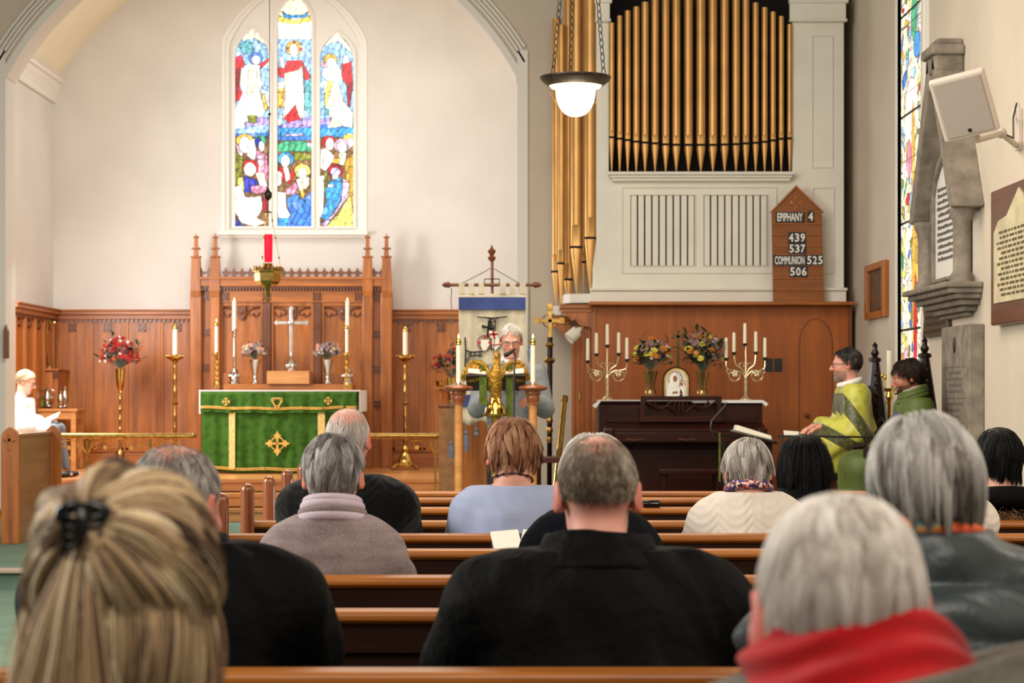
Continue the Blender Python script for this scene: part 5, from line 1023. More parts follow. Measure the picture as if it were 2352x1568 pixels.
bouquet('flower_arrangement', 'yellow, orange and mauve flowers in the vase left of the icon', f_+Vector((0.02, 0, 0.14)), 0.18, 1.0, 34, [('yellow', 'star', 0.032, 7), ('orange', 'star', 0.036, 6), ('mauve', 'ball', 0.022, 22), ('white', 'ball', 0.014, 12), ('orange', 'ball', 0.012, 6)], f_, 'leaf', 21, 'flower arrangements on the piano', leafL=0.08, leafW=0.018, outl=1.1)
f_ = vase('ribbed gilt metal vase right of the silver icon on the piano', 1613, 917, 855, PZ+0.22, 'gilt_vase', vp2, 'gilt vases on the piano')
bouquet('flower_arrangement', 'taller yellow and mauve flowers with dark leaves right of the icon', f_+Vector((0.02, 0, 0.17)), 0.20, 1.1, 44, [('yellow', 'star', 0.034, 10), ('orange', 'star', 0.034, 5), ('mauve', 'ball', 0.022, 24), ('white', 'ball', 0.013, 10), ('orange', 'ball', 0.012, 6)], f_, 'leaf', 22, 'flower arrangements on the piano', leafL=0.1, leafW=0.02, outl=1.15)
# icon: arched silver cover, woman and child
iz = PZ+0.18; k = S(1, iz); ic = WX(1553.5, iz); ib = TP
T = Thing('icon', 'arched silver icon of a woman holding a child on the piano', 'icon', (ic, iz, ib)); fi = lambda u, d, w_: (ic+u*k, iz+d, ib+w_*k)
def archp(hw, h): return [(-hw, 0), (hw, 0), (hw, h-hw)]+[(hw*cos(PI*i/14), h-hw+hw*sin(PI*i/14)) for i in range(1, 14)]+[(-hw, h-hw)]
T.add('backing_board', MB().prism(archp(32, 77), 0.012, 0.03, fi), 'mahogany'); T.add('gilt_border', MB().plate(archp(28.5, 73), [[(x*0.86, 3+y*0.91) for x, y in archp(28.5, 73)]], -0.004, 0.012, fi), 'brass')
T.add('silver_plate', MB().prism([(x*0.9, 2+y*0.93) for x, y in archp(28.5, 73)], 0.0, 0.012, fi), plain('pressed_silver', (210, 206, 196), 0.3, 0.8, bmp=0.4, bscale=160, bdist=0.003))
m = MB()
for p in ([(-22, 4), (16, 4), (14, 20), (6, 32), (8, 44), (4, 58), (-4, 62), (-11, 56), (-14, 42), (-20, 26)], [(6, 8), (20, 8), (22, 28), (17, 38), (9, 36)]): m.prism(p, -0.012, 0, fi)
T.add('pressed_robes', m, plain('embossed_silver', (226, 222, 214), 0.25, 0.85, bmp=0.6, bscale=240, bdist=0.004), bev=0.004)
m = MB(); m.tube([fi(-3+16*cos(a), -0.006, 50+16*sin(a)) for a in [2*PI*i/24 for i in range(24)]], 1.0*k, 6, True); m.tube([fi(13+8*cos(a), -0.006, 37+8*sin(a)) for a in [2*PI*i/20 for i in range(20)]], 0.7*k, 6, True); T.add('halo', m, 'brass')
M['paint_skin'] = plain('painted_skin', (150, 96, 54), 0.6)
for nm, p in (('painted_face', [(-3+5*cos(a), 49+7.5*sin(a)) for a in [2*PI*i/14 for i in range(14)]]), ('painted_face', [(12+3.6*cos(a), 36+4.6*sin(a)) for a in [2*PI*i/12 for i in range(12)]]), ('painted_hand', [(-10, 14), (0, 15), (5, 18), (0, 20), (-9, 19)]), ('painted_hand', [(8, 12), (15, 14), (14, 17), (9, 16)])): T.add(nm, MB().prism(p, -0.014, -0.011, fi), 'paint_skin')
# crucifix between the bouquets
M['dull_gold'] = plain('dull_gold', (96, 84, 50), 0.5, 0.6)
x, _, z0 = W(1549, 838, 19.5); k = S(1, 19.5); T = Thing('crucifix', 'small dull gold crucifix standing between the two piano bouquets', 'cross', (x, 19.1, z0-0.1))
m = MB(); m.box(x-0.012, x+0.012, 19.09, 19.11, z0-0.1, WZ(765, 19.3)); zc = WZ(774, 19.3); m.box(x-0.045, x+0.045, 19.09, 19.11, zc-0.012, zc+0.012)
for c in ((-0.045, 0), (0.045, 0), (0, 0.045)): m.ball((x+c[0], 19.1, zc+c[1]), (0.018, 0.01, 0.018), 8, 6)
T.add('cross', m, 'dull_gold'); m = MB(); m.lathe([(0, 0), (0.05, 0), (0.04, 0.02), (0.015, 0.05), (0, 0.05)], (x, 19.1, TP), 16); m.cyl((x, 19.1, TP), (x, 19.1, z0-0.08), 0.008, n=8); T.add('foot', m, 'brass_old')
# ================================================================== BANNER
BZ = 17.3; b_ = lambda p: WX(900+p/2.614, BZ); c_ = lambda p: WZ(560+p/2.614, BZ); bf = lambda u, d, w_: (u, BZ+d, w_)
T = Thing('processional_banner', 'cream banner with blue band hung from a cross-topped pole', 'banner', (b_(600), BZ, PH))
M['banner_cloth'] = plain('banner_linen', (196, 184, 160), 0.85, var=0.08, vscale=7, bmp=0.3, bscale=5, bdist=0.03); M['banner_blue'] = plain('banner_blue', (52, 66, 122), 0.8, var=0.12, vscale=8)
def turned(m, p0, p1, r): m.tube([p0, p1], r, 10)
m = MB(); m.cyl((b_(602), BZ+0.03, PH), (b_(602), BZ+0.03, c_(75)), 0.013, n=10); m.lathe([(0.012, 0), (0.03, 0.02), (0.034, 0.035), (0.015, 0.05), (0.028, 0.075), (0.036, 0.09), (0.016, 0.105), (0.01, 0.12), (0.0, 0.145)], (b_(600), BZ+0.03, c_(105)), 14); T.add('pole', m, 'oak_dark', smooth=True)
m = MB(); m.cyl((b_(340), BZ, c_(246)), (b_(860), BZ, c_(246)), 0.014, n=10)
for s_, e in ((-1, 345), (1, 855)):
    for q, r in ((0, 0.022), (8, 0.028), (16, 0.02), (26, 0.024), (36, 0.012)): m.ball((b_(e+s_*q), BZ, c_(246)), (0.012, r, r), 10, 6)
T.add('crossbar', m, 'oak_dark', smooth=True)
m = MB(); m.tube([(b_(556), BZ-0.01, c_(240)), (b_(556), BZ-0.01, c_(212)), (b_(600), BZ-0.01, c_(210)), (b_(646), BZ-0.01, c_(212)), (b_(646), BZ-0.01, c_(240))], 0.005, 6); T.add('hanger_bracket', m, 'iron')
m = MB(); m.tube([(b_(415), BZ, c_(240)), (b_(560), BZ, c_(165)), (b_(600), BZ+0.02, c_(140)), (b_(640), BZ, c_(165)), (b_(770), BZ, c_(240))], 0.004, 6); T.add('hanging_cord', m, 'leaf_grey')
hsl = [[(b_(a), c_(298)), (b_(b), c_(298)), (b_(b), c_(252)), (b_(a), c_(252))] for a, b in ((437, 460), (494, 521), (553, 648), (685, 708), (743, 768))]
for a, b in ((402, 437), (460, 494), (521, 553), (648, 685), (708, 743), (768, 804)): m = MB(); m.box(b_(a), b_(b), BZ-0.02, BZ-0.016, c_(300), c_(240)); m.box(b_(a), b_(b), BZ+0.015, BZ+0.019, c_(300), c_(240)); m.box(b_(a), b_(b), BZ-0.02, BZ+0.019, c_(240), c_(237)); T.add('hanging_tab', m, 'banner_cloth')
T.add('cloth', drape(b_(402), b_(804), lambda u: c_(1075)+0.02*cos(u*PI*6), lambda u: c_(299), BZ-0.012, 60, 20, 0.03, 17), 'banner_cloth', smooth='all')
def band(y0, y1, mat, nm): T.add(nm, MB().box(b_(402), b_(803), BZ-0.045, BZ-0.038, c_(y1), c_(y0)), mat)
band(321, 395, 'banner_blue', 'blue_band'); band(905, 975, 'banner_blue', 'blue_band')
lk = lambda pts, r=0.006, cl=False: m.tube([(b_(x), BZ-0.042, c_(y)) for x, y in pts], r, 5, cl)
m = MB(); lk([(510, 440), (600, 446), (694, 438)], 0.005); lk([(555, 440), (590, 452), (598, 480), (600, 640)], 0.005); lk([(655, 440), (625, 452), (622, 480), (612, 640)], 0.005)
lk([(604+16*cos(a), 460+10*sin(a)) for a in [2*PI*i/12 for i in range(12)]], 0.004, True); lk([(600+14*cos(a), 500+14*sin(a)) for a in [2*PI*i/12 for i in range(12)]], 0.004, True)
lk([(440, 560), (444, 650), (440, 735)], 0.006); lk([(444, 640), (480, 650), (545, 645)], 0.006); lk([(444, 700), (470, 672), (545, 672)], 0.005); lk([(450, 735), (456, 700), (470, 690)], 0.004)
for q in (470, 500, 528): lk([(q+8*cos(a), 660+7*sin(a)) for a in [2*PI*i/10 for i in range(10)]], 0.004, True)
lk([(585, 460), (575, 560)], 0.010); lk([(540, 495), (612, 508)], 0.010); lk([(548, 487), (548, 505)], 0.008); lk([(606, 500), (606, 518)], 0.008)
T.add('black_scrollwork', m, 'black')
pr_ = lambda P_, d: m.prism([(b_(x), c_(y)) for x, y in P_], d, -0.038, bf)
m = MB(); n = 28; o_ = [(557+45*cos(2*PI*i/n), 593+46*sin(2*PI*i/n)) for i in range(n)]; m.plate([(b_(x), c_(y)) for x, y in o_], [[(b_(557+(x-557)*0.84), c_(593+(y-593)*0.84)) for x, y in o_]], -0.046, -0.038, bf); T.add('halo_ring', m, plain('banner_brown', (120, 70, 50), 0.8))
M['banner_red'] = plain('banner_red', (176, 34, 44), 0.8); M['banner_white'] = plain('banner_white', (226, 218, 202), 0.85)
m = MB(); pr_([(535, 575), (580, 575), (590, 600), (565, 640), (545, 640), (532, 605)], -0.047); pr_([(585, 520), (632, 530), (640, 560), (600, 570), (580, 545)], -0.047); pr_([(590, 570), (660, 560), (660, 600), (620, 640), (600, 620)], -0.044); T.add('lamb_and_flag', m, 'banner_white')
m = MB(); pr_([(552, 552), (562, 552), (562, 574), (552, 574)], -0.05); pr_([(514, 588), (534, 586), (534, 600), (514, 602)], -0.05); pr_([(580, 586), (600, 588), (600, 602), (580, 600)], -0.05); pr_([(604, 524), (616, 526), (622, 566), (608, 568)], -0.052); pr_([(582, 538), (636, 536), (638, 548), (584, 550)], -0.052); pr_([(600, 606), (650, 600), (650, 606), (602, 612)], -0.05); T.add('red_crosses', m, 'banner_red')
M['tassel'] = plain('grey_blue_tassel', (96, 104, 124), 0.8, var=0.2, vscale=60)
for px, y0, y1, yt in ((358, 262, 1180, 1285), (448, 1090, 1118, 1245), (828, 262, 600, 690), (508, 1080, 1100, 1150)):
    m = MB(); m.tube([(b_(px+2*sin(i*1.9)), BZ-0.05+0.003*cos(i*1.9), c_(y0+(y1-y0)*i/30)) for i in range(31)], 0.0045, 6); T.add('cord', m, 'leaf_grey')
    m = MB(); m.lathe([(0, 0), (0.018, 0), (0.022, c_(y1)-c_(yt)-0.06), (0.012, c_(y1)-c_(yt)-0.04), (0.018, c_(y1)-c_(yt)-0.02), (0.006, c_(y1)-c_(yt)), (0, c_(y1)-c_(yt))], (b_(px), BZ-0.05, c_(yt)), 12); T.add('tassel', m, 'tassel', smooth=True)
m = MB(); m.lathe([(0, 0), (0.16, 0), (0.15, 0.03), (0.04, 0.05), (0.02, 0.12), (0, 0.12)], (b_(602), BZ+0.03, PH), 20); T.add('pole_base', m, 'oak_dark')
# ================================================================== PROCESSIONAL CROSS and brass tube
CZ = 19.3; e_ = lambda p: WX(900+p/2.614, CZ); g_ = lambda p: WZ(560+p/2.614, CZ)
T = Thing('processional_cross', 'tall processional cross on a dark pole with brass collars', 'cross', (e_(945), CZ, PH))
T.add('pole', MB().cyl((e_(945), CZ, PH), (e_(950), CZ, g_(560)), 0.024, n=12), 'black_wood')
for yy, r in ((605, 0.04), (700, 0.052), (1060, 0.034), (1120, 0.034), (1175, 0.03)): m = MB(); m.lathe([(0.024, -0.03), (r*0.8, -0.02), (r, 0), (r*0.8, 0.02), (0.024, 0.03)], (e_(947), CZ, g_(yy)), 16); T.add('collar', m, 'brass_old', smooth=True)
m = MB(); zc = g_(460); k = S(1/2.614, CZ)
m.box(e_(938), e_(962), CZ-0.01, CZ+0.01, g_(590), g_(365)); m.box(e_(862), e_(1030), CZ-0.01, CZ+0.01, g_(472), g_(450))
for cx, cy in ((875, 460), (950, 378), (1020, 460)): m.cbox((e_(cx), CZ, g_(cy)), (34*k, 0.03, 40*k))
m.tube([(e_(948)+42*k*cos(a), CZ, zc+42*k*sin(a)) for a in [2*PI*i/28 for i in range(28)]], 5*k, 8, True); T.add('ringed_cross_head', m, 'brass_old', bev=0.003)
T.add('base', MB().lathe([(0, 0), (0.15, 0), (0.14, 0.03), (0.035, 0.06), (0.03, 0.15), (0, 0.15)], (e_(945), CZ, PH), 20), 'black_wood')
a = Vector(W(1297, 915, 19.6)); b = Vector(W(1281, 1075, 19.2)); d_ = (b-a).normalized(); fl = a+d_*((a.z-PH)/-d_.z)
T = Thing('brass_pole', 'slanting brass tube leaning against the wall beside the organ screen', 'pole', fl)
T.add('tube', MB().tube([a, fl], [0.026, 0.03], 16), 'brass', smooth=True); T.add('end_collar', MB().tube([a-d_*0.02, a+d_*0.03], 0.032, 16), 'brass_old', smooth=True)
# ================================================================== EAGLE LECTERN
EZ = 15.4; b_ = lambda p: WX(900+p/2.614, EZ); c_ = lambda p: WZ(560+p/2.614, EZ); k = S(1/2.614, EZ)
T = Thing('eagle_lectern', 'polished brass eagle lectern with outspread wings on a round stand', 'lectern', (b_(618), EZ, PH))
x = b_(622)
m = MB(); m.lathe([(0, 0), (0.2, 0), (0.21, 0.03), (0.16, 0.06), (0.1, 0.12), (0.05, 0.16), (0.04, 0.2), (0.055, 0.24), (0.035, 0.28), (0.03, 0.5), (0.05, 0.52), (0.05, 0.55), (0.03, 0.58), (0.03, c_(1120)-PH), (0.06, c_(1100)-PH), (0.028, c_(1075)-PH), (0.035, c_(1045)-PH), (0, c_(1045)-PH)], (x, EZ, PH), 28); T.add('stand', m, 'brass', smooth=True)
for i in range(4): a = i*PI/2+0.4; m = MB(); m.tube([(x+cos(a)*0.1, EZ+sin(a)*0.1, PH+0.1), (x+cos(a)*0.2, EZ+sin(a)*0.2, PH+0.08), (x+cos(a)*0.24, EZ+sin(a)*0.24, PH+0.02)], [0.03, 0.03, 0.035], 10); T.add('lion_foot', m, 'brass', smooth=True)
m = MB(); m.lathe([(0, c_(1048)), (30*k, c_(1045)), (72*k, c_(1030)), (74*k, c_(1020)), (66*k, c_(1012)), (62*k, c_(990)), (48*k, c_(965)), (36*k, c_(950)), (0, c_(948))], (x, EZ, 0), 32); T.add('globe_base', m, 'brass', smooth=True)
M['brass_feather'] = plain('feathered_brass', (196, 150, 66), 0.22, 1.0, var=0.2, vscale=30, bmp=0.9, bscale=70, bdist=0.02)
m = MB(); xb = b_(630)
# trunk with neck and head: rings along a bent spine
sp_ = [(b_(628), EZ-0.02, c_(955), 20*k, 18*k), (b_(624), EZ-0.03, c_(910), 34*k, 30*k), (b_(620), EZ-0.05, c_(860), 42*k, 38*k), (b_(620), EZ-0.08, c_(800), 42*k, 38*k), (b_(624), EZ-0.09, c_(760), 32*k, 30*k), (b_(629), EZ-0.08, c_(720), 24*k, 24*k), (b_(631), EZ-0.07, c_(690), 21*k, 22*k), (b_(631), EZ-0.08, c_(668), 22*k, 26*k), (b_(630), EZ-0.08, c_(650), 18*k, 24*k), (b_(629), EZ-0.07, c_(640), 6*k, 8*k)]
m.rings([[(X+a_*cos(t), Y+b2*sin(t), Z) for t in [2*PI*j/16 for j in range(16)]] for X, Y, Z, a_, b2 in sp_]); body = T.add('eagle_body', m, 'brass_feather', smooth=True)
m = MB(); m.tube([(b_(629), EZ-0.14, c_(662)), (b_(628), EZ-0.19, c_(668)), (b_(628), EZ-0.2, c_(682))], [9*k, 7*k, 1.5*k], 8); T.add('beak', m, 'brass', parent=body, smooth=True)
rr = random.Random(4)
for s_ in (-1, 1):
    m = MB()
    # wing: shoulder arc, overlapping rows of long feathers sweeping out and down
    def wp(u, v_): return (b_(622)+s_*(30+u)*k, EZ+0.02+0.10*(u/150)+0.0*v_, c_(740)+v_*k)
    for row, (n, L, r0, w_) in enumerate(((9, 110, 20, 12), (8, 80, 14, 11), (7, 55, 8, 10))):
        for i in range(n):
            t = i/(n-1); a0 = (60+t*82, 18+10*sin(t*PI)-row*8-(0 if t < .8 else 8)); an = R(-95+t*28)
            L_ = L*(0.75+0.35*sin(t*PI*0.8+0.3)); st_ = Vector(wp(a0[0], a0[1])); en = Vector(wp(a0[0]+L_*cos(an)*1.0, a0[1]+L_*sin(an))); y_ = -0.008*row
            P3 = [st_+Vector((0, y_, 0)), st_.lerp(en, 0.5)+Vector((0, y_-0.008, 0)), st_.lerp(en, 0.85)+Vector((0, y_-0.006, 0)), en+Vector((0, y_, 0))]; m.tube(P3, [w_*k*0.7, w_*k, w_*k*0.8, w_*k*0.2], 6)
    m.tube([wp(5, -60), wp(25, 5), wp(60, 28), wp(105, 34), wp(135, 14), wp(148, -18)], [16*k, 15*k, 15*k, 14*k, 12*k, 7*k], 10)
    T.add('wing', m, 'brass_feather', smooth=True)
m = MB()
for s_ in (-1, 1):
    m.tube([(b_(622)+s_*18*k, EZ-0.04, c_(930)), (b_(622)+s_*24*k, EZ-0.06, c_(962)), (b_(622)+s_*26*k, EZ-0.1, c_(975))], [14*k, 9*k, 6*k], 8)
    for q in (-1, 0, 1): m.tube([(b_(622)+s_*26*k, EZ-0.08, c_(968)), (b_(622)+s_*26*k+q*9*k, EZ-0.12, c_(972)), (b_(622)+s_*26*k+q*11*k, EZ-0.13, c_(986))], [5*k, 5*k, 1.5*k], 6)
T.add('claws', m, 'brass', smooth=True)
M['green_fall'] = damask('green_silk_fall', (96, 112, 44), (70, 86, 30))
m = MB()
for s0, s1, yb in ((525, 571, 965), (686, 726, 1040)): m.box(b_(s0), b_(s1), EZ+0.03, EZ+0.04, c_(yb), c_(728))
m.box(b_(525), b_(726), EZ+0.03, EZ+0.05, c_(728), c_(724)); single('lectern_fall', 'green cloth fall with two hanging bands draped over the eagle lectern', 'cloth', m, 'green_fall', (b_(625), EZ+0.04, c_(728)))
m = MB(); Bk = Thing('lectern_bible', 'large open book lying on the eagle lectern wings', 'book', (b_(625), EZ+0.2, c_(735)))
rot = Matrix.Rotation(R(-20), 3, 'X')
for s_ in (-1, 1): m = MB(); m.cbox(Vector((b_(625)+s_*0.105, EZ+0.17, c_(775)-0.04)), (0.205, 0.30, 0.04), rot @ Matrix.Rotation(R(-5*s_), 3, 'Y')); Bk.add('page_block', m, 'paper', bev=0.006)
m = MB(); m.cbox(Vector((b_(625), EZ+0.17, c_(775)-0.07)), (0.44, 0.32, 0.012), rot); Bk.add('cover', m, 'mahogany')
# candle columns either side of the eagle
for cx, lb, pt in ((1053, 'left', 771), (1224, 'right', 771)):
    z = 15.3; X = WX(cx, z); k = S(1, z); T = Thing('candle_column', f'turned light oak candle column with wide top, {lb} of the eagle lectern', 'candle stand', (X, z, PH), 'oak candle columns by the lectern'); H = WZ(884, z)
    m = MB(); m.lathe([(0, 0.02), (17*k, 0), (32*k, -3*k), (34*k, -6*k), (33*k, -9*k), (26*k, -13*k), (17*k, -15*k), (18*k, -19*k), (15*k, -25*k), (16*k, -28*k), (14*k, -36*k), (13*k, -40*k), (15*k, -43*k), (0, -43*k)], (X, z, H), 32); T.add('turned_top', m, 'pew_end', smooth=True)
    m = MB(); m.lathe([(9.5*k, 0), (9.5*k, H-43*k-PH), (0, H-43*k-PH)], (X, z, PH), 20); T.add('shaft', m, 'oak_light', smooth=True)
    m = MB(); m.lathe([(0, 0), (0.15, 0), (0.15, 0.03), (0.1, 0.05), (0.05, 0.1), (0, 0.1)], (X, z, PH), 28); T.add('base', m, 'pew_end', smooth=True)
    C = Thing('candle', f'white altar candle burning on the oak column {lb} of the eagle', 'candle', (X, z, H), 'lit white candles')
    m = MB(); m.lathe([(0, 0), (7*k, 0), (6*k, 7*k), (0, 7*k)], (X, z, H), 14); C.add('socket', m, 'silver', smooth=True)
    m = MB(); m.lathe([(0, 0), (5.5*k, 0), (5.3*k, WZ(791, z)-H), (0, WZ(791, z)-H)], (X, z, H+5*k), 18); C.add('wax', m, 'wax', smooth=True)
    zt_ = WZ(791, z); m = MB(); m.lathe([(6.2*k, -1*k), (7.2*k, 1*k), (5.5*k, 4*k), (7*k, 7*k), (4*k, 12*k), (2*k, 14*k), (0, 14*k)], (X, z, zt_), 16); C.add('follower_cap', m, 'brass', smooth=True)
    m = MB(); m.lathe([(0, 14*k), (1.6*k, 16*k), (2*k, 18*k), (1*k, 22*k), (0, 25*k)], (X, z, zt_), 10); C.add('flame', m, 'flame', smooth=True)
# microphone
z = 15.25; k = S(1/2.614, z); b_ = lambda p: WX(900+p/2.614, z); c_ = lambda p: WZ(560+p/2.614, z)
T = Thing('microphone', 'black microphone on a thin stand before the reader at the eagle lectern', 'microphone', (b_(733), z, PH))
m = MB(); m.tube([(b_(733), z, PH), (b_(733), z, c_(1030)), (b_(735), z, c_(760)), (b_(742), z, c_(680)), (b_(735), z+0.05, c_(650))], 0.007, 8); T.add('stand_pole', m, 'black'); T.add('stand_base', MB().lathe([(0, 0), (0.12, 0), (0.11, 0.02), (0, 0.03)], (b_(733), z, PH), 20), 'black')
m = MB(); m.tube([(b_(742), z+0.05, c_(628)), (b_(720), z+0.06, c_(645)), (b_(695), z+0.07, c_(662)), (b_(678), z+0.08, c_(668))], [6*k, 9*k, 13*k, 13*k], 12); T.add('microphone_head', m, 'black', smooth=True)
# red topped small table behind the lectern
z = 18.4; T = Thing('side_table', 'low dark red table beside the reader near the organ screen', 'table', (WX(1262, z), z, PH)); zt_ = WZ(1050, z)
T.add('tabletop', MB().box(WX(1232, z), WX(1300, z), z, z+0.4, zt_-0.05, zt_), plain('dark_red_wood', (84, 22, 18), 0.4), bev=0.006)
for a in (1238, 1292): T.add('leg', MB().box(WX(a, z)-0.02, WX(a, z)+0.02, z+0.03, z+0.37, PH, zt_-0.05), 'mahogany')
# ================================================================== MUSIC STAND DESK
z = 16.3; sx2 = lambda p: WX(p, z); sz2 = lambda p: WZ(p, z)
T = Thing('reading_desk', 'black reading desk with sloping top near the piano', 'desk', (sx2(1715), z, PH))
T.add('desk_top', MB().prism([(sx2(1648), sz2(991)), (sx2(1784), sz2(1014)), (sx2(1784), sz2(1020)), (sx2(1648), sz2(1000))], z-0.05, z+0.35), 'black_wood', bev=0.004)
T.add('desk_body', MB().box(sx2(1662), sx2(1775), z+0.02, z+0.3, PH, sz2(1018)), 'black_wood', bev=0.006); T.add('rail', MB().box(sx2(1652), sx2(1782), z, z+0.32, PH, PH+0.08), 'black_wood')
T.add('green_cord', MB().box(sx2(1649), sx2(1653), z-0.065, z-0.055, sz2(1105), sz2(993)), 'green_fall')
m = MB(); m.tube([W(1669, 924, z), W(1664, 934, z), W(1648, 950, z), W(1635, 966, z), W(1632, 982, z), W(1636, 998, z), W(1652, 1009, z)], 0.007, 8); T.add('gooseneck', m, 'black', smooth=True)
Bk = Thing('open_book', 'open cream book lying on the sloping black reading desk', 'book', (sx2(1730), z, sz2(1004)))
Bk.add('page_block', MB().prism([(sx2(1694), sz2(976)), (sx2(1770), sz2(1000)), (sx2(1772), sz2(1009)), (sx2(1690), sz2(988))], z-0.03, z+0.2), 'paper', bev=0.004)
Bk.add('cover', MB().prism([(sx2(1686), sz2(987)), (sx2(1774), sz2(1009)), (sx2(1774), sz2(1012)), (sx2(1684), sz2(991))], z-0.04, z+0.22), 'leaf_grey')
z = 15.6; T = Thing('music_stand', 'low black stand with a long thin rail in front of the seated clergy', 'stand', (WX(1900, z), z, PH))
T.add('rail', MB().tube([W(1786, 1001, z), W(2040, 1004, z)], 0.008, 8), 'black')
for a in (1795, 2030): T.add('leg', MB().tube([W(a, 1002, z), (WX(a, z), z, PH)], 0.01, 8), 'black')
single('paper_sheet', 'cream sheet of paper held at the end of the thin black rail', 'paper', MB().prism([(WX(1800, z), WZ(988, z)), (WX(1836, z), WZ(991, z)), (WX(1834, z), WZ(1003, z)), (WX(1802, z), WZ(1003, z))], z+0.01, z+0.014), 'paper', (WX(1818, z), z, WZ(1003, z)))
# ================================================================== RIGHT WALL
zw = lambda px: F*NX/(px-VX)
def wrect(px0, px1, py0, py1):   # px0 = far edge, px1 = near edge; heights from the near/far average
    y0, y1 = zw(px0), zw(px1); zt_ = (WZ(py0, y0)+WZ(py0, y1))/2; return y1, y0
wf = lambda u, d, w_: (NX+d, u, w_)
ya, yb = zw(2042), zw(1997); t0, t1 = WZ(604, (ya+yb)/2), WZ(731, (ya+yb)/2)
T = Thing('wall_plaque', 'small carved plaque in a light oak frame beside the stained lancet', 'plaque', (NX, (ya+yb)/2, t1))
T.add('frame', MB().plate([(ya, t1), (yb, t1), (yb, t0), (ya, t0)], [[(ya+0.12, t1+0.06), (yb-0.12, t1+0.06), (yb-0.12, t0-0.06), (ya+0.12, t0-0.06)]], -0.05, 0, wf), 'oak', bev=0.006)
T.add('plate', MB().box(NX-0.02, NX, ya+0.1, yb-0.1, t1+0.04, t0-0.04), plain('dark_bronze', (92, 66, 42), 0.5, 0.4, var=0.3, vscale=30, bmp=0.5, bscale=60))
# gothic memorial
ya, yb = zw(2252), zw(2160); yc = (ya+yb)/2; wz = lambda py, px=2220: WZ(py, zw(px))
T = Thing('wall_memorial', 'gabled grey stone wall memorial with a pale inscribed tablet', 'memorial', (NX, yc, wz(730)))
zs = wz(500); za_ = wz(150)
outer = [(ya+0.02, wz(655)), (yb-0.02, wz(655)), (yb-0.02, zs), ((yc+yb)/2+0.04, (zs+za_)/2+0.12), (yc, za_), ((yc+ya)/2-0.04, (zs+za_)/2+0.12), (ya+0.02, zs)]
inn = [(ya+0.2, wz(630)), (yb-0.16, wz(630)), (yb-0.16, wz(430))]+[(yb-0.16+(yc-yb+0.16)*t**1.4, wz(430)+(wz(330)-wz(430))*t**0.8) for t in (0.25, 0.5, 0.75, 1)]+[(ya+0.2+(yc-ya-0.2)*t**1.4, wz(430)+(wz(330)-wz(430))*t**0.8) for t in (0.75, 0.5, 0.25)]+[(ya+0.2, wz(430))]
T.add('stone_backing', MB().prism(outer, -0.05, 0, wf), 'marble'); T.add('inner_moulding', MB().plate([(yc+(u-yc)*1.14, w_+0.05 if w_ > wz(600) else w_-0.03) for u, w_ in inn], [inn], -0.1, -0.05, wf), 'stone', bev=0.01)
T.add('tablet', MB().prism(inn, -0.07, -0.05, wf), plain('white_marble', (226, 222, 216), 0.5))
m = MB(); rr = random.Random(9); zz = wz(418)
while zz > wz(590):
    u = ya+0.26+rr.random()*0.05; e = yb-0.22-rr.random()*0.05
    while u < e: w_ = rr.uniform(0.02, 0.07); m.box(NX-0.073, NX-0.07, u, min(u+w_, e), zz-0.014, zz+0.014 if rr.random() < 0.3 else zz+0.008); u += w_+0.02
    zz -= 0.048
T.add('inscription', m, plain('engraved_lettering', (70, 64, 60), 0.7))
for s_, ye in ((1, ya), (-1, yb)):
    m = MB(); h0 = wz(490); p = [(ye-s_*0.14, h0), (ye+s_*0.02, h0), (yc-s_*0.05, za_-0.13), (yc-s_*0.05, za_+0.16)] if True else None
    m.prism(p, -0.22, 0, wf); T.add('gable_hood', m, 'stone', bev=0.02)
m = MB(); m.box(NX-0.22, NX, yc-0.17, yc+0.17, wz(160), wz(120)); m.box(NX-0.25, NX, yc-0.2, yc+0.2, wz(122), wz(98)); m.box(NX-0.2, NX, yc-0.14, yc+0.14, wz(98), wz(82)); T.add('finial_block', m, 'stone', bev=0.02)
for ye in (ya+0.05, yb-0.05): m = MB(); m.lathe([(0.09, 0), (0.09, 0.04), (0.065, 0.08), (0.065, wz(490)-wz(655)-0.1), (0.09, wz(490)-wz(655)-0.05), (0.1, wz(490)-wz(655)), (0, wz(490)-wz(655))], (NX-0.12, ye, wz(655)), 12); T.add('column', m, 'stone', smooth=True)
m = MB()
for i, (e, h0, h1, d) in enumerate(((0.1, 655, 668, 0.28), (0.08, 668, 680, 0.24), (0.05, 680, 692, 0.19), (0.0, 692, 705, 0.14), (-0.1, 705, 718, 0.09), (-0.2, 718, 728, 0.05))): m.box(NX-d, NX, ya-e, yb+e, wz(h1), wz(h0))
T.add('moulded_shelf', m, 'stone', bev=0.012)
# dark metal scroll plaque, grey tablet, framed honour board
ya, yb = zw(2189), zw(2128); c = (ya+yb)/2; h0, h1 = WZ(772, c), WZ(682, c)
T = Thing('wall_plaque', 'dark metal scroll-shaped plaque beneath the stone memorial', 'plaque', (NX, c, h0)); M['dark_bronze2'] = plain('aged_bronze', (84, 76, 62), 0.45, 0.6, var=0.25, vscale=30, bmp=0.3)
T.add('plate', MB().prism([(ya, h0), (yb, h0), (yb-0.06, (h0+h1)/2), (yb, h1), (c+0.12, h1+0.03), (c+0.08, h1+0.12), (c, h1+0.16), (c-0.08, h1+0.12), (c-0.12, h1+0.03), (ya, h1), (ya+0.06, (h0+h1)/2)], -0.035, 0, wf), 'dark_bronze2', bev=0.008)
m = MB()
for i in range(5): m.box(NX-0.04, NX-0.035, ya+0.14, yb-0.14, h1-0.05-i*0.055, h1-0.03-i*0.055)
T.add('raised_lettering', m, 'iron')
ya, yb = zw(2262), zw(2196); c = (ya+yb)/2; h1 = WZ(748, c)
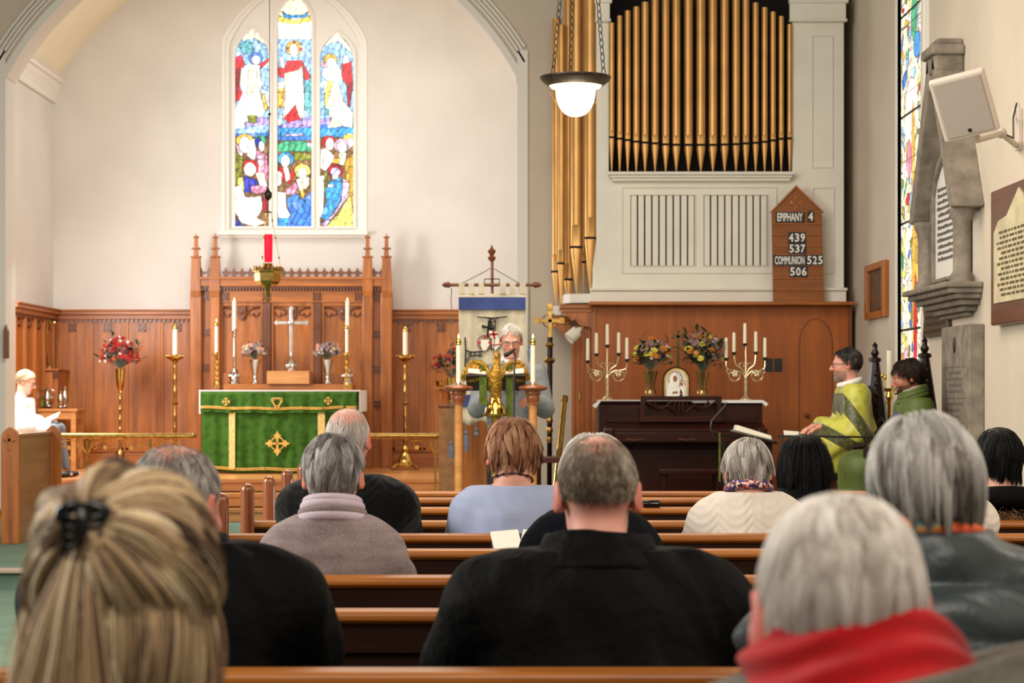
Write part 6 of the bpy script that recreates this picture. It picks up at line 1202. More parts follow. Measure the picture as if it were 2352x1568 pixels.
T = Thing('wall_tablet', 'tall flat grey stone tablet with faint carved lines low on the wall', 'tablet', (NX, c, 0.75)); T.add('slab', MB().box(NX-0.11, NX, ya, yb, 0.55, h1), 'stone', bev=0.01)
m = MB(); m.ball((NX-0.112, c, h1-0.14), (0.01, 0.035, 0.06), 10, 8); T.add('emblem', m, 'iron', smooth=True)
m = MB(); rr = random.Random(3)
for i in range(26):
    if i in (0, 5, 12): m.box(NX-0.113, NX-0.11, ya+0.1, yb-0.1, h1-0.3-i*0.045, h1-0.296-i*0.045)
    else: w_ = rr.uniform(0.15, 0.34); m.box(NX-0.113, NX-0.11, c-w_, c+w_, h1-0.3-i*0.045, h1-0.285-i*0.045)
T.add('inscription', m, plain('worn_carving', (112, 102, 92), 0.8))
ya, yb = 12.6, zw(2299); h0 = WZ(748, yb); h1 = WZ(441, yb)
T = Thing('honour_board', 'large brown framed memorial board cut off by the right edge', 'board', (NX, (ya+yb)/2, h0)); T.add('board', MB().box(NX-0.07, NX, ya, yb, h0, h1), wood('dark_frame_wood', (70, 36, 20), (104, 58, 34), 1), bev=0.01)
fl_ = lambda u, w_: (yb-(yb-ya)*u, h0+(h1-h0)*w_)
T.add('cream_panel', MB().prism([fl_(*p) for p in ((0.08, 0.16), (0.9, 0.16), (0.9, 0.7), (0.82, 0.76), (0.62, 0.78), (0.56, 0.9), (0.5, 0.95), (0.44, 0.9), (0.3, 0.78), (0.16, 0.76), (0.08, 0.68))], -0.08, -0.07, wf), plain('faded_panel', (196, 184, 150), 0.6, var=0.08, vscale=6))
m = MB(); rr = random.Random(12)
for i in range(13):
    w_ = 0.66-i*0.038; 
    u = 0.14+rr.random()*0.08
    while u < 0.84: l_ = rr.uniform(0.02, 0.08); m.prism([fl_(u, w_), fl_(u+l_, w_), fl_(u+l_, w_+0.018), fl_(u, w_+0.018)], -0.083, -0.08, wf); u += l_+0.02
T.add('painted_lettering', m, plain('faded_lettering', (92, 76, 50), 0.7))
# loudspeaker on its arm
c = Vector(W(2218, 234, 12.6)); T = Thing('loudspeaker', 'white square loudspeaker tilted down on a wall arm', 'loudspeaker', c)
rot = Matrix.Rotation(R(-12), 3, 'Y') @ Matrix.Rotation(R(-24), 3, 'Z') @ Matrix.Rotation(R(20), 3, 'X')
M['speaker_white'] = plain('speaker_casing', (206, 192, 180), 0.5); M['speaker_mesh'] = plain('speaker_grille', (172, 160, 150), 0.7, bmp=0.3, bscale=500)
w_, h_, d_ = 0.33, 0.385, 0.2; rg = []
for y, s_ in ((-d_/2, 1), (-d_/2+0.05, 1.02), (d_/2, 0.72)): rg.append([c+rot @ Vector((a*w_/2*s_, y, b*h_/2*s_)) for a, b in ((-1, -1), (1, -1), (1, 1), (-1, 1))])
m = MB(); m.rings(rg); T.add('casing', m, 'speaker_white', bev=0.012)
m = MB(); m.cbox(c+rot @ Vector((0, -d_/2-0.004, 0.0)), (w_*0.86, 0.012, h_*0.9), rot); gmesh = T.add('front_grille', m, 'speaker_mesh', bev=0.003)
m = MB(); m.cbox(c+rot @ Vector((-0.0, -d_/2-0.013, -h_*0.38)), (0.018, 0.006, 0.02), rot); T.add('badge', m, 'black', parent=gmesh)
e = Vector((NX-0.03, zw(2345), WZ(330, zw(2345)))); s0 = c+rot @ Vector((0.02, d_/2-0.01, -0.1))
s1 = Vector(W(2245, 322, 12.75)); s2 = Vector(W(2300, 305, 13.0))
m = MB(); m.tube([s0, s1, s2, (e.x, e.y, s2.z)], 0.02, 10); m.ball(s2, 0.035, 10, 8); T.add('arm', m, 'speaker_white', smooth=True)
m = MB(); m.box(NX-0.03, NX, e.y-0.05, e.y+0.05, WZ(345, e.y), WZ(250, e.y)); T.add('wall_plate', m, 'speaker_white', bev=0.005)
m = MB(); m.tube([s2, s2+Vector((0.1, 0.1, -0.02)), (NX-0.05, e.y, WZ(270, e.y)), (NX-0.02, e.y+0.03, WZ(235, e.y))], 0.006, 6); T.add('cable', m, 'black', smooth=True)
# ================================================================== BISHOP'S CHAIRS
def spired_chair(px, z, finy, label, base):
    x = WX(px, z); T = Thing('carved_chair', label, 'chair', (x-0.25, z, base), 'tall spired chairs of the clergy'); tz_ = WZ(finy, z)
    # chair faces -X: back against the wall, two tall spired posts
    m = MB(); m.lathe([(0.11, tz_-1.0), (0.10, tz_-0.62), (0.085, tz_-0.5), (0.035, tz_-0.16), (0.05, tz_-0.155), (0.05, tz_-0.13), (0.02, tz_-0.12), (0.034, tz_-0.09), (0.018, tz_-0.06), (0.022, tz_-0.03), (0, tz_)], (x, z, 0), 8); sp_ = T.add('spire', m, 'black_wood', smooth=True)
    for s_ in (-1, 1):
        m = MB()
        for q in range(5): m.ball((x, z+s_*(0.05+q*0.016), tz_-0.25-q*0.08), (0.02, 0.03, 0.026), 8, 6)
        T.add('crocket', m, 'black_wood', parent=sp_)
        m = MB(); m.lathe([(0.035, base), (0.035, tz_-0.75), (0.05, tz_-0.74), (0.05, tz_-0.70), (0.015, tz_-0.66), (0.03, tz_-0.62), (0, tz_-0.58)], (x, z+s_*0.25, 0), 10); T.add('back_post', m, 'black_wood', smooth=True)
    m = MB(); L = [(z-0.24, base+0.3), (z+0.24, base+0.3), (z+0.24, tz_-0.8), (z, tz_-0.5), (z-0.24, tz_-0.8)]; m.plate(L, [], x-0.02, x+0.02, lambda u, d, w_: (d, u, w_)); T.add('back_panel', m, 'black_wood', bev=0.006)
    T.add('seat', MB().box(x-0.5, x, z-0.27, z+0.27, base+0.4, base+0.46), 'black_wood', bev=0.01)
    for dx in (-0.47, -0.03):
        for dy in (-0.25, 0.25): T.add('leg', MB().box(x+dx-0.025, x+dx+0.025, z+dy-0.025, z+dy+0.025, base, base+0.42), 'black_wood')
    for dy in (-0.27, 0.27): m = MB(); m.tube([(x, z+dy, base+0.68), (x-0.25, z+dy, base+0.7), (x-0.48, z+dy, base+0.66), (x-0.47, z+dy, base+0.44)], 0.025, 8); T.add('arm', m, 'black_wood', smooth=True)
CLB = 0.36
spired_chair(2010, 16.25, 784, 'tall dark spired chair behind the clergyman in yellow-green', CLB)
spired_chair(2124, 15.35, 772, 'tall dark spired chair behind the bearded clergyman in green', CLB)
struct('trim_5', MB().box(1.35, NX, 14.6, 17.2, PH, CLB), 'desk_oak')
# brass processional cross between the chairs
z = 16.9; x = WX(2028, z); T = Thing('brass_cross', 'ornate brass cross with candlestick standing between the clergy chairs', 'cross', (x, z, CLB)); zc = WZ(895, z)
m = MB(); m.cyl((x, z, CLB), (x, z, WZ(870, z)), 0.012, n=8); m.lathe([(0, 0), (0.1, 0), (0.09, 0.03), (0.015, 0.06), (0, 0.06)], (x, z, CLB), 16); T.add('stand', m, 'brass', smooth=True)
m = MB(); m.box(x-0.1, x+0.1, z-0.008, z+0.008, zc-0.015, zc+0.015)
for dx, dz in ((-0.1, 0), (0.1, 0), (0, 0.09), (0, -0.09)):
    for q in range(3): a = math.atan2(dz, dx)+(q-1)*1.1; m.ball((x+dx+0.025*cos(a), z, zc+dz+0.025*sin(a)), (0.02, 0.01, 0.02), 8, 5)
T.add('cross_head', m, 'brass', smooth=True)
z = 16.7; x, _, z0 = W(2043, 920, z); T = Thing('candlestick', 'polished brass candlestick with a short candle beside the bearded clergyman', 'candlestick', (x, z, CLB)); m = MB(); m.lathe([(0, 0), (0.1, 0), (0.09, 0.03), (0.02, 0.06), (0.018, z0-CLB), (0.035, z0-CLB+0.03), (0.02, z0-CLB+0.07), (0.045, z0-CLB+0.1), (0, z0-CLB+0.1)], (x, z, CLB), 20); T.add('stem', m, 'brass', smooth=True)
m = MB(); m.lathe([(0, 0), (0.022, 0), (0.022, 0.3), (0, 0.3)], (x, z, z0+0.1), 14); T.add('candle', m, 'wax', smooth=True)
# ================================================================== PEWS
rows = [(2.02, 2070.0), (2.92, 1713.0), (3.74, 1536.4), (4.80, 1398.9), (5.70, 1321.4), (6.62, 1260.5), (7.37, 1225.2), (8.14, 1195.0), (8.90, 1164.3), (9.65, 1142.3), (10.40, 1127.9)]
PX0 = -0.985; PX1 = 3.36
names = ['pew under the blonde woman and the red scarf wearer', 'pew under the wearer of the quilted jacket', 'pew whose rail crosses the bottom edge of the picture', 'pew with its rail low between the two black jackets', 'third pew, directly behind the woman in the grey sweater', 'fourth pew, its bright bare rail level with the grey sweater shoulders', 'fifth pew, behind the woman in pale blue and the white cardigan',
         'sixth pew, half hidden behind the pale blue sweater', 'seventh pew, with the black glasses case on its rail', 'eighth pew, second from the eagle lectern', 'ninth pew, the front one nearest the eagle lectern']
for i, ((z, py), nm) in enumerate(zip(rows, names)):
    h = WZ(py, z); T = Thing('pew', ('varnished oak '+nm), 'pew', ((PX0+PX1)/2, z, 0), 'oak pews of the nave'); f = 1.0
    # back leans: rail top, recessed board, seat, kick board
    m = MB(); m.prism([(z+0.035, h), (z-0.012, h-0.004), (z-0.02, h-0.012), (z-0.02, h-0.024), (z-0.006, h-0.034), (z+0.035, h-0.034)], PX0+0.02, PX1, lambda u, d, w_: (d, u, w_)); T.add('back_rail', m, 'pew_x', bev=0.003)
    m = MB(); m.box(PX0+0.02, PX1, z+0.0, z+0.03, h-0.1, h-0.034); m.box(PX0+0.02, PX1, z+0.016, z+0.034, 0.3, h-0.1); T.add('back_board', m, 'pew_shaded')
    m = MB(); m.box(PX0+0.02, PX1, z-0.075, z+0.016, h-0.26, h-0.24); m.box(PX0+0.02, PX1, z-0.08, z-0.065, h-0.26, h-0.2); T.add('book_ledge', m, 'pew_shaded')
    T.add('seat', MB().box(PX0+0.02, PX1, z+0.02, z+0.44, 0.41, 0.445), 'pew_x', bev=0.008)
    T.add('kick_board', MB().box(PX0+0.02, PX1, z+0.25, z+0.27, 0.0, 0.41), 'pew_shaded')
    for X in ((PX0,) if i >= 0 else ()):
        # bench end: tall rounded post sweeping down to a low arm
        hp = 1.42-(1109-905)*8.14/4800 if True else 0
        m = MB(); rr_ = 0.027; m.tube([(X, z-0.012, 0.0), (X, z-0.012, hp-rr_)]+[(X, z-0.012, hp-rr_+rr_*sin(PI/2*j/6)) for j in range(1, 7)], [rr_, rr_]+[rr_*max(cos(PI/2*j/6), 0.02) for j in range(1, 7)], 20); T.add('end_post', m, 'pew_end', smooth=True)
        m = MB(); m.tube([(X+0.021, z-0.024, 0.1), (X+0.021, z-0.024, hp-0.05), (X+0.018, z-0.02, hp-0.035)], [0.008, 0.008, 0.004], 8); T.add('post_bead', m, 'pew_end', smooth=True)
        prof = [(z-0.012, 0.0), (z-0.012, hp-0.05), (z+0.02, hp-0.06), (z+0.04, hp-0.2), (z+0.12, hp-0.36), (z+0.3, hp-0.42), (z+0.42, hp-0.42), (z+0.45, hp-0.46), (z+0.44, 0.36), (z+0.40, 0.0)]
        m = MB(); m.prism(prof, X-0.02, X+0.02, lambda u, d, w_: (d, u, w_)); o = T.add('bench_end', m, 'pew_end'); bevel(o, 0.008, 3)
    m = MB(); m.prism([(z-0.06, 0), (z+0.4, 0), (z+0.4, 0.4), (z+0.02, h-0.05), (z-0.04, h-0.05)], PX1, PX1+0.03, lambda u, d, w_: (d, u, w_)); T.add('wall_bracket', m, 'pew_shaded')
# loose things on the pews
z = 8.9; m = MB(); x, _, z0 = W(1497, 1164, z-0.0); m.tube([(x-0.04, z+0.01, z0+0.012), (x-0.034, z+0.01, z0+0.012), (x+0.03, z+0.01, z0+0.012), (x+0.04, z+0.01, z0+0.012)], [0.010, 0.016, 0.016, 0.010], 12)
single('glasses_case', 'shiny black glasses case lying on a pew rail beside the man in navy', 'glasses case', m, plain('glossy_black', (16, 16, 18), 0.15), (x, z, z0), smooth=True)
# ================================================================== PEOPLE: signed-distance sculpting
def V3(*a): return np.array(a, dtype=np.float64)
def s_ell(P, c, r, Rm=None):
    q = P-np.array(c)
    if Rm is not None: q = q @ Rm
    r = np.array(r); k0 = np.linalg.norm(q/r, axis=1); k1 = np.linalg.norm(q/(r*r), axis=1)+1e-9
    return k0*(k0-1.0)/k1
def s_cap(P, a, b, ra, rb):
    a = np.array(a); b = np.array(b); ab = b-a; t = np.clip(((P-a) @ ab)/(ab @ ab+1e-12), 0, 1)
    return np.linalg.norm(P-a-t[:, None]*ab, axis=1)-(ra+(rb-ra)*t)
def smin(a, b, k):
    h = np.clip(0.5+0.5*(b-a)/k, 0, 1); return b+(a-b)*h-k*h*(1-h)
def smax(a, b, k): return -smin(-a, -b, k)
def wob(P, f, seed=0.0):
    x, y, z = P[:, 0]*f+seed, P[:, 1]*f+seed*1.7, P[:, 2]*f-seed
    return (np.sin(x*1.3+np.sin(z*0.9+y))+np.sin(y*1.7+np.sin(x*1.1-z))+np.sin(z*1.1+np.sin(y*1.3+x*0.7)))/3
def snet(f, lo, hi, h):
    # narrow-band surface nets
    lo = np.array(lo); n = np.ceil((np.array(hi)-lo)/h/4).astype(int)*4+1
    cn = (n-1)//4+1; ax = [lo[i]+np.arange(cn[i])*h*4 for i in range(3)]
    Pc = np.stack(np.meshgrid(*ax, indexing='ij'), -1).reshape(-1, 3); vc = f(Pc).reshape(cn)
    near = np.abs(vc) < h*9
    up = np.repeat(np.repeat(np.repeat(vc, 4, 0), 4, 1), 4, 2); nm = np.repeat(np.repeat(np.repeat(near, 4, 0), 4, 1), 4, 2)
    up = up[2:2+n[0], 2:2+n[1], 2:2+n[2]] if False else up[:n[0], :n[1], :n[2]]; nm = nm[:n[0], :n[1], :n[2]]
    nb = nm.copy()
    for a in range(3): nb |= np.roll(nm, -4, a) 
    idx = np.argwhere(nb); P = lo+idx*h; vals = np.empty(len(P))
    for s in range(0, len(P), 400000): vals[s:s+400000] = f(P[s:s+400000])
    v = up.copy(); v[nb] = vals; v[~nb] = np.where(v[~nb] > 0, 1.0, -1.0)
    v[0] = 1; v[-1] = 1; v[:, 0] = 1; v[:, -1] = 1; v[:, :, 0] = 1; v[:, :, -1] = 1
    ins = v < 0; c = [slice(0, -1), slice(1, None)]
    cnt = sum(ins[c[i], c[j], c[k]].astype(int) for i in (0, 1) for j in (0, 1) for k in (0, 1)); act = (cnt > 0) & (cnt < 8)
    A = np.argwhere(act); vid = np.full(act.shape, -1); vid[act] = np.arange(len(A)); acc = np.zeros((len(A), 3)); num = np.zeros(len(A))
    corners = [(i, j, k) for i in (0, 1) for j in (0, 1) for k in (0, 1)]
    for a_ in corners:
        for ax_ in range(3):
            if a_[ax_] == 0:
                b_ = list(a_); b_[ax_] = 1
                va = v[tuple((A+a_).T)]; vb = v[tuple((A+b_).T)]; m = (va < 0) != (vb < 0); t = np.where(m, va/(va-vb+1e-12), 0)
                p = np.array(a_)[None, :]+t[:, None]*(np.array(b_)-np.array(a_))[None, :]; acc += p*m[:, None]; num += m
    verts = lo+(A+acc/num[:, None])*h; quads = []
    for ax_ in range(3):
        o1, o2 = [(1, 2), (2, 0), (0, 1)][ax_]
        s0 = [slice(1, -1)]*3; s0[ax_] = slice(0, -1); s1 = [slice(1, -1)]*3; s1[ax_] = slice(1, None)
        a = ins[tuple(s0)]; b = ins[tuple(s1)]
        for flag, (p, q) in ((0, (a, b)), (1, (b, a))):
            E = np.argwhere(p & ~q)
            if not len(E): continue
            off = np.ones(3, int); off[ax_] = 0; E = E+off; u = np.zeros(3, int); u[o1] = 1; w = np.zeros(3, int); w[o2] = 1
            q4 = [vid[tuple((E-u-w).T)], vid[tuple((E-w).T)], vid[tuple(E.T)], vid[tuple((E-u).T)]]
            if flag: q4 = q4[::-1]
            quads.append(np.stack(q4, 1))
    Q = np.concatenate(quads); Q = Q[(Q >= 0).all(1)]; return verts, Q
def npmesh(name, verts, faces, off, col=None, mat=None):
    me = bpy.data.meshes.new(name); k = faces.shape[1]
    me.vertices.add(len(verts)); me.vertices.foreach_set('co', (verts-np.array(off)).astype(np.float32).ravel())
    me.loops.add(faces.size); me.loops.foreach_set('vertex_index', faces.ravel().astype(np.int32))
    me.polygons.add(len(faces)); me.polygons.foreach_set('loop_start', np.arange(0, faces.size, k, dtype=np.int32))
    me.update(calc_edges=True); me.polygons.foreach_set('use_smooth', np.ones(len(faces), bool))
    if col is not None:
        c4 = np.ones((len(verts), 4), np.float32); c4[:, :3] = col; a = me.color_attributes.new('Col', 'FLOAT_COLOR', 'POINT'); a.data.foreach_set('color', c4.ravel())
    if mat is not None: me.materials.append(M[mat] if isinstance(mat, str) else mat)
    return me
M['skin'] = attrmat('skin', 0.5, 0.35, bmp=0.15, bscale=180, sss=0.15); M['hair'] = attrmat('hair', 0.5, 0.25)
L3 = lambda c: np.array(lin(c)[:3])
def head_sdf(q, face=True):
    d = s_ell(q, (0, -0.014, 0.03), (0.075, 0.095, 0.087))
    d = smin(d, s_ell(q, (0, 0.028, -0.03), (0.060, 0.060, 0.078)), 0.03)
    d = smin(d, s_ell(q, (0, 0.012, -0.062), (0.056, 0.056, 0.042)), 0.02)
    d = smin(d, s_ell(q, (0, 0.062, -0.098), (0.028, 0.026, 0.020)), 0.025)
    ax = q.copy(); ax[:, 0] = np.abs(ax[:, 0])
    if face:
        d = smin(d, s_cap(ax, (0.0, 0.083, 0.024), (0.036, 0.070, 0.024), 0.011, 0.011), 0.014)
        d = smax(d, -s_ell(ax, (0.031, 0.100, 0.004), (0.019, 0.018, 0.013)), 0.014)
        d = smin(d, s_ell(ax, (0.031, 0.074, 0.003), (0.0125, 0.0125, 0.0125)), 0.003)
        d = smin(d, s_cap(q, (0, 0.085, 0.014), (0, 0.110, -0.027), 0.007, 0.0125), 0.010)
        d = smin(d, s_ell(ax, (0.012, 0.098, -0.030), (0.008, 0.010, 0.008)), 0.006)
        d = smin(d, s_ell(ax, (0.042, 0.060, -0.028), (0.018, 0.018, 0.018)), 0.02)
        d = smin(d, s_cap(ax, (0, 0.088, -0.056), (0.020, 0.080, -0.058), 0.006, 0.003), 0.007)
        d = smin(d, s_cap(ax, (0, 0.086, -0.067), (0.016, 0.079, -0.065), 0.007, 0.003), 0.006)
        d = smax(d, -s_cap(ax, (0, 0.096, -0.0615), (0.022, 0.086, -0.0615), 0.0016, 0.001), 0.003)
    er = np.array([[cos(-0.45), -sin(-0.45), 0], [sin(-0.45), cos(-0.45), 0], [0, 0, 1]])
    e = s_ell(ax, (0.081, -0.016, -0.004), (0.007, 0.019, 0.033), er); e = smax(e, -s_ell(ax, (0.086, -0.005, 0.002), (0.007, 0.011, 0.019), er), 0.004)
    e = smin(e, s_ell(ax, (0.074, -0.006, -0.022), (0.008, 0.009, 0.013)), 0.008)
    return smin(d, e, 0.006)
def skin_col(q, tone, scalp=None, beard=None):
    ax = np.abs(q[:, 0]); n = len(q); c = np.tile(L3(tone), (n, 1)); red = L3((min(255, tone[0]*1.0), tone[1]*0.72, tone[2]*0.68))
    def mix(mask, col, k): 
        m = (np.clip(mask, 0, 1)*k)[:, None]; return c*(1-m)+np.array(col)*m
    c = mix(np.exp(-((ax-0.04)**2+(q[:, 1]-0.07)**2+(q[:, 2]+0.03)**2)/0.0006), red, 0.5)
    c = mix(((ax > 0.077) & (np.abs(q[:, 2]+0.004) < 0.042)).astype(float), red, 0.75)
    c = mix(np.exp(-((q[:, 0])**2+(q[:, 1]-0.108)**2+(q[:, 2]+0.027)**2)/0.0003), red, 0.5)
    c = mix(0.5+0.5*wob(q, 90, 2.0), red, 0.18)
    lips = (ax < 0.023) & (np.abs(q[:, 2]+0.0615) < 0.010) & (q[:, 1] > 0.078); c = mix(lips.astype(float), L3((170, 92, 84)), 0.7)
    c = mix(((ax < 0.022) & (np.abs(q[:, 2]+0.0615) < 0.0016) & (q[:, 1] > 0.078)).astype(float), L3((80, 36, 34)), 0.8)
    de = np.sqrt((ax-0.031)**2+(q[:, 2]-0.003)**2); ey = (q[:, 1] > 0.07); c = mix((ey & (de < 0.0115) & (np.abs(q[:, 2]-0.002) < 0.006)).astype(float), L3((225, 218, 210)), 0.9)
    c = mix((ey & (de < 0.0055)).astype(float), L3((50, 40, 34)), 1.0); c = mix((ey & (np.abs(q[:, 2]-0.0095) < 0.0016) & (np.abs(ax-0.031) < 0.014)).astype(float), L3((90, 56, 46)), 0.8)
    if scalp is not None:
        m, col = scalp; c = mix(m(q), L3(col), 0.85)
    if beard is not None: c = mix(((q[:, 2] < -0.045) & (q[:, 1] > 0.0) & ~lips).astype(float), L3(beard), 0.8)
    return c
def rotm(yaw, pitch, roll):
    # local +y is where the face looks; yaw 0 = away from the camera
    return np.array((Matrix.Rotation(R(yaw), 3, 'Z') @ Matrix.Rotation(R(-pitch), 3, 'X') @ Matrix.Rotation(R(roll), 3, 'Y')))
# ---------------------------------------------------------------- hair
HC = V3(0, -0.014, 0.03); HR = V3(0.075, 0.095, 0.087)
def strands(n, mask, whorl, length, Rm, H, hs, off, pal, seed=1, steps=12, lift=0.010, grav=0.3, clump=0.7, guides=120, wid=0.0005, wav=0.0, wfreq=60, noise_=0.5, sweep=None, ends=None, tone_f=25, mat='hair', name='hair', tb=0.0, gw=0.55, spread=0.0, flare=None):
    rg = np.random.default_rng(seed); W0 = V3(*whorl); W0 /= np.linalg.norm(W0)
    def roots(k):
        out = np.zeros((0, 3))
        while len(out) < k:
            d = rg.normal(size=(k*3, 3)); d /= np.linalg.norm(d, axis=1)[:, None]; pr = mask(d); d = d[rg.random(len(d)) < pr]; out = np.vstack([out, d])
        return out[:k]
    up_l = V3(0, 0, -1) @ Rm   # world down in local coordinates
    def march(d, jit):
        p = HC+HR*d*0.99; L = length(d)*(1+0.15*rg.standard_normal(len(d)))*1.0; L = np.maximum(L, 0.004); st = L/(steps-1)
        N = d/HR; N /= np.linalg.norm(N, axis=1)[:, None]
        fl = d-W0; fl = fl-N*np.sum(fl*N, 1)[:, None]; fl /= np.linalg.norm(fl, axis=1)[:, None]+1e-6
        if sweep is not None: fl = fl+sweep(d)
        ph = np.stack([wob(p, 60, seed+k*3.1) for k in range(3)], 1); fl = fl+noise_*ph+jit*rg.standard_normal(d.shape)
        v = fl+N*0.6; v /= np.linalg.norm(v, axis=1)[:, None]; pts = [p.copy()]
        for i in range(1, steps):
            t = i/(steps-1); q = (p-HC)/HR; r = np.linalg.norm(q, axis=1); N = q/HR; N /= np.linalg.norm(N, axis=1)[:, None]
            f2 = (q/r[:, None])-W0; f2 -= N*np.sum(f2*N, 1)[:, None]; f2 /= np.linalg.norm(f2, axis=1)[:, None]+1e-6
            if sweep is not None: f2 = f2+sweep(q/r[:, None])*(1-t)
            g = f2*(1-min(1, grav*t*2))+up_l*min(1.0, grav*(0.25+t)*1.6)+0.35*ph*noise_
            v = v*0.6+g*0.4; v /= np.linalg.norm(v, axis=1)[:, None]
            p = p+v*st[:, None]
            if wav: p = p+np.stack([np.sin(t*wfreq*0.2+ph[:, 0]*9), np.cos(t*wfreq*0.17+ph[:, 1]*9), 0*ph[:, 0]], 1)*wav*t
            q = (p-HC)/HR; r = np.linalg.norm(q, axis=1); tgt = 1+(lift*min(1, t*3)*(1+0.35*ph[:, 2]))/0.085
            sc = np.where(r < tgt, tgt/r, 1.0); p = HC+q*sc[:, None]*HR; pts.append(p.copy())
        return np.stack(pts, 1)
    gd = roots(guides); gc = march(gd, 0.05); d = roots(n); own = march(d, 0.06)
    near = np.empty(n, int)
    for s in range(0, n, 2000): near[s:s+2000] = np.argmin(((d[s:s+2000, None]-gd[None])**2).sum(2), 1)
    t = np.linspace(0, 1, steps)[None, :, None]; g = gc[near]; c = own+(g-own)*clump*t*(0.6+0.4*rg.random((n, 1, 1)))+spread*rg.standard_normal((n, 1, 3))*t
    gt = rg.random(guides); tone = 0.5+0.35*wob(HC+HR*d, tone_f, seed+5)+gw*(gt[near]-0.5)+0.22*rg.standard_normal(n)*0.6; tone = np.clip(tone+tb*(d[:, 2]-0.1), 0, 0.999)
    if flare: c = c+np.concatenate([(t**2.2)*(flare[0]+flare[1]*c[:, :, :1]), (t**2.2)*flare[2]+0*t*c[:, :, :1], 0*c[:, :, :1]], 2)*(0.6+0.8*rg.random((n, 1, 1)))
    PA = np.array([L3(x) for x in pal]); k = tone*(len(pal)-1); i0 = k.astype(int); col = PA[i0]*(1-(k-i0))[:, None]+PA[np.minimum(i0+1, len(pal)-1)]*(k-i0)[:, None]
    Wp = (c*hs) @ Rm.T+np.array(H)
    T_ = np.gradient(Wp, axis=1); T_ /= np.linalg.norm(T_, axis=2)[:, :, None]+1e-9; up = rg.standard_normal((n, 1, 3)); U = np.cross(T_, up); U /= np.linalg.norm(U, axis=2)[:, :, None]+1e-9; B = np.cross(T_, U)
    rad = wid*(1.0-0.75*np.linspace(0, 1, steps)**2)[None, :, None]
    ring = np.stack([Wp+rad*(U*cos(a)+B*sin(a)) for a in (0, 2*PI/3, 4*PI/3)], 2)
    verts = ring.reshape(-1, 3); base = (np.arange(n)*steps*3)[:, None, None]; i = np.arange(steps-1)[None, :, None]; j = np.arange(3)[None, None, :]; j2 = (j+1) % 3
    F_ = np.stack(np.broadcast_arrays(base+i*3+j, base+i*3+j2, base+(i+1)*3+j2, base+(i+1)*3+j), -1).reshape(-1, 4)
    cc = np.repeat(col, steps*3, 0)
    if ends is not None: tt = np.tile(np.repeat(np.linspace(0, 1, steps), 3), n)[:, None]; cc = cc*(1-tt*0.6)+cc*np.array(ends)*tt*0.6
    return npmesh(name, verts, F_, off, cc, mat)
def band_mask(front=0.25, nape=-0.6, soft=0.12, bald=None):
    def f(d):
        hl = d[:, 1]-(front+0.75*np.maximum(d[:, 2], -0.2)); m = 1/(1+np.exp(np.clip(hl/soft*4, -30, 30))); m = m/(1+np.exp(np.clip((nape-d[:, 2]+0.35*np.maximum(0, np.abs(d[:, 0])-0.5))/soft*6, -30, 30)))
        if bald is not None: m = m*bald(d)
        return m
    return f
def cap_mesh(name, Rm, H, hs, off, thick, keep, col, disp=0.0, h=0.004, mat='hair', seed=1.0, sx=1.0):
    # solid undercoat of the hair, lumpy, cut back to the hairline
    Hn = np.array(H)
    def f(P):
        q = ((P-Hn) @ Rm)/hs; d = s_ell(q, HC, (HR+thick)*np.array([sx, 1, 1]))
        if disp: d = d+disp*wob(q, 70, seed)+disp*0.5*wob(q, 170, seed+3)
        return smax(d, keep(q), 0.006)*hs
    r = 0.16*hs; v, q = snet(f, Hn-r, Hn+r, h); return npmesh(name, v, q, off, L3(col)*np.ones((len(v), 1)), mat)
def keep_std(front=0.035, slope=0.9, nape=-0.07, ear=True):
    def k(q):
        d = q[:, 1]-(front+slope*(q[:, 2]-0.05)); d = np.maximum(d, nape-q[:, 2])
        if ear: d = np.maximum(d, -(s_ell(np.abs(q)*[1, 0, 0]+q*[0, 1, 1], (0.08, 0.0, -0.012), (0.03, 0.024, 0.036))))
        return d
    return k
# ---------------------------------------------------------------- body
def hand_sdf(P, w, dr, side, pal=(0, 0, -1), curl=0.6, s=1.0):
    # palm from wrist w along dr; five separate curled fingers, thumb leaving the side of the palm
    dr = np.array(dr, float); dr /= np.linalg.norm(dr); pal = np.array(pal, float); pal -= dr*(pal @ dr); pal /= np.linalg.norm(pal); lat = np.cross(dr, pal)*side; w = np.array(w, float)
    d = s_cap(P, w, w+dr*0.03*s, 0.024*s, 0.026*s)
    for k, L in ((-1.5, 0.072), (-0.5, 0.085), (0.5, 0.08), (1.5, 0.064)):
        a = w+dr*0.03*s+lat*k*0.013*s; b = w+dr*0.085*s+lat*k*0.0195*s; d = smin(d, s_cap(P, a, b, 0.014*s, 0.0105*s), 0.008)
        c1 = b+(dr*cos(curl*0.7)+pal*sin(curl*0.7))*L*0.5*s; c2 = c1+(dr*cos(curl*1.8)+pal*sin(curl*1.8))*L*0.45*s
        d = np.minimum(d, s_cap(P, b, c1, 0.0095*s, 0.0088*s)); d = np.minimum(d, s_cap(P, c1, c2, 0.0088*s, 0.0072*s))
    a = w+dr*0.03*s-lat*0.02*s; b = a+(dr*0.75-lat*0.7)*0.035*s; c1 = b+(dr*0.9-lat*0.2+pal*0.4)*0.035*s
    d = smin(d, s_cap(P, a, b, 0.014*s, 0.011*s), 0.008); return np.minimum(d, s_cap(P, b, c1, 0.0105*s, 0.009*s))
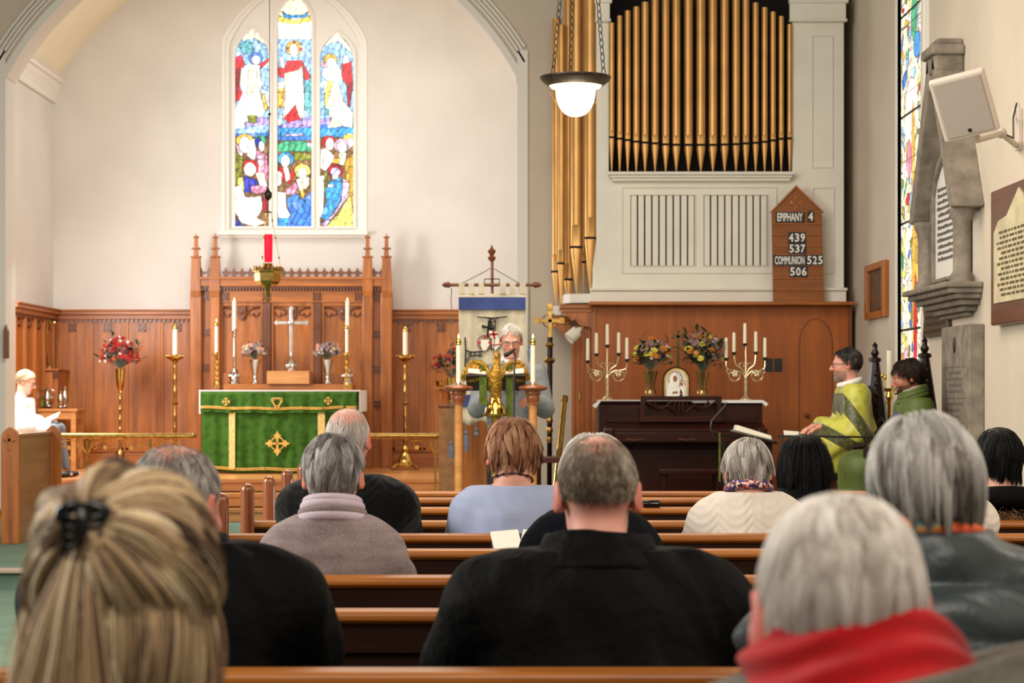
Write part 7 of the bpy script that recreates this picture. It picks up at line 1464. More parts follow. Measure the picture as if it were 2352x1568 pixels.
def seated_joints(H, row, sw, sh, ew, eh, seat=0.445, back=0.17, hand=0.12, fwd=0.0, handz=0.64):
    x = H[0]; py = row+back+0.02
    return dict(P=(x, py, seat+0.11), C=(x, (py+H[1])/2-0.01+fwd, (sh+seat+0.1)/2+0.08), N=(x, H[1]-0.04, sh+0.02), S=[(x-sw, H[1]-0.03, sh-0.105), (x+sw, H[1]-0.03, sh-0.105)], E=[(x-ew, H[1]+0.06, eh), (x+ew, H[1]+0.06, eh)],
                Wr=[(x-hand, py+0.34, handz), (x+hand, py+0.34, handz)], Hp=[(x-0.09, py, seat+0.08), (x+0.09, py, seat+0.08)], K=[(x-0.1, py+0.46, seat+0.06), (x+0.1, py+0.46, seat+0.06)], A=[(x-0.1, py+0.42, 0.08), (x+0.1, py+0.42, 0.08)], hd=[(0.15, 1, -0.1), (-0.15, 1, -0.1)])
def torso_sdf(P, J, g=0.0, chest=(0.15, 0.10), belly=(0.15, 0.115), k=0.06):
    S0, S1 = np.array(J['S'][0]), np.array(J['S'][1]); N = np.array(J['N']); C = np.array(J['C']); Pv = np.array(J['P']); mid = (S0+S1)/2
    lat = (S1-S0)/np.linalg.norm(S1-S0); upv = mid-Pv; upv /= np.linalg.norm(upv); fw = np.cross(upv, lat); fw /= np.linalg.norm(fw); lat2 = np.cross(fw, upv); Rm = np.stack([lat2, fw, upv], 1)
    d = s_ell(P, mid*0.45+C*0.55, (chest[0]+g, chest[1]+g, 0.17+g), Rm); d = smin(d, s_ell(P, C*0.5+Pv*0.5, (belly[0]+g, belly[1]+g, 0.2+g), Rm), k)
    d = smin(d, s_ell(P, Pv, (0.165+g, 0.12+g, 0.13+g), Rm), k); d = smin(d, s_cap(P, S0+(S1-S0)*0.04, S1-(S1-S0)*0.04, 0.052+g, 0.052+g), 0.06)
    for Sx in (S0, S1): d = smin(d, s_cap(P, N-[0, 0, 0.045], N*0.3+Sx*0.7+[0, 0, 0.004], 0.044+g, 0.05+g), 0.05)
    d = smin(d, s_cap(P, mid, N, 0.06+g, 0.048+g), 0.03); return d
def arms_sdf(P, J, g=0.0, ra=0.048, rb=0.038, rw=0.027, k=0.04):
    d = None
    for i in (0, 1):
        a = s_cap(P, J['S'][i], J['E'][i], ra+g, rb+g); a = smin(a, s_cap(P, J['E'][i], J['Wr'][i], rb+g, rw+g), 0.02); d = a if d is None else np.minimum(d, a)
    return d
def legs_sdf(P, J, g=0.0):
    d = None
    for i in (0, 1):
        a = s_cap(P, J['Hp'][i], J['K'][i], 0.085+g, 0.06+g); a = smin(a, s_cap(P, J['K'][i], J['A'][i], 0.056+g, 0.035+g), 0.03); ft = np.array(J['A'][i])
        dr = np.array(J.get('foot', (0, 1, 0))); a = smin(a, s_cap(P, ft+[0, 0, -0.03], ft+dr*0.15+[0, 0, -0.045], 0.034+g, 0.028+g), 0.02); d = a if d is None else np.minimum(d, a)
    return d
class Person:
    def __init__(s, label, H, yaw, pitch, roll, hs, J, tone=(214, 160, 136), scalp=None, beard=None, group=None, hres=0.0035, face=True, base=0.0, neckr=0.052, curl=0.6):
        s.H = H; s.Rm = rotm(yaw, pitch, roll); s.hs = hs; s.J = J; Hn = np.array(H); Rm = s.Rm
        nk0 = Hn+Rm @ (V3(0, -0.022, -0.05)*hs); allp = [np.array(p) for k_ in ('S', 'E', 'Wr', 'Hp', 'K', 'A') for p in J[k_]]+[Hn]
        lo = np.min(allp, 0)-0.2; hi = np.max(allp, 0)+0.2
        def body(P):
            d = torso_sdf(P, J, -0.012); d = smin(d, arms_sdf(P, J, -0.012), 0.04); d = smin(d, legs_sdf(P, J, -0.015), 0.05)
            for i, sd in ((0, 1), (1, -1)): d = smin(d, hand_sdf(P, J['Wr'][i], J['hd'][i], sd, J.get('pal', [(0, 0, -1), (0, 0, -1)])[i], curl), 0.012)
            d = smin(d, s_cap(P, nk0, J['N'], neckr*hs, neckr*1.08*hs), 0.03)
            near = np.linalg.norm(P-Hn, axis=1) < 0.24; hd = np.full(len(P), 1.0)
            if near.any(): hd[near] = head_sdf(((P[near]-Hn) @ Rm)/hs, face)*hs
            return np.where(near, smin(d, hd, 0.022*hs), d)
        v, q = snet(body, lo, hi, hres); ql = ((v-Hn) @ Rm)/hs; isH = np.linalg.norm(v-Hn, axis=1) < 0.2
        col = skin_col(np.where(isH[:, None], ql, 9.0), tone, scalp, beard)
        loc = (J['P'][0], J['P'][1], base); s.off = loc
        me = npmesh('person', v, q, loc, col, 'skin'); s.T = Thing.__new__(Thing); s.T.loc = loc; o = bpy.data.objects.new('person', me); o.location = loc; COL.objects.link(o); setp(o, label, 'person', group); s.T.o = o; s.o = o
    def garment(s, name, fn, lo, hi, h, mat, label=None, colfn=None):
        v, q = snet(fn, lo, hi, h); me = npmesh(name, v, q, s.off, colfn(v) if colfn else None, mat); o = bpy.data.objects.new(name, me); o.parent = s.o; COL.objects.link(o)
        if label: o['label'] = label
        return o
    def top(s, name, mat, g=0.014, h=0.008, chest=(0.15, 0.10), belly=(0.15, 0.115), ra=0.052, rb=0.046, rw=0.036, fold=0.004, extra=None, low=0.42, neck=0.0, k=0.045, noisef=22, ridge=None):
        J = s.J; allp = [np.array(p) for k_ in ('S', 'E', 'Wr') for p in J[k_]]+[np.array(J['N']), np.array(J['P'])]
        lo = np.min(allp, 0)-0.22; hi = np.max(allp, 0)+0.22
        N = np.array(J['N'])
        def fn(P):
            d = torso_sdf(P, J, g, chest, belly); d = smin(d, arms_sdf(P, J, g, ra, rb, rw), k)
            if extra: d = extra(P, d)
            if fold: d = d+fold*wob(P*[1, 1, 0.8], noisef, s.H[0]*5)+fold*0.6*wob(P*[1.3, 1, 0.5]+P[:, [2, 0, 1]]*0.6, noisef*2.2, 4+s.H[0])
            if ridge: d = d+ridge(P)
            for i in (0, 1):
                w_ = np.array(J['Wr'][i]); e = np.array(J['E'][i]); ax = (w_-e)/np.linalg.norm(w_-e); d = np.maximum(d, np.where(np.linalg.norm(P-w_, axis=1) < 0.14, (P-w_) @ ax+0.015, -1))
            d = np.maximum(d, P[:, 2]-(N[2]+neck)); return np.maximum(d, low-P[:, 2])
        return s.garment(name, fn, lo, hi, h, mat)
    def trousers(s, mat='dark_trousers', h=0.014):
        J = s.J; allp = [np.array(p) for k_ in ('Hp', 'K', 'A') for p in J[k_]]; lo = np.min(allp, 0)-0.2; hi = np.max(allp, 0)+0.2
        def fn(P): return np.maximum(smin(legs_sdf(P, J, 0.012), s_ell(P, J['P'], (0.18, 0.14, 0.12)), 0.05), (J['A'][0][2]-0.0)-P[:, 2])
        return s.garment('trousers', fn, lo, hi, h, mat)
    def add(s, name, mb, mat, smooth='all', label=None): return s.T.add(name, mb, mat, smooth=smooth, label=label)
    def L(s, *p): return tuple(np.array(s.H)+s.Rm @ (np.array(p)*s.hs))
    def hair(s, n, mask, whorl, length, pal, **k):
        me = strands(n, mask, whorl, length, s.Rm, s.H, s.hs, s.off, pal, **k); o = bpy.data.objects.new('hair', me); o.parent = s.o; COL.objects.link(o); return o
    def cap(s, thick, keep, col, **k):
        me = cap_mesh('hair_undercoat', s.Rm, s.H, s.hs, s.off, thick, keep, col, **k); o = bpy.data.objects.new('hair_undercoat', me); o.parent = s.o; COL.objects.link(o); return o
    def glasses(s, mat='black', rim=0.0012):
        m = MB()
        for sd in (-1, 1):
            m.tube([s.L(sd*0.032+0.022*cos(a), 0.101-0.006*abs(cos(a)), 0.002+0.015*sin(a)) for a in [2*PI*i/20 for i in range(20)]], rim, 5, True)
            m.tube([s.L(sd*0.054, 0.094, 0.006), s.L(sd*0.073, 0.05, 0.008), s.L(sd*0.081, -0.01, 0.008)], rim, 5)
        m.tube([s.L(-0.010, 0.1, 0.006), s.L(0.0, 0.104, 0.008), s.L(0.010, 0.1, 0.006)], rim, 5); s.add('glasses', m, mat)
    def ring(s, name, c, r, tube, mat, rot=None, rip=0, n=48, label=None):
        m = MB(); pts = []
        for i in range(n):
            a = 2*PI*i/n; p = Vector((r[0]*cos(a), r[1]*sin(a), 0))
            if rot is not None: p = rot @ p
            pts.append(tuple(Vector(c)+p))
        m.tube(pts, tube, 10, True); return s.add(name, m, mat, label=label)
def knit(name, c, c2, scale=260, rough=0.9, bmp=0.4, cable=False, var=0.5):
    m_, nt, b = newmat(name); v = coords(nt); n1 = noise(nt, coords(nt, (1, 1, 2.2)), scale, 3, 0.7)
    n2 = noise(nt, coords(nt, (1, 1, 3.5)), 9, 2); mx = nd(nt, 'ShaderNodeMath', operation='MULTIPLY_ADD'); mx.inputs[1].default_value = var; nt.links.new(n2, mx.inputs[0]); nt.links.new(n1, mx.inputs[2])
    nt.links.new(ramp(nt, mx.outputs[0], [(0.45, c2), (0.95, c)]), b.inputs['Base Color']); b.inputs['Roughness'].default_value = rough; b.inputs['Sheen Weight'].default_value = 0.12; b.inputs['Specular IOR Level'].default_value = 0.15
    if cable:
        sep = nd(nt, 'ShaderNodeSeparateXYZ'); nt.links.new(v, sep.inputs[0]); 
        def mth(op, a, b_=None):
            k = nd(nt, 'ShaderNodeMath', operation=op)
            for i, q in enumerate((a, b_)):
                if q is None: continue
                if isinstance(q, (int, float)): k.inputs[i].default_value = q
                else: nt.links.new(q, k.inputs[i])
            return k.outputs[0]
        col = mth('ABSOLUTE', mth('SINE', mth('MULTIPLY', sep.outputs[0], 52.0))); chev = mth('SINE', mth('ADD', mth('MULTIPLY', sep.outputs[2], 190.0), mth('MULTIPLY', mth('ABSOLUTE', mth('SINE', mth('MULTIPLY', sep.outputs[0], 26.0))), 9.0)))
        h = mth('ADD', mth('MULTIPLY', mth('POWER', col, 6.0), 1.0), mth('MULTIPLY', chev, 0.45)); bump(nt, b, h, 0.35, 0.006)
    else: bump(nt, b, n1, bmp, 0.004)
    return m_
M['grey_knit'] = knit('heather_knit', (168, 150, 146), (104, 86, 84), 190); M['blue_knit'] = knit('pale_blue_knit', (170, 178, 204), (150, 158, 186), 400, bmp=0.2); M['cream_knit'] = knit('cream_cable_knit', (232, 220, 204), (214, 200, 182), 300, cable=True)
M['black_knit'] = knit('black_knit', (9, 10, 9), (2, 3, 2), 160, cable=True); M['pink_rib'] = knit('pale_pink_rib', (214, 196, 204), (186, 164, 176), 200)
M['black_cloth'] = plain('black_cloth', (4, 4, 4), 0.75, var=0.3, vscale=5, bmp=0.5, bscale=9, bdist=0.04, spec=0.12); M['navy_cloth'] = plain('navy_cloth', (7, 8, 16), 0.8, spec=0.1); M['dark_trousers'] = plain('dark_trousers', (34, 34, 40), 0.8)
M['red_scarf'] = plain('red_scarf', (160, 14, 18), 0.85, var=0.12, vscale=12, sheen=0.2, spec=0.1); M['grey_felt'] = knit('grey_felt', (112, 106, 94), (74, 70, 62), 150, bmp=0.3); M['puffer'] = plain('puffer_nylon', (48, 56, 58), 0.4, var=0.1, vscale=8, bmp=0.2, bscale=26, bdist=0.02)
M['tweed'] = knit('grey_tweed', (150, 154, 158), (104, 108, 112), 240); M['alb'] = plain('white_alb', (238, 238, 240), 0.8); M['shirt'] = plain('white_shirt', (232, 230, 228), 0.7); M['floral'] = None
m_, nt, b = newmat('floral_print'); vo = nd(nt, 'ShaderNodeTexVoronoi'); vo.inputs['Scale'].default_value = 110; nt.links.new(coords(nt), vo.inputs['Vector']); nt.links.new(ramp(nt, vo.outputs['Color'], [(0.25, (24, 20, 44)), (0.45, (60, 60, 130)), (0.6, (30, 24, 50)), (0.72, (210, 90, 60)), (0.85, (240, 200, 180))]), b.inputs['Base Color']); M['floral'] = m_
m_, nt, b = newmat('striped_scarf'); sp3 = noise(nt, coords(nt, (1, 1, 2.5)), 16, 1); nt.links.new(ramp(nt, sp3, [(0.3, (150, 40, 24)), (0.45, (226, 92, 30)), (0.55, (240, 170, 50)), (0.65, (60, 190, 200)), (0.75, (220, 80, 30))]), b.inputs['Base Color']); b.inputs['Roughness'].default_value = 0.7; M['bright_scarf'] = m_
def clerical(name, c1, c2, sc):
    m_, nt, b = newmat(name); vo = nd(nt, 'ShaderNodeTexVoronoi', feature='SMOOTH_F1'); vo.inputs['Scale'].default_value = sc; nt.links.new(coords(nt, (1, 1, 1)), vo.inputs['Vector']); nt.links.new(ramp(nt, vo.outputs['Distance'], [(0.15, c1), (0.45, c2)]), b.inputs['Base Color']); b.inputs['Roughness'].default_value = 0.4; b.inputs['Sheen Weight'].default_value = 0.2; return m_
M['chartreuse'] = clerical('chartreuse_brocade', (164, 160, 44), (190, 188, 70), 18); M['olive_band'] = clerical('olive_brocade_band', (96, 98, 36), (60, 62, 26), 40); M['robe_green'] = plain('green_vestment', (72, 86, 28), 0.6, var=0.1, vscale=6); M['robe_blue'] = plain('blue_orphrey', (60, 72, 110), 0.7, var=0.2, vscale=50)
GREY0 = [(60, 54, 50), (120, 112, 106), (170, 162, 154), (212, 206, 198)]; WHITE = [(150, 140, 130), (196, 186, 174), (222, 214, 204), (240, 234, 226)]
cst = lambda v: (lambda d: np.full(len(d), v))
def Hd(px, py, z): return W(px, py, z)
# ================================================================== THE CONGREGATION AND CLERGY
def wrap(name, mat, c, r0, r1, zlo, zhi, th, tilt, fold, h=0.004, seed=0.0):
    c = np.array(c); tm = np.array(Matrix.Rotation(tilt[0], 3, 'X') @ Matrix.Rotation(tilt[1], 3, 'Y'))
    def fn(P):
        q = (P-c) @ tm; r = np.hypot(q[:, 0], q[:, 1]/0.92); u = np.clip((q[:, 2]-zlo)/(zhi-zlo), 0, 1); R0 = r0+(r1-r0)*u; a = np.arctan2(q[:, 1], q[:, 0])
        d = np.hypot(np.maximum(np.abs(r-R0)-th*0.4, 0), np.maximum(np.maximum(zlo-q[:, 2], q[:, 2]-zhi), 0))-th*0.6
        return d+fold*np.sin(q[:, 2]*150+3*np.sin(a*2+seed)+a*2)+fold*0.5*wob(q, 40, seed)
    R_ = max(r0, r1)+0.06; return p.garment(name, fn, c-R_-0.03, c+R_+0.03, h, mat)
# woman in heather grey sweater
def congregant(label, px, py, z, row, width, shpx, swpx, ewpx, ehpx, pitch=12, yaw=0, roll=0, tone=(214, 160, 136), hres=0.004, scalp=None, fwd=0.0, **k):
    H = Hd(px, py, z); hs = S(width, z)/0.158; J = seated_joints(H, row, S(swpx, z)-0.05, WZ(shpx, z), S(ewpx, z)-0.045, WZ(ehpx, z), fwd=fwd)
    return Person(label, H, yaw, pitch, roll, hs, J, tone, scalp, hres=hres, **k)
p = congregant('person with short grey hair in a heather grey sweater with pale roll collar', 766, 1096, 5.95, 5.70, 128, 1195, 150, 168, 1330, pitch=10)
p.top('sweater', 'grey_knit', g=0.016, chest=(0.165, 0.11), belly=(0.165, 0.12), ra=0.058, rb=0.052, fold=0.003); p.trousers()
N = p.J['N']; rt = Matrix.Rotation(R(-14), 3, 'X')
for i, (dz, r, t) in enumerate(((-0.012, 0.088, 0.016), (0.006, 0.084, 0.015), (0.024, 0.078, 0.015), (0.040, 0.073, 0.013))): p.ring('roll_collar', (N[0], N[1]+0.005, N[2]-0.005+dz), (r, r*0.9), t, 'pink_rib' if i != 1 else 'grey_knit', rt)
p.cap(0.006, keep_std(0.03, 0.8, -0.075), (120, 112, 108), disp=0.003, h=0.005)
p.hair(7500, band_mask(0.2, -0.75), (0.25, -0.25, 1.0), lambda d: 0.062-0.03*np.clip(-d[:, 2], 0, 1)-0.02*(np.abs(d[:, 0]) > .8), [(92, 84, 80), (146, 138, 132), (192, 186, 180), (224, 220, 214)], seed=3, lift=0.012, grav=0.35, clump=0.75, guides=110, wid=0.0006, noise_=0.7, tone_f=18)
# bald man in black cable sweater
side = lambda d: 1/(1+np.exp((d[:, 2]-0.42+0.35*np.clip(-d[:, 1], 0, 1)*0-0.15*(np.abs(d[:, 0])-0.5))*14))
p = congregant('person balding with thin white hair in a black cable knit sweater', 800, 1012, 7.7, 7.37, 98, 1100, 145, 148, 1220, pitch=8, yaw=-8, tone=(226, 160, 140))
p.top('sweater', 'black_knit', g=0.02, chest=(0.19, 0.12), belly=(0.2, 0.15), ra=0.062, rb=0.055, fold=0.003); p.trousers()
p.hair(2600, lambda d: band_mask(0.1, -0.7)(d)*(0.12+0.88*side(d)), (0, -0.1, 1.0), cst(0.04), WHITE[1:], seed=4, lift=0.005, grav=0.4, clump=0.5, wid=0.0005, steps=8)
# woman in pale blue
p = congregant('person with short auburn hair in a pale blue sweater and bead necklace', 1176, 1048, 7.65, 7.37, 106, 1112, 132, 142, 1240, pitch=18)
p.top('sweater', 'blue_knit', g=0.012, chest=(0.18, 0.12), belly=(0.19, 0.14), ra=0.06, rb=0.052, fold=0.004, neck=-0.022); p.trousers()
p.cap(0.012, keep_std(0.03, 0.8, -0.06), (110, 70, 50), disp=0.004, h=0.005)
p.hair(8000, band_mask(0.25, -0.55), (0.0, -0.2, 1.0), lambda d: 0.075-0.02*np.clip(-d[:, 2], 0, 1), [(86, 50, 34), (138, 88, 58), (182, 130, 94), (214, 174, 138)], seed=6, lift=0.020, grav=0.35, clump=0.8, guides=120, wid=0.0007, noise_=0.9, tone_f=22)
N = p.J['N']; m = MB()
for i in range(44): a = 2*PI*i/44; m.ball((N[0]+0.075*cos(a), N[1]+0.01+0.07*sin(a), N[2]-0.004-0.028*sin(a)), 0.0042 if i % 3 else 0.006, 6, 4)
p.add('necklace', m, plain('dark_beads', (60, 34, 24), 0.25))
# woman in white cardigan
p = congregant('person with white hair in a cream cable cardigan and floral collar', 1717, 1084, 7.65, 7.37, 98, 1135, 125, 138, 1250, pitch=16)
p.top('cardigan', 'cream_knit', g=0.014, chest=(0.17, 0.12), belly=(0.18, 0.14), ra=0.06, rb=0.052, fold=0.003, neck=-0.008); p.trousers()
N = p.J['N']
for dz, r, t in ((0.0, 0.078, 0.014), (0.014, 0.068, 0.012)): p.ring('floral_collar', (N[0], N[1]+0.005, N[2]+0.002+dz), (r, r*0.9), t, 'floral', Matrix.Rotation(R(-14), 3, 'X'))
p.cap(0.008, keep_std(0.03, 0.8, -0.07), (190, 178, 166), disp=0.004, h=0.005)
p.hair(7000, band_mask(0.2, -0.75), (0.15, -0.1, 1.0), lambda d: 0.075-0.03*np.clip(-d[:, 2], 0, 1), WHITE, seed=8, lift=0.014, grav=0.35, clump=0.8, guides=110, wid=0.0006, noise_=0.9, tone_f=20)
# dark-haired person ahead of her
p = congregant('person with long black hair and dark coat ahead of the cream cardigan', 1844, 1060, 9.2, 8.9, 78, 1130, 62, 70, 1220, pitch=8, hres=0.005)
p.top('coat', 'black_cloth', g=0.02); p.trousers(); p.cap(0.012, keep_std(0.03, 0.8, -0.10, False), (14, 12, 12), h=0.006)
p.hair(5000, band_mask(0.25, -0.6), (0.0, -0.2, 1.0), cst(0.24), [(3, 3, 3), (6, 5, 5), (14, 12, 12)], seed=9, lift=0.014, grav=0.6, clump=0.6, wid=0.0010, steps=10)
# person with fur hood, right edge
p = congregant('person with black hair and a fur trimmed dark coat at the right edge', 2292, 1060, 8.4, 8.14, 96, 1140, 80, 88, 1240, pitch=10, yaw=12, hres=0.005)
p.top('coat', 'black_cloth', g=0.026); p.trousers(); p.cap(0.012, keep_std(0.03, 0.8, -0.07), (12, 11, 12), h=0.006)
p.hair(5000, band_mask(0.25, -0.6), (0.0, -0.2, 1.0), cst(0.10), [(3, 3, 3), (6, 5, 5), (14, 12, 12)], seed=10, lift=0.012, grav=0.5, clump=0.6, wid=0.0010, steps=10)
N = p.J['N']; rg_ = random.Random(3); m = MB()
pts = [(N[0]+0.15*cos(a), N[1]-0.02+0.10*sin(a), N[2]-0.045-0.03*sin(a)) for a in [2*PI*i/40 for i in range(40)]]; m.tube(pts, 0.045, 10, True); p.add('hood', m, 'black_cloth')
m = MB()
for i in range(1500):
    a = rg_.uniform(PI, 2*PI)*1.0; q = Vector((N[0]+0.165*cos(a), N[1]-0.06+0.10*sin(a), N[2]-0.115-0.02*sin(a)))+Vector([rg_.gauss(0, 0.014) for _ in range(3)]); d = Vector((rg_.gauss(cos(a), .7), rg_.gauss(-0.8, .5), rg_.gauss(-0.3, .6))).normalized(); m.tube([q, q+d*0.02, q+d*0.036+Vector((0, 0, -0.008))], [0.0012, 0.001, 0.0003], 3)
p.add('fur_trim', m, plain('brown_fur', (112, 78, 40), 0.8, var=0.4, vscale=30))
# white knit person hidden behind the grey bob
p = congregant('person in white knit sweater mostly hidden behind the grey bobbed hair', 2150, 1100, 7.65, 7.37, 98, 1135, 122, 132, 1240, pitch=14, hres=0.005)
p.top('sweater', 'cream_knit', g=0.016, ra=0.06, rb=0.055); p.trousers(); p.cap(0.008, keep_std(0.03, 0.8, -0.07), (150, 140, 130), disp=0.004, h=0.006)
# navy coat person hidden behind the man in the black jacket
p = congregant('person with wispy white hair in a navy coat behind the balding man', 1358, 1098, 5.95, 5.70, 128, 1185, 130, 165, 1330, pitch=10, yaw=0, hres=0.005)
p.top('coat', 'navy_cloth', g=0.02, chest=(0.18, 0.12)); p.trousers(); p.cap(0.008, keep_std(0.03, 0.8, -0.07), (190, 184, 176), disp=0.005, h=0.006)
p.hair(3500, band_mask(0.2, -0.7), (0, -0.1, 1), cst(0.06), WHITE[1:], seed=12, lift=0.016, grav=0.2, clump=0.6, wid=0.0007, steps=9, noise_=1.0)
# man in the black jacket, centre
crown = lambda d: 1/(1+np.exp(-(np.sqrt(((d[:, 0])/0.62)**2+((d[:, 1]+0.02)/0.85)**2)+2.0*(d[:, 2] < 0.2)-1.0)*6))
sc_ = lambda q: (lambda u: np.clip(band_mask(0.1, -0.45)(u)*crown(u), 0, 1))((q-HC)/HR/np.linalg.norm((q-HC)/HR, axis=1)[:, None])*(np.abs(q[:, 0]) < 0.077)*(np.abs(q[:, 2]) < 1)
p = congregant('person with thinning cropped hair and large ears in a black jacket, centre front', 1372, 1138, 4.1, 3.74, 182, 1278, 292, 336, 1540, pitch=6, tone=(222, 162, 142), hres=0.0038, scalp=(sc_, (140, 120, 100)))
def jk(P, d):
    N = np.array(p_J['N']); r = np.hypot((P[:, 0]-N[0])/1.15, P[:, 1]-N[1]-0.005); zz = P[:, 2]-(N[2]-0.012); c = np.maximum(np.abs(r-0.088+zz*0.12)-0.010, np.abs(zz)-0.032); return smin(d, c, 0.035)
p_J = p.J
p.top('jacket', 'black_cloth', g=0.03, h=0.007, chest=(0.21, 0.13), belly=(0.23, 0.16), ra=0.075, rb=0.07, rw=0.05, fold=0.010, extra=jk, neck=0.0, noisef=12); p.trousers()
wrap('collar', 'black_cloth', np.array(p.J['N'])+[0, 0.004, -0.012], 0.128, 0.094, -0.035, 0.030, 0.012, (R(-10), R(2)), 0.002)
p.hair(9000, lambda d: band_mask(0.12, -0.5)(d)*(0.08+0.92*crown(d)), (0, -0.15, 1.0), lambda d: 0.011+0.007*(d[:, 2] > 0), [(92, 80, 64), (132, 116, 96), (168, 154, 134), (198, 186, 168)], seed=13, lift=0.004, grav=0.35, clump=0.2, guides=300, wid=0.0004, steps=5, noise_=0.4, tone_f=16)
# bald man in black behind the blonde woman
p = congregant('person balding with grey side hair in a black jacket behind the blonde woman', 408, 1168, 4.1, 3.74, 192, 1262, 300, 318, 1500, pitch=8, yaw=-22, tone=(206, 148, 128), hres=0.0042)
p.top('jacket', 'black_cloth', g=0.028, h=0.008, chest=(0.2, 0.13), belly=(0.22, 0.16), ra=0.072, rb=0.066, rw=0.05, fold=0.009, neck=0.0, noisef=12); p.trousers()
wrap('collar', 'black_cloth', np.array(p.J['N'])+[0, 0.004, -0.012], 0.122, 0.090, -0.03, 0.02, 0.012, (R(-10), 0), 0.002)
cr2 = lambda d: 1/(1+np.exp(-(np.sqrt(((d[:, 0])/0.62)**2+((d[:, 1]-0.0)/0.85)**2)+2.0*(d[:, 2] < 0.1)-1.0)*9))
p.hair(9000, lambda d: band_mask(0.1, -0.6)(d)*(0.03+0.97*cr2(d)), (0, -0.05, 1.0), cst(0.034), [(92, 84, 78), (140, 132, 124), (182, 174, 164), (206, 200, 190)], seed=14, lift=0.007, grav=0.5, clump=0.6, guides=180, wid=0.0005, steps=7, tone_f=20)
# woman with grey bob in puffer
p = congregant('person with a streaked grey bob in a dark quilted jacket and bright scarf', 2116, 1132, 3.25, 2.92, 214, 1285, 300, 330, 1500, pitch=6, yaw=0, hres=0.005)
def quilt(P): z = P[:, 2]+0.12*(P[:, 1]-3.2)+0.02*np.sin(P[:, 0]*7); return -0.016*np.abs(np.sin(z*PI/0.085))+0.004*wob(P*[1, 1, 1.6], 45, 3)+0.006
def jc(P, d):
    N = np.array(q_J['N']); r = np.hypot(P[:, 0]-N[0], P[:, 1]-N[1]-0.01); zz = P[:, 2]-(N[2]+0.0); return smin(d, np.maximum(np.abs(r-0.088)-0.014, np.abs(zz)-0.03), 0.03)
q_J = p.J
p.top('quilted_jacket', 'puffer', g=0.034, h=0.007, chest=(0.19, 0.13), belly=(0.2, 0.15), ra=0.066, rb=0.06, rw=0.045, fold=0.002, ridge=quilt, neck=0.03, extra=jc); p.trousers()
N = p.J['N']
for dz, r, t in ((0.012, 0.080, 0.016), (0.034, 0.074, 0.015)): p.ring('scarf', (N[0]+0.004, N[1]+0.005, N[2]+dz), (r, r*0.92), t, 'bright_scarf', Matrix.Rotation(R(8), 3, 'Y'))
p.cap(0.014, keep_std(0.03, 0.8, -0.085, False), (112, 104, 94), disp=0.003, h=0.005)
BOB = [(18, 15, 14), (40, 35, 32), (98, 90, 80), (168, 160, 148), (216, 212, 202), (238, 234, 226)]
p.hair(15000, band_mask(0.3, -0.5), (-0.05, 0.12, 1.0), lambda d: 0.15-0.06*np.clip(-d[:, 2], 0, 1)-0.02*np.clip(d[:, 2], 0, 1), BOB, seed=15, lift=0.022, grav=0.42, clump=0.85, guides=240, wid=0.0006, steps=16, noise_=0.7, tone_f=24, tb=0.85, gw=0.8, ends=(0.035, 0.028, 0.022), flare=(0.0, -0.12, 0.0))
# person with red scarf
p = congregant('person with cropped white hair, red scarf and grey coat, bottom right', 1928, 1424, 2.12, 2.02, 376, 1600, 400, 430, 1850, pitch=16, yaw=0, roll=0, tone=(214, 150, 136), hres=0.0042)
def coat_(P): return 0
N = np.array(p.J['N']); 
p.top('coat', 'grey_felt', g=0.028, h=0.007, chest=(0.19, 0.13), belly=(0.2, 0.15), ra=0.066, rb=0.06, rw=0.045, fold=0.003, neck=0.01); p.trousers()
wrap('scarf', 'red_scarf', N+[0.014, 0.0, -0.03], 0.13, 0.088, -0.06, 0.066, 0.021, (R(-30), R(-7)), 0.0045)
wrap('coat_collar', 'grey_felt', N+[0.055, -0.03, -0.03], 0.17, 0.155, -0.05, 0.03, 0.016, (R(-8), R(-15)), 0.001, seed=2.0)
sw_ = lambda q: (lambda u: np.clip(band_mask(0.2, -0.85)(u), 0, 1))((q-HC)/HR/np.linalg.norm((q-HC)/HR, axis=1)[:, None])*(np.abs(q[:, 0]) < 0.077)
p.cap(0.004, keep_std(0.03, 0.8, -0.092), (178, 166, 154), disp=0.0015, h=0.004)
p.hair(20000, band_mask(0.25, -0.95), (-0.1, -0.25, 1.0), lambda d: 0.05-0.016*np.clip(-d[:, 2], 0, 1), [(160, 146, 134), (202, 192, 180), (230, 222, 212), (244, 240, 232)], seed=16, lift=0.006, grav=0.5, clump=0.5, guides=260, wid=0.00045, steps=9, noise_=0.35, tone_f=26)
# blonde woman with a claw clip
p = congregant('person with long blonde hair half pinned up with a black claw clip', 292, 1425, 2.25, 2.02, 352, 1700, 400, 430, 1900, pitch=4, yaw=0, tone=(220, 170, 150), hres=0.005)
p.top('top', 'black_cloth', g=0.02, h=0.01); p.trousers()
p.cap(0.013, keep_std(0.03, 0.8, -0.10, False), (112, 86, 64), disp=0.003, h=0.005)
BL = [(46, 32, 24), (88, 66, 52), (142, 114, 88), (194, 162, 120), (226, 202, 162), (246, 232, 206)]
knot = V3(-0.24, -0.74, 0.60); knot /= np.linalg.norm(knot)
# lower hair, falling loose
p.hair(15000, lambda d: band_mask(0.35, -0.7)(d)*(d[:, 2] < 0.25), (0.0, -0.1, 1.0), cst(0.36), BL, seed=17, lift=0.042, grav=0.55, clump=0.85, guides=120, wid=0.0008, steps=22, noise_=0.7, flare=(-0.05, 0.35, -0.02), wav=0.0, wfreq=70, tone_f=16, spread=0.006)
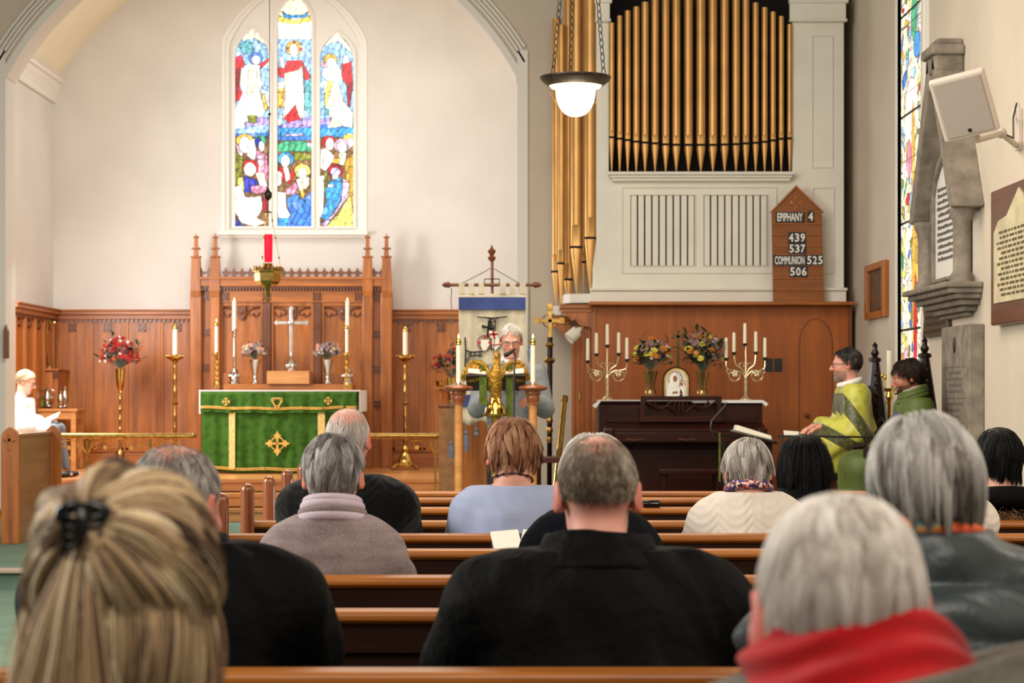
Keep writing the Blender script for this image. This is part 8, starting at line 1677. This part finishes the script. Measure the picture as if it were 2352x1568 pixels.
# upper hair drawn back to the clip
kp = HC+HR*knot*1.22
def to_knot(n, seed):
    rg = np.random.default_rng(seed); d = rg.normal(size=(n*5, 3)); d /= np.linalg.norm(d, axis=1)[:, None]; d = d[(d[:, 2] > -0.45+0.6*rg.random(len(d))**0.5) & (d[:, 1] < 0.55+0.6*d[:, 2])][:n]; n = len(d); steps = 16
    out = []
    for i in range(steps):
        t = i/(steps-1); q = d*(1-t)+knot*t; q /= np.linalg.norm(q, axis=1)[:, None]; ph = wob(d, 7, 1.0); lf = 0.016+(0.012+0.012*np.clip(d[:, 2], 0, 1))*np.sin(t*PI)*(1+0.8*ph); out.append(HC+(HR+lf[:, None])*q*(1+0.03*t))
    c = np.stack(out, 1); end = kp+np.array([0, 0, 0])
    tl = []; tj = rg.standard_normal((n, 3))
    for i in range(1, 12): t = i/11; tl.append(c[:, -1]*(1-t)+0*t+t*(kp+V3(0.0, -0.02, 0))+np.stack([0.035*t*wob(d, 3, 3)-0.01*t, -0.018*np.sin(t*PI)*np.ones(n), -0.25*t**1.3*(1+0.3*wob(d, 4, 9))], 1)+t*0.012*tj)
    return np.concatenate([c, np.stack(tl, 1)], 1), d, rg
c, d, rg = to_knot(9000, 5); steps = c.shape[1]; n = len(c)
tone = np.clip(0.5+0.46*wob(d, 6, 2)+0.25*wob(d, 19, 6)+0.14*rg.standard_normal(n), 0, 0.999); PA = np.array([L3(x) for x in BL]); k = tone*(len(BL)-1); i0 = k.astype(int); col = PA[i0]*(1-(k-i0))[:, None]+PA[np.minimum(i0+1, len(BL)-1)]*(k-i0)[:, None]
Wp = (c*p.hs) @ p.Rm.T+np.array(p.H); T_ = np.gradient(Wp, axis=1); T_ /= np.linalg.norm(T_, axis=2)[:, :, None]+1e-9; U = np.cross(T_, rg.standard_normal((n, 1, 3))); U /= np.linalg.norm(U, axis=2)[:, :, None]+1e-9; B = np.cross(T_, U)
ring = np.stack([Wp+0.0008*(U*cos(a)+B*sin(a)) for a in (0, 2*PI/3, 4*PI/3)], 2); base = (np.arange(n)*steps*3)[:, None, None]; i = np.arange(steps-1)[None, :, None]; j = np.arange(3)[None, None, :]; j2 = (j+1) % 3
F_ = np.stack(np.broadcast_arrays(base+i*3+j, base+i*3+j2, base+(i+1)*3+j2, base+(i+1)*3+j), -1).reshape(-1, 4)
me = npmesh('pinned_hair', ring.reshape(-1, 3), F_, p.off, np.repeat(col, steps*3, 0), 'hair'); o = bpy.data.objects.new('pinned_hair', me); o.parent = p.o; COL.objects.link(o)
M['clip'] = plain('glossy_clip', (14, 18, 18), 0.15)
kk = Vector(p.L(*(kp+V3(0, -0.012, 0)))); m = MB()
for s_ in (-1, 1):
    m.tube([kk+Vector((s_*0.006, -0.014, 0.026)), kk+Vector((s_*0.02, -0.008, 0.018)), kk+Vector((s_*0.024, 0.004, -0.002)), kk+Vector((s_*0.018, 0.012, -0.024))], [0.006, 0.009, 0.010, 0.006], 10)
    for q in range(5): z_ = 0.016-q*0.010; m.tube([kk+Vector((s_*0.021, 0.0, z_)), kk+Vector((s_*0.020, -0.014, z_-0.002)), kk+Vector((s_*0.004, -0.020, z_-0.006))], [0.0035, 0.003, 0.0015], 6)
m.tube([kk+Vector((0, -0.014, 0.026)), kk+Vector((0, -0.02, 0.0)), kk+Vector((0, -0.016, -0.018))], [0.006, 0.008, 0.004], 8)
C = Thing('hair_clip', 'glossy black claw clip holding up the blonde hair', 'hair clip', tuple(kk)); C.add('claw', m, 'clip', smooth='all')
# ---------------------------------------------------------------- the reader at the lectern
z = 16.0; H = Hd(1174, 783, z); x = H[0]
J = dict(P=(x-0.0, z+0.02, 1.03), C=(x, z+0.0, 1.36), N=(x, z+0.03, 1.675), S=[(x+0.19, z+0.03, 1.59), (x-0.19, z+0.03, 1.59)], E=[(x+0.26, z-0.02, 1.31), (x-0.26, z-0.02, 1.31)], Wr=[(x+0.14, z-0.22, 1.38), (x-0.16, z-0.22, 1.38)], Hp=[(x+0.1, z+0.02, 1.03), (x-0.1, z+0.02, 1.03)], K=[(x+0.11, z+0.01, 0.62), (x-0.11, z+0.01, 0.62)], A=[(x+0.11, z+0.03, 0.25), (x-0.11, z+0.03, 0.25)], hd=[(-0.4, -1, -0.1), (0.4, -1, -0.1)], foot=(0, -1, 0))
p = Person('person reading at the eagle lectern in glasses and a grey tweed jacket', H, 180, 16, 0, 1.04, J, (214, 158, 136), hres=0.004, base=PH)
p.top('jacket', 'tweed', g=0.02, h=0.008, chest=(0.17, 0.11), belly=(0.165, 0.125), ra=0.058, rb=0.052, rw=0.042, fold=0.004, low=0.9, neck=-0.02)
nn = np.array(J['N'])
m = MB(); m.prism([(x-0.05, 1.68), (x+0.05, 1.68), (x+0.035, 1.53), (x, 1.44), (x-0.035, 1.53)], z-0.115, z-0.10); p.add('shirt_front', m, 'shirt', smooth=False)
p.ring('shirt_collar', (x, z+0.01, 1.69), (0.066, 0.066), 0.014, 'shirt', Matrix.Rotation(R(20), 3, 'X'))
m = MB(); m.prism([(x-0.012, 1.665), (x+0.012, 1.665), (x+0.02, 1.52), (x, 1.48), (x-0.02, 1.52)], z-0.125, z-0.115); p.add('tie', m, plain('grey_tie', (170, 160, 140), 0.5, var=0.2, vscale=60), smooth=False)
for s_ in (-1, 1): m = MB(); m.prism([(x+s_*0.055, 1.69), (x+s_*0.11, 1.58), (x+s_*0.085, 1.55), (x+s_*0.09, 1.52), (x+s_*0.02, 1.41), (x+s_*0.035, 1.53)], z-0.128, z-0.112); p.add('lapel', m, 'tweed', smooth=False)
p.trousers('dark_trousers')
p.cap(0.006, keep_std(0.02, 0.9, -0.05), (196, 190, 182), disp=0.002, h=0.005)
p.hair(4500, band_mask(0.15, -0.5), (-0.3, 0.2, 1.0), cst(0.05), WHITE[1:], seed=20, lift=0.010, grav=0.35, clump=0.7, wid=0.0009, steps=8); p.glasses(rim=0.0018)
m = MB()
for s_ in (-1, 1): m.tube([p.L(s_*0.012, 0.097, 0.022), p.L(s_*0.032, 0.09, 0.03), p.L(s_*0.05, 0.075, 0.022)], [0.002, 0.004, 0.002], 6)
p.add('eyebrows', m, 'wax')
# ---------------------------------------------------------------- seated clergy, facing left
def cleric(label, px, py, z, yaw, pitch, hs, tone, beard, hx_, lean, hz, hres=0.0045):
    H = Hd(px, py, z); x, y, hz0 = H; seat = CLB+0.46; N = (x+0.04, y, hz0-0.135); px_ = x+0.04+lean
    J = dict(P=(px_, y, seat+0.1), C=((px_+x)/2+0.02, y, (seat+hz0)/2), N=N, S=[(x+0.05, y+0.19, hz0-0.24), (x+0.05, y-0.19, hz0-0.24)], E=[(x+0.02, y+0.27, hz0-0.52), (x+0.02, y-0.27, hz0-0.52)], Wr=[(x-0.22+hx_, y+0.12, hz), (x-0.2+hx_, y-0.13, hz)],
             Hp=[(px_, y+0.1, seat+0.08), (px_, y-0.1, seat+0.08)], K=[(px_-0.46, y+0.14, seat+0.06), (px_-0.46, y-0.14, seat+0.06)], A=[(px_-0.44, y+0.13, CLB+0.08), (px_-0.44, y-0.13, CLB+0.08)], hd=[(-1, -0.3, -0.35), (-1, 0.3, -0.35)], foot=(-1, 0, 0))
    return Person(label, H, yaw, pitch, 0, hs, J, tone, None, beard, hres=hres, base=CLB), J
def robe(p, J, mat, g, ex=0.0, low=CLB+0.1, name='robe', fold=0.006, h=0.010, cone=0.0):
    allp = [np.array(q) for k_ in ('S', 'E', 'Wr', 'K', 'A') for q in J[k_]]+[np.array(J['N'])]; lo = np.min(allp, 0)-0.25; hi = np.max(allp, 0)+0.25
    def fn(P):
        d = torso_sdf(P, J, g, (0.17, 0.12), (0.18, 0.15)); d = smin(d, arms_sdf(P, J, g, 0.08, 0.085, 0.06), 0.08)
        d = smin(d, legs_sdf(P, J, g+0.02), 0.10)
        for i in (0, 1): d = smin(d, s_cap(P, J['E'][i], np.array(J['K'][i])*0.6+np.array(J['E'][i])*0.4, 0.07+g+cone, 0.06+g), 0.1)
        d = smin(d, s_cap(P, (np.array(J['K'][0])+J['K'][1])/2, (np.array(J['A'][0])+J['A'][1])/2, 0.10+g, 0.16+g), 0.08)
        a = P[:, 1]*0.8+P[:, 0]*0.5; d = d+fold*np.sin(a*60+2*np.sin(P[:, 2]*9))*np.clip((J['N'][2]-P[:, 2])*2, 0, 1)+fold*0.5*wob(P, 20, 1)
        for i in (0, 1):
            w_ = np.array(J['Wr'][i]); e = np.array(J['E'][i]); ax = (w_-e)/np.linalg.norm(w_-e); d = np.maximum(d, np.where((np.linalg.norm(P-w_, axis=1) < 0.13) , (P-w_) @ ax+0.03, -1))
        return np.maximum(np.maximum(d, P[:, 2]-J['N'][2]+0.01), low-P[:, 2])
    return p.garment(name, fn, lo, hi, h, mat), fn
def on_surface(p, fn, mat, name, lo, hi, inside, t=0.006, h=0.006):
    # a band laid on the robe: shell of the robe where 'inside' holds
    def f2(P): return np.maximum(fn(P)-t, inside(P))
    return p.garment(name, f2, lo, hi, h, mat)
p, J = cleric('person in bright yellow-green vestments and dark glasses on the spired chair', 1943, 838, 16.2, 84, 2, 1.06, (214, 156, 136), (150, 120, 104), 0.0, 0.06, 1.17)
ro, fn = robe(p, J, 'chartreuse', 0.02, low=CLB+0.25); al, _ = robe(p, J, 'alb', 0.005, name='alb', low=CLB+0.04, fold=0.003, h=0.014)
N = np.array(J['N']); on_surface(p, fn, 'olive_band', 'brocade_band', N-[0.45, 0.4, 0.75], N+[0.3, 0.3, 0.1], lambda P: np.minimum(np.abs((P[:, 0]-N[0]+0.0)*0.8+(P[:, 2]-N[2])*0.55+0.17)-0.045, np.abs((P[:, 0]-N[0])*0.5+(P[:, 2]-N[2])*0.85+0.44)-0.045))
p.ring('white_collar', (N[0]-0.01, N[1], N[2]+0.0), (0.085, 0.08), 0.022, 'shirt', Matrix.Rotation(R(-16), 3, 'Y'))
p.cap(0.005, keep_std(0.035, 0.7, -0.06), (50, 46, 44), disp=0.003, h=0.005)
p.hair(4000, band_mask(0.3, -0.6), (0.1, 0.5, 1.0), cst(0.035), [(34, 30, 30), (58, 52, 50), (96, 88, 84)], seed=23, lift=0.014, grav=0.1, clump=0.6, wid=0.0009, steps=7); p.glasses(rim=0.0022)
def goatee(p, pal, n, seed, ch=True):
    rg = np.random.default_rng(seed); m = MB()
    for i in range(n):
        a = rg.uniform(-1, 1); zz = rg.uniform(-0.105, -0.045); xx = a*0.03*(1.4 if ch else 1); q = p.L(xx, 0.083-abs(a)*0.022*(1.4 if ch else 1)+(0.0 if zz > -0.09 else -0.006), zz)
        e = p.L(xx*1.05, 0.094-abs(a)*0.022, zz-0.018); m.tube([q, e], [0.0012, 0.0004], 3)
    p.add('beard', m, plain('beard', pal, 0.7))
goatee(p, (150, 138, 128), 260, 2)
p, J = cleric('person bearded with dark hair in green vestments looking down, right side', 2084, 867, 15.3, 88, 14, 1.08, (176, 118, 96), (60, 40, 32), 0.02, 0.05, 1.03)
ro, fn = robe(p, J, 'robe_green', 0.028, low=CLB+0.02, cone=0.02); N = np.array(J['N'])
on_surface(p, fn, 'robe_blue', 'blue_orphrey', N-[0.6, 0.45, 0.9], N+[0.3, 0.35, 0.1], lambda P: np.minimum(np.abs((P[:, 0]-N[0])*0.85+(P[:, 2]-N[2])*0.52+0.19)-0.022, np.maximum(np.abs((P[:, 0]-N[0])*0.35-(P[:, 2]-N[2])*0.93-0.17)-0.022, (P[:, 0]-N[0]-0.12))))
al, _ = robe(p, J, 'alb', 0.004, name='alb', low=CLB+0.03, fold=0.002, h=0.014)
for dz, r in ((-0.01, 0.105), (0.018, 0.10), (0.04, 0.094)): p.ring('cowl_collar', (N[0]+0.0, N[1], N[2]+dz), (r, r*0.95), 0.022, 'robe_green', Matrix.Rotation(R(-20), 3, 'Y'))
p.ring('white_collar', (N[0]-0.012, N[1], N[2]+0.045), (0.075, 0.07), 0.016, 'shirt', Matrix.Rotation(R(-20), 3, 'Y'))
p.cap(0.010, keep_std(0.045, 0.7, -0.06), (30, 20, 18), disp=0.003, h=0.005)
p.hair(4500, band_mask(0.4, -0.6), (0.1, 0.1, 1.0), cst(0.06), [(22, 14, 13), (40, 26, 22), (62, 42, 34)], seed=24, lift=0.016, grav=0.3, clump=0.6, wid=0.0009, steps=8); goatee(p, (58, 38, 30), 500, 3)
m = MB()
for i in (0, 1):
    w_ = Vector(J['Wr'][i]); e = Vector(J['E'][i]); a = (w_-e).normalized(); m.tube([w_-a*0.09, w_-a*0.005], [0.05, 0.048], 14)
p.add('cuffs', m, 'alb')
# ---------------------------------------------------------------- server in white alb, far left
z = 22.25; H = Hd(60, 876, z); x, y, hz0 = H; seat = DH+0.45
J = dict(P=(x-0.12, y, seat+0.1), C=(x-0.09, y, (seat+hz0)/2), N=(x-0.045, y, hz0-0.165), S=[(x-0.06, y+0.18, hz0-0.24), (x-0.06, y-0.18, hz0-0.24)], E=[(x-0.05, y+0.24, hz0-0.5), (x-0.05, y-0.24, hz0-0.5)], Wr=[(x+0.12, y+0.08, hz0-0.46), (x+0.12, y-0.09, hz0-0.48)],
         Hp=[(x-0.12, y+0.1, seat+0.08), (x-0.12, y-0.1, seat+0.08)], K=[(x+0.32, y+0.12, seat+0.06), (x+0.32, y-0.12, seat+0.06)], A=[(x+0.4, y+0.12, DH+0.08), (x+0.36, y-0.12, DH+0.08)], hd=[(1, -0.3, 0.1), (1, 0.3, 0.1)], foot=(1, 0, 0), pal=[(0, 0, 1), (0, 0, 1)])
p = Person('person in a white alb and glasses reading a paper at the far left', H, -88, 20, 0, 1.0, J, (226, 170, 148), hres=0.005, base=DH, beard=(200, 168, 148))
p.top('alb', 'alb', g=0.03, h=0.010, chest=(0.17, 0.12), belly=(0.17, 0.14), ra=0.075, rb=0.09, rw=0.085, fold=0.005, low=seat-0.05, neck=-0.01); p.trousers(plain('blue_grey_trousers', (120, 130, 146), 0.8))
def skirt(P): return np.maximum(np.maximum(legs_sdf(P, J, 0.035), P[:, 0]-(x+0.30)), (seat-0.12)-P[:, 2])
p.garment('alb_skirt', skirt, (x-0.4, y-0.4, seat-0.3), (x+0.5, y+0.4, seat+0.35), 0.012, 'alb')
p.ring('dark_collar', (J['N'][0], y, J['N'][2]+0.0), (0.072, 0.07), 0.012, 'black_cloth', Matrix.Rotation(R(14), 3, 'Y'))
p.cap(0.006, keep_std(0.03, 0.8, -0.06), (180, 150, 116), disp=0.003, h=0.006); p.hair(3500, band_mask(0.25, -0.6), (0, 0.2, 1), cst(0.04), [(150, 116, 84), (196, 166, 130), (226, 206, 176)], seed=30, lift=0.010, grav=0.3, clump=0.6, wid=0.001, steps=7); p.glasses(rim=0.0018)
m = MB()
for i in (0, 1): a = Vector(J['A'][i]); m.ball(a+Vector((0.05, 0, -0.045)), (0.10, 0.04, 0.034), 12, 8)
p.add('shoes', m, 'black')
m = MB(); c = Vector((x+0.24, y-0.02, hz0-0.40)); m.cbox(c, (0.24, 0.3, 0.004), Matrix.Rotation(R(-24), 3, 'Y') @ Matrix.Rotation(R(12), 3, 'X')); m.cbox(c+Vector((0.02, -0.02, -0.05)), (0.24, 0.2, 0.004), Matrix.Rotation(R(4), 3, 'Y'))
single('service_sheet', 'white service sheet held open by the person in the white alb', 'paper', m, 'paper', tuple(c))
T = Thing('server_stool', 'plain oak stool under the person in the white alb', 'stool', (x-0.1, y, DH)); T.add('seat', MB().box(x-0.32, x+0.1, y-0.22, y+0.22, seat-0.04, seat), 'oak', bev=0.006)
for a in (x-0.29, x+0.07):
    for b_ in (y-0.19, y+0.19): T.add('leg', MB().box(a-0.02, a+0.02, b_-0.02, b_+0.02, DH, seat-0.04), 'oak')
# open hymn book between the blue sweater and the black jacket
z = 6.75; c = Vector(W(1196, 1246, z)); Bk = Thing('hymn_book', 'small open white-paged book propped on a pew behind the blue sweater', 'book', tuple(c))
for s_ in (-1, 1): m = MB(); m.cbox(c+Vector((s_*0.045, 0, 0)), (0.09, 0.012, 0.12), Matrix.Rotation(R(-58), 3, 'X') @ Matrix.Rotation(R(8*s_), 3, 'Y')); Bk.add('page_block', m, 'paper')
m = MB(); m.cbox(c+Vector((0, 0.004, -0.009)), (0.19, 0.004, 0.126), Matrix.Rotation(R(-58), 3, 'X')); Bk.add('cover', m, 'black')
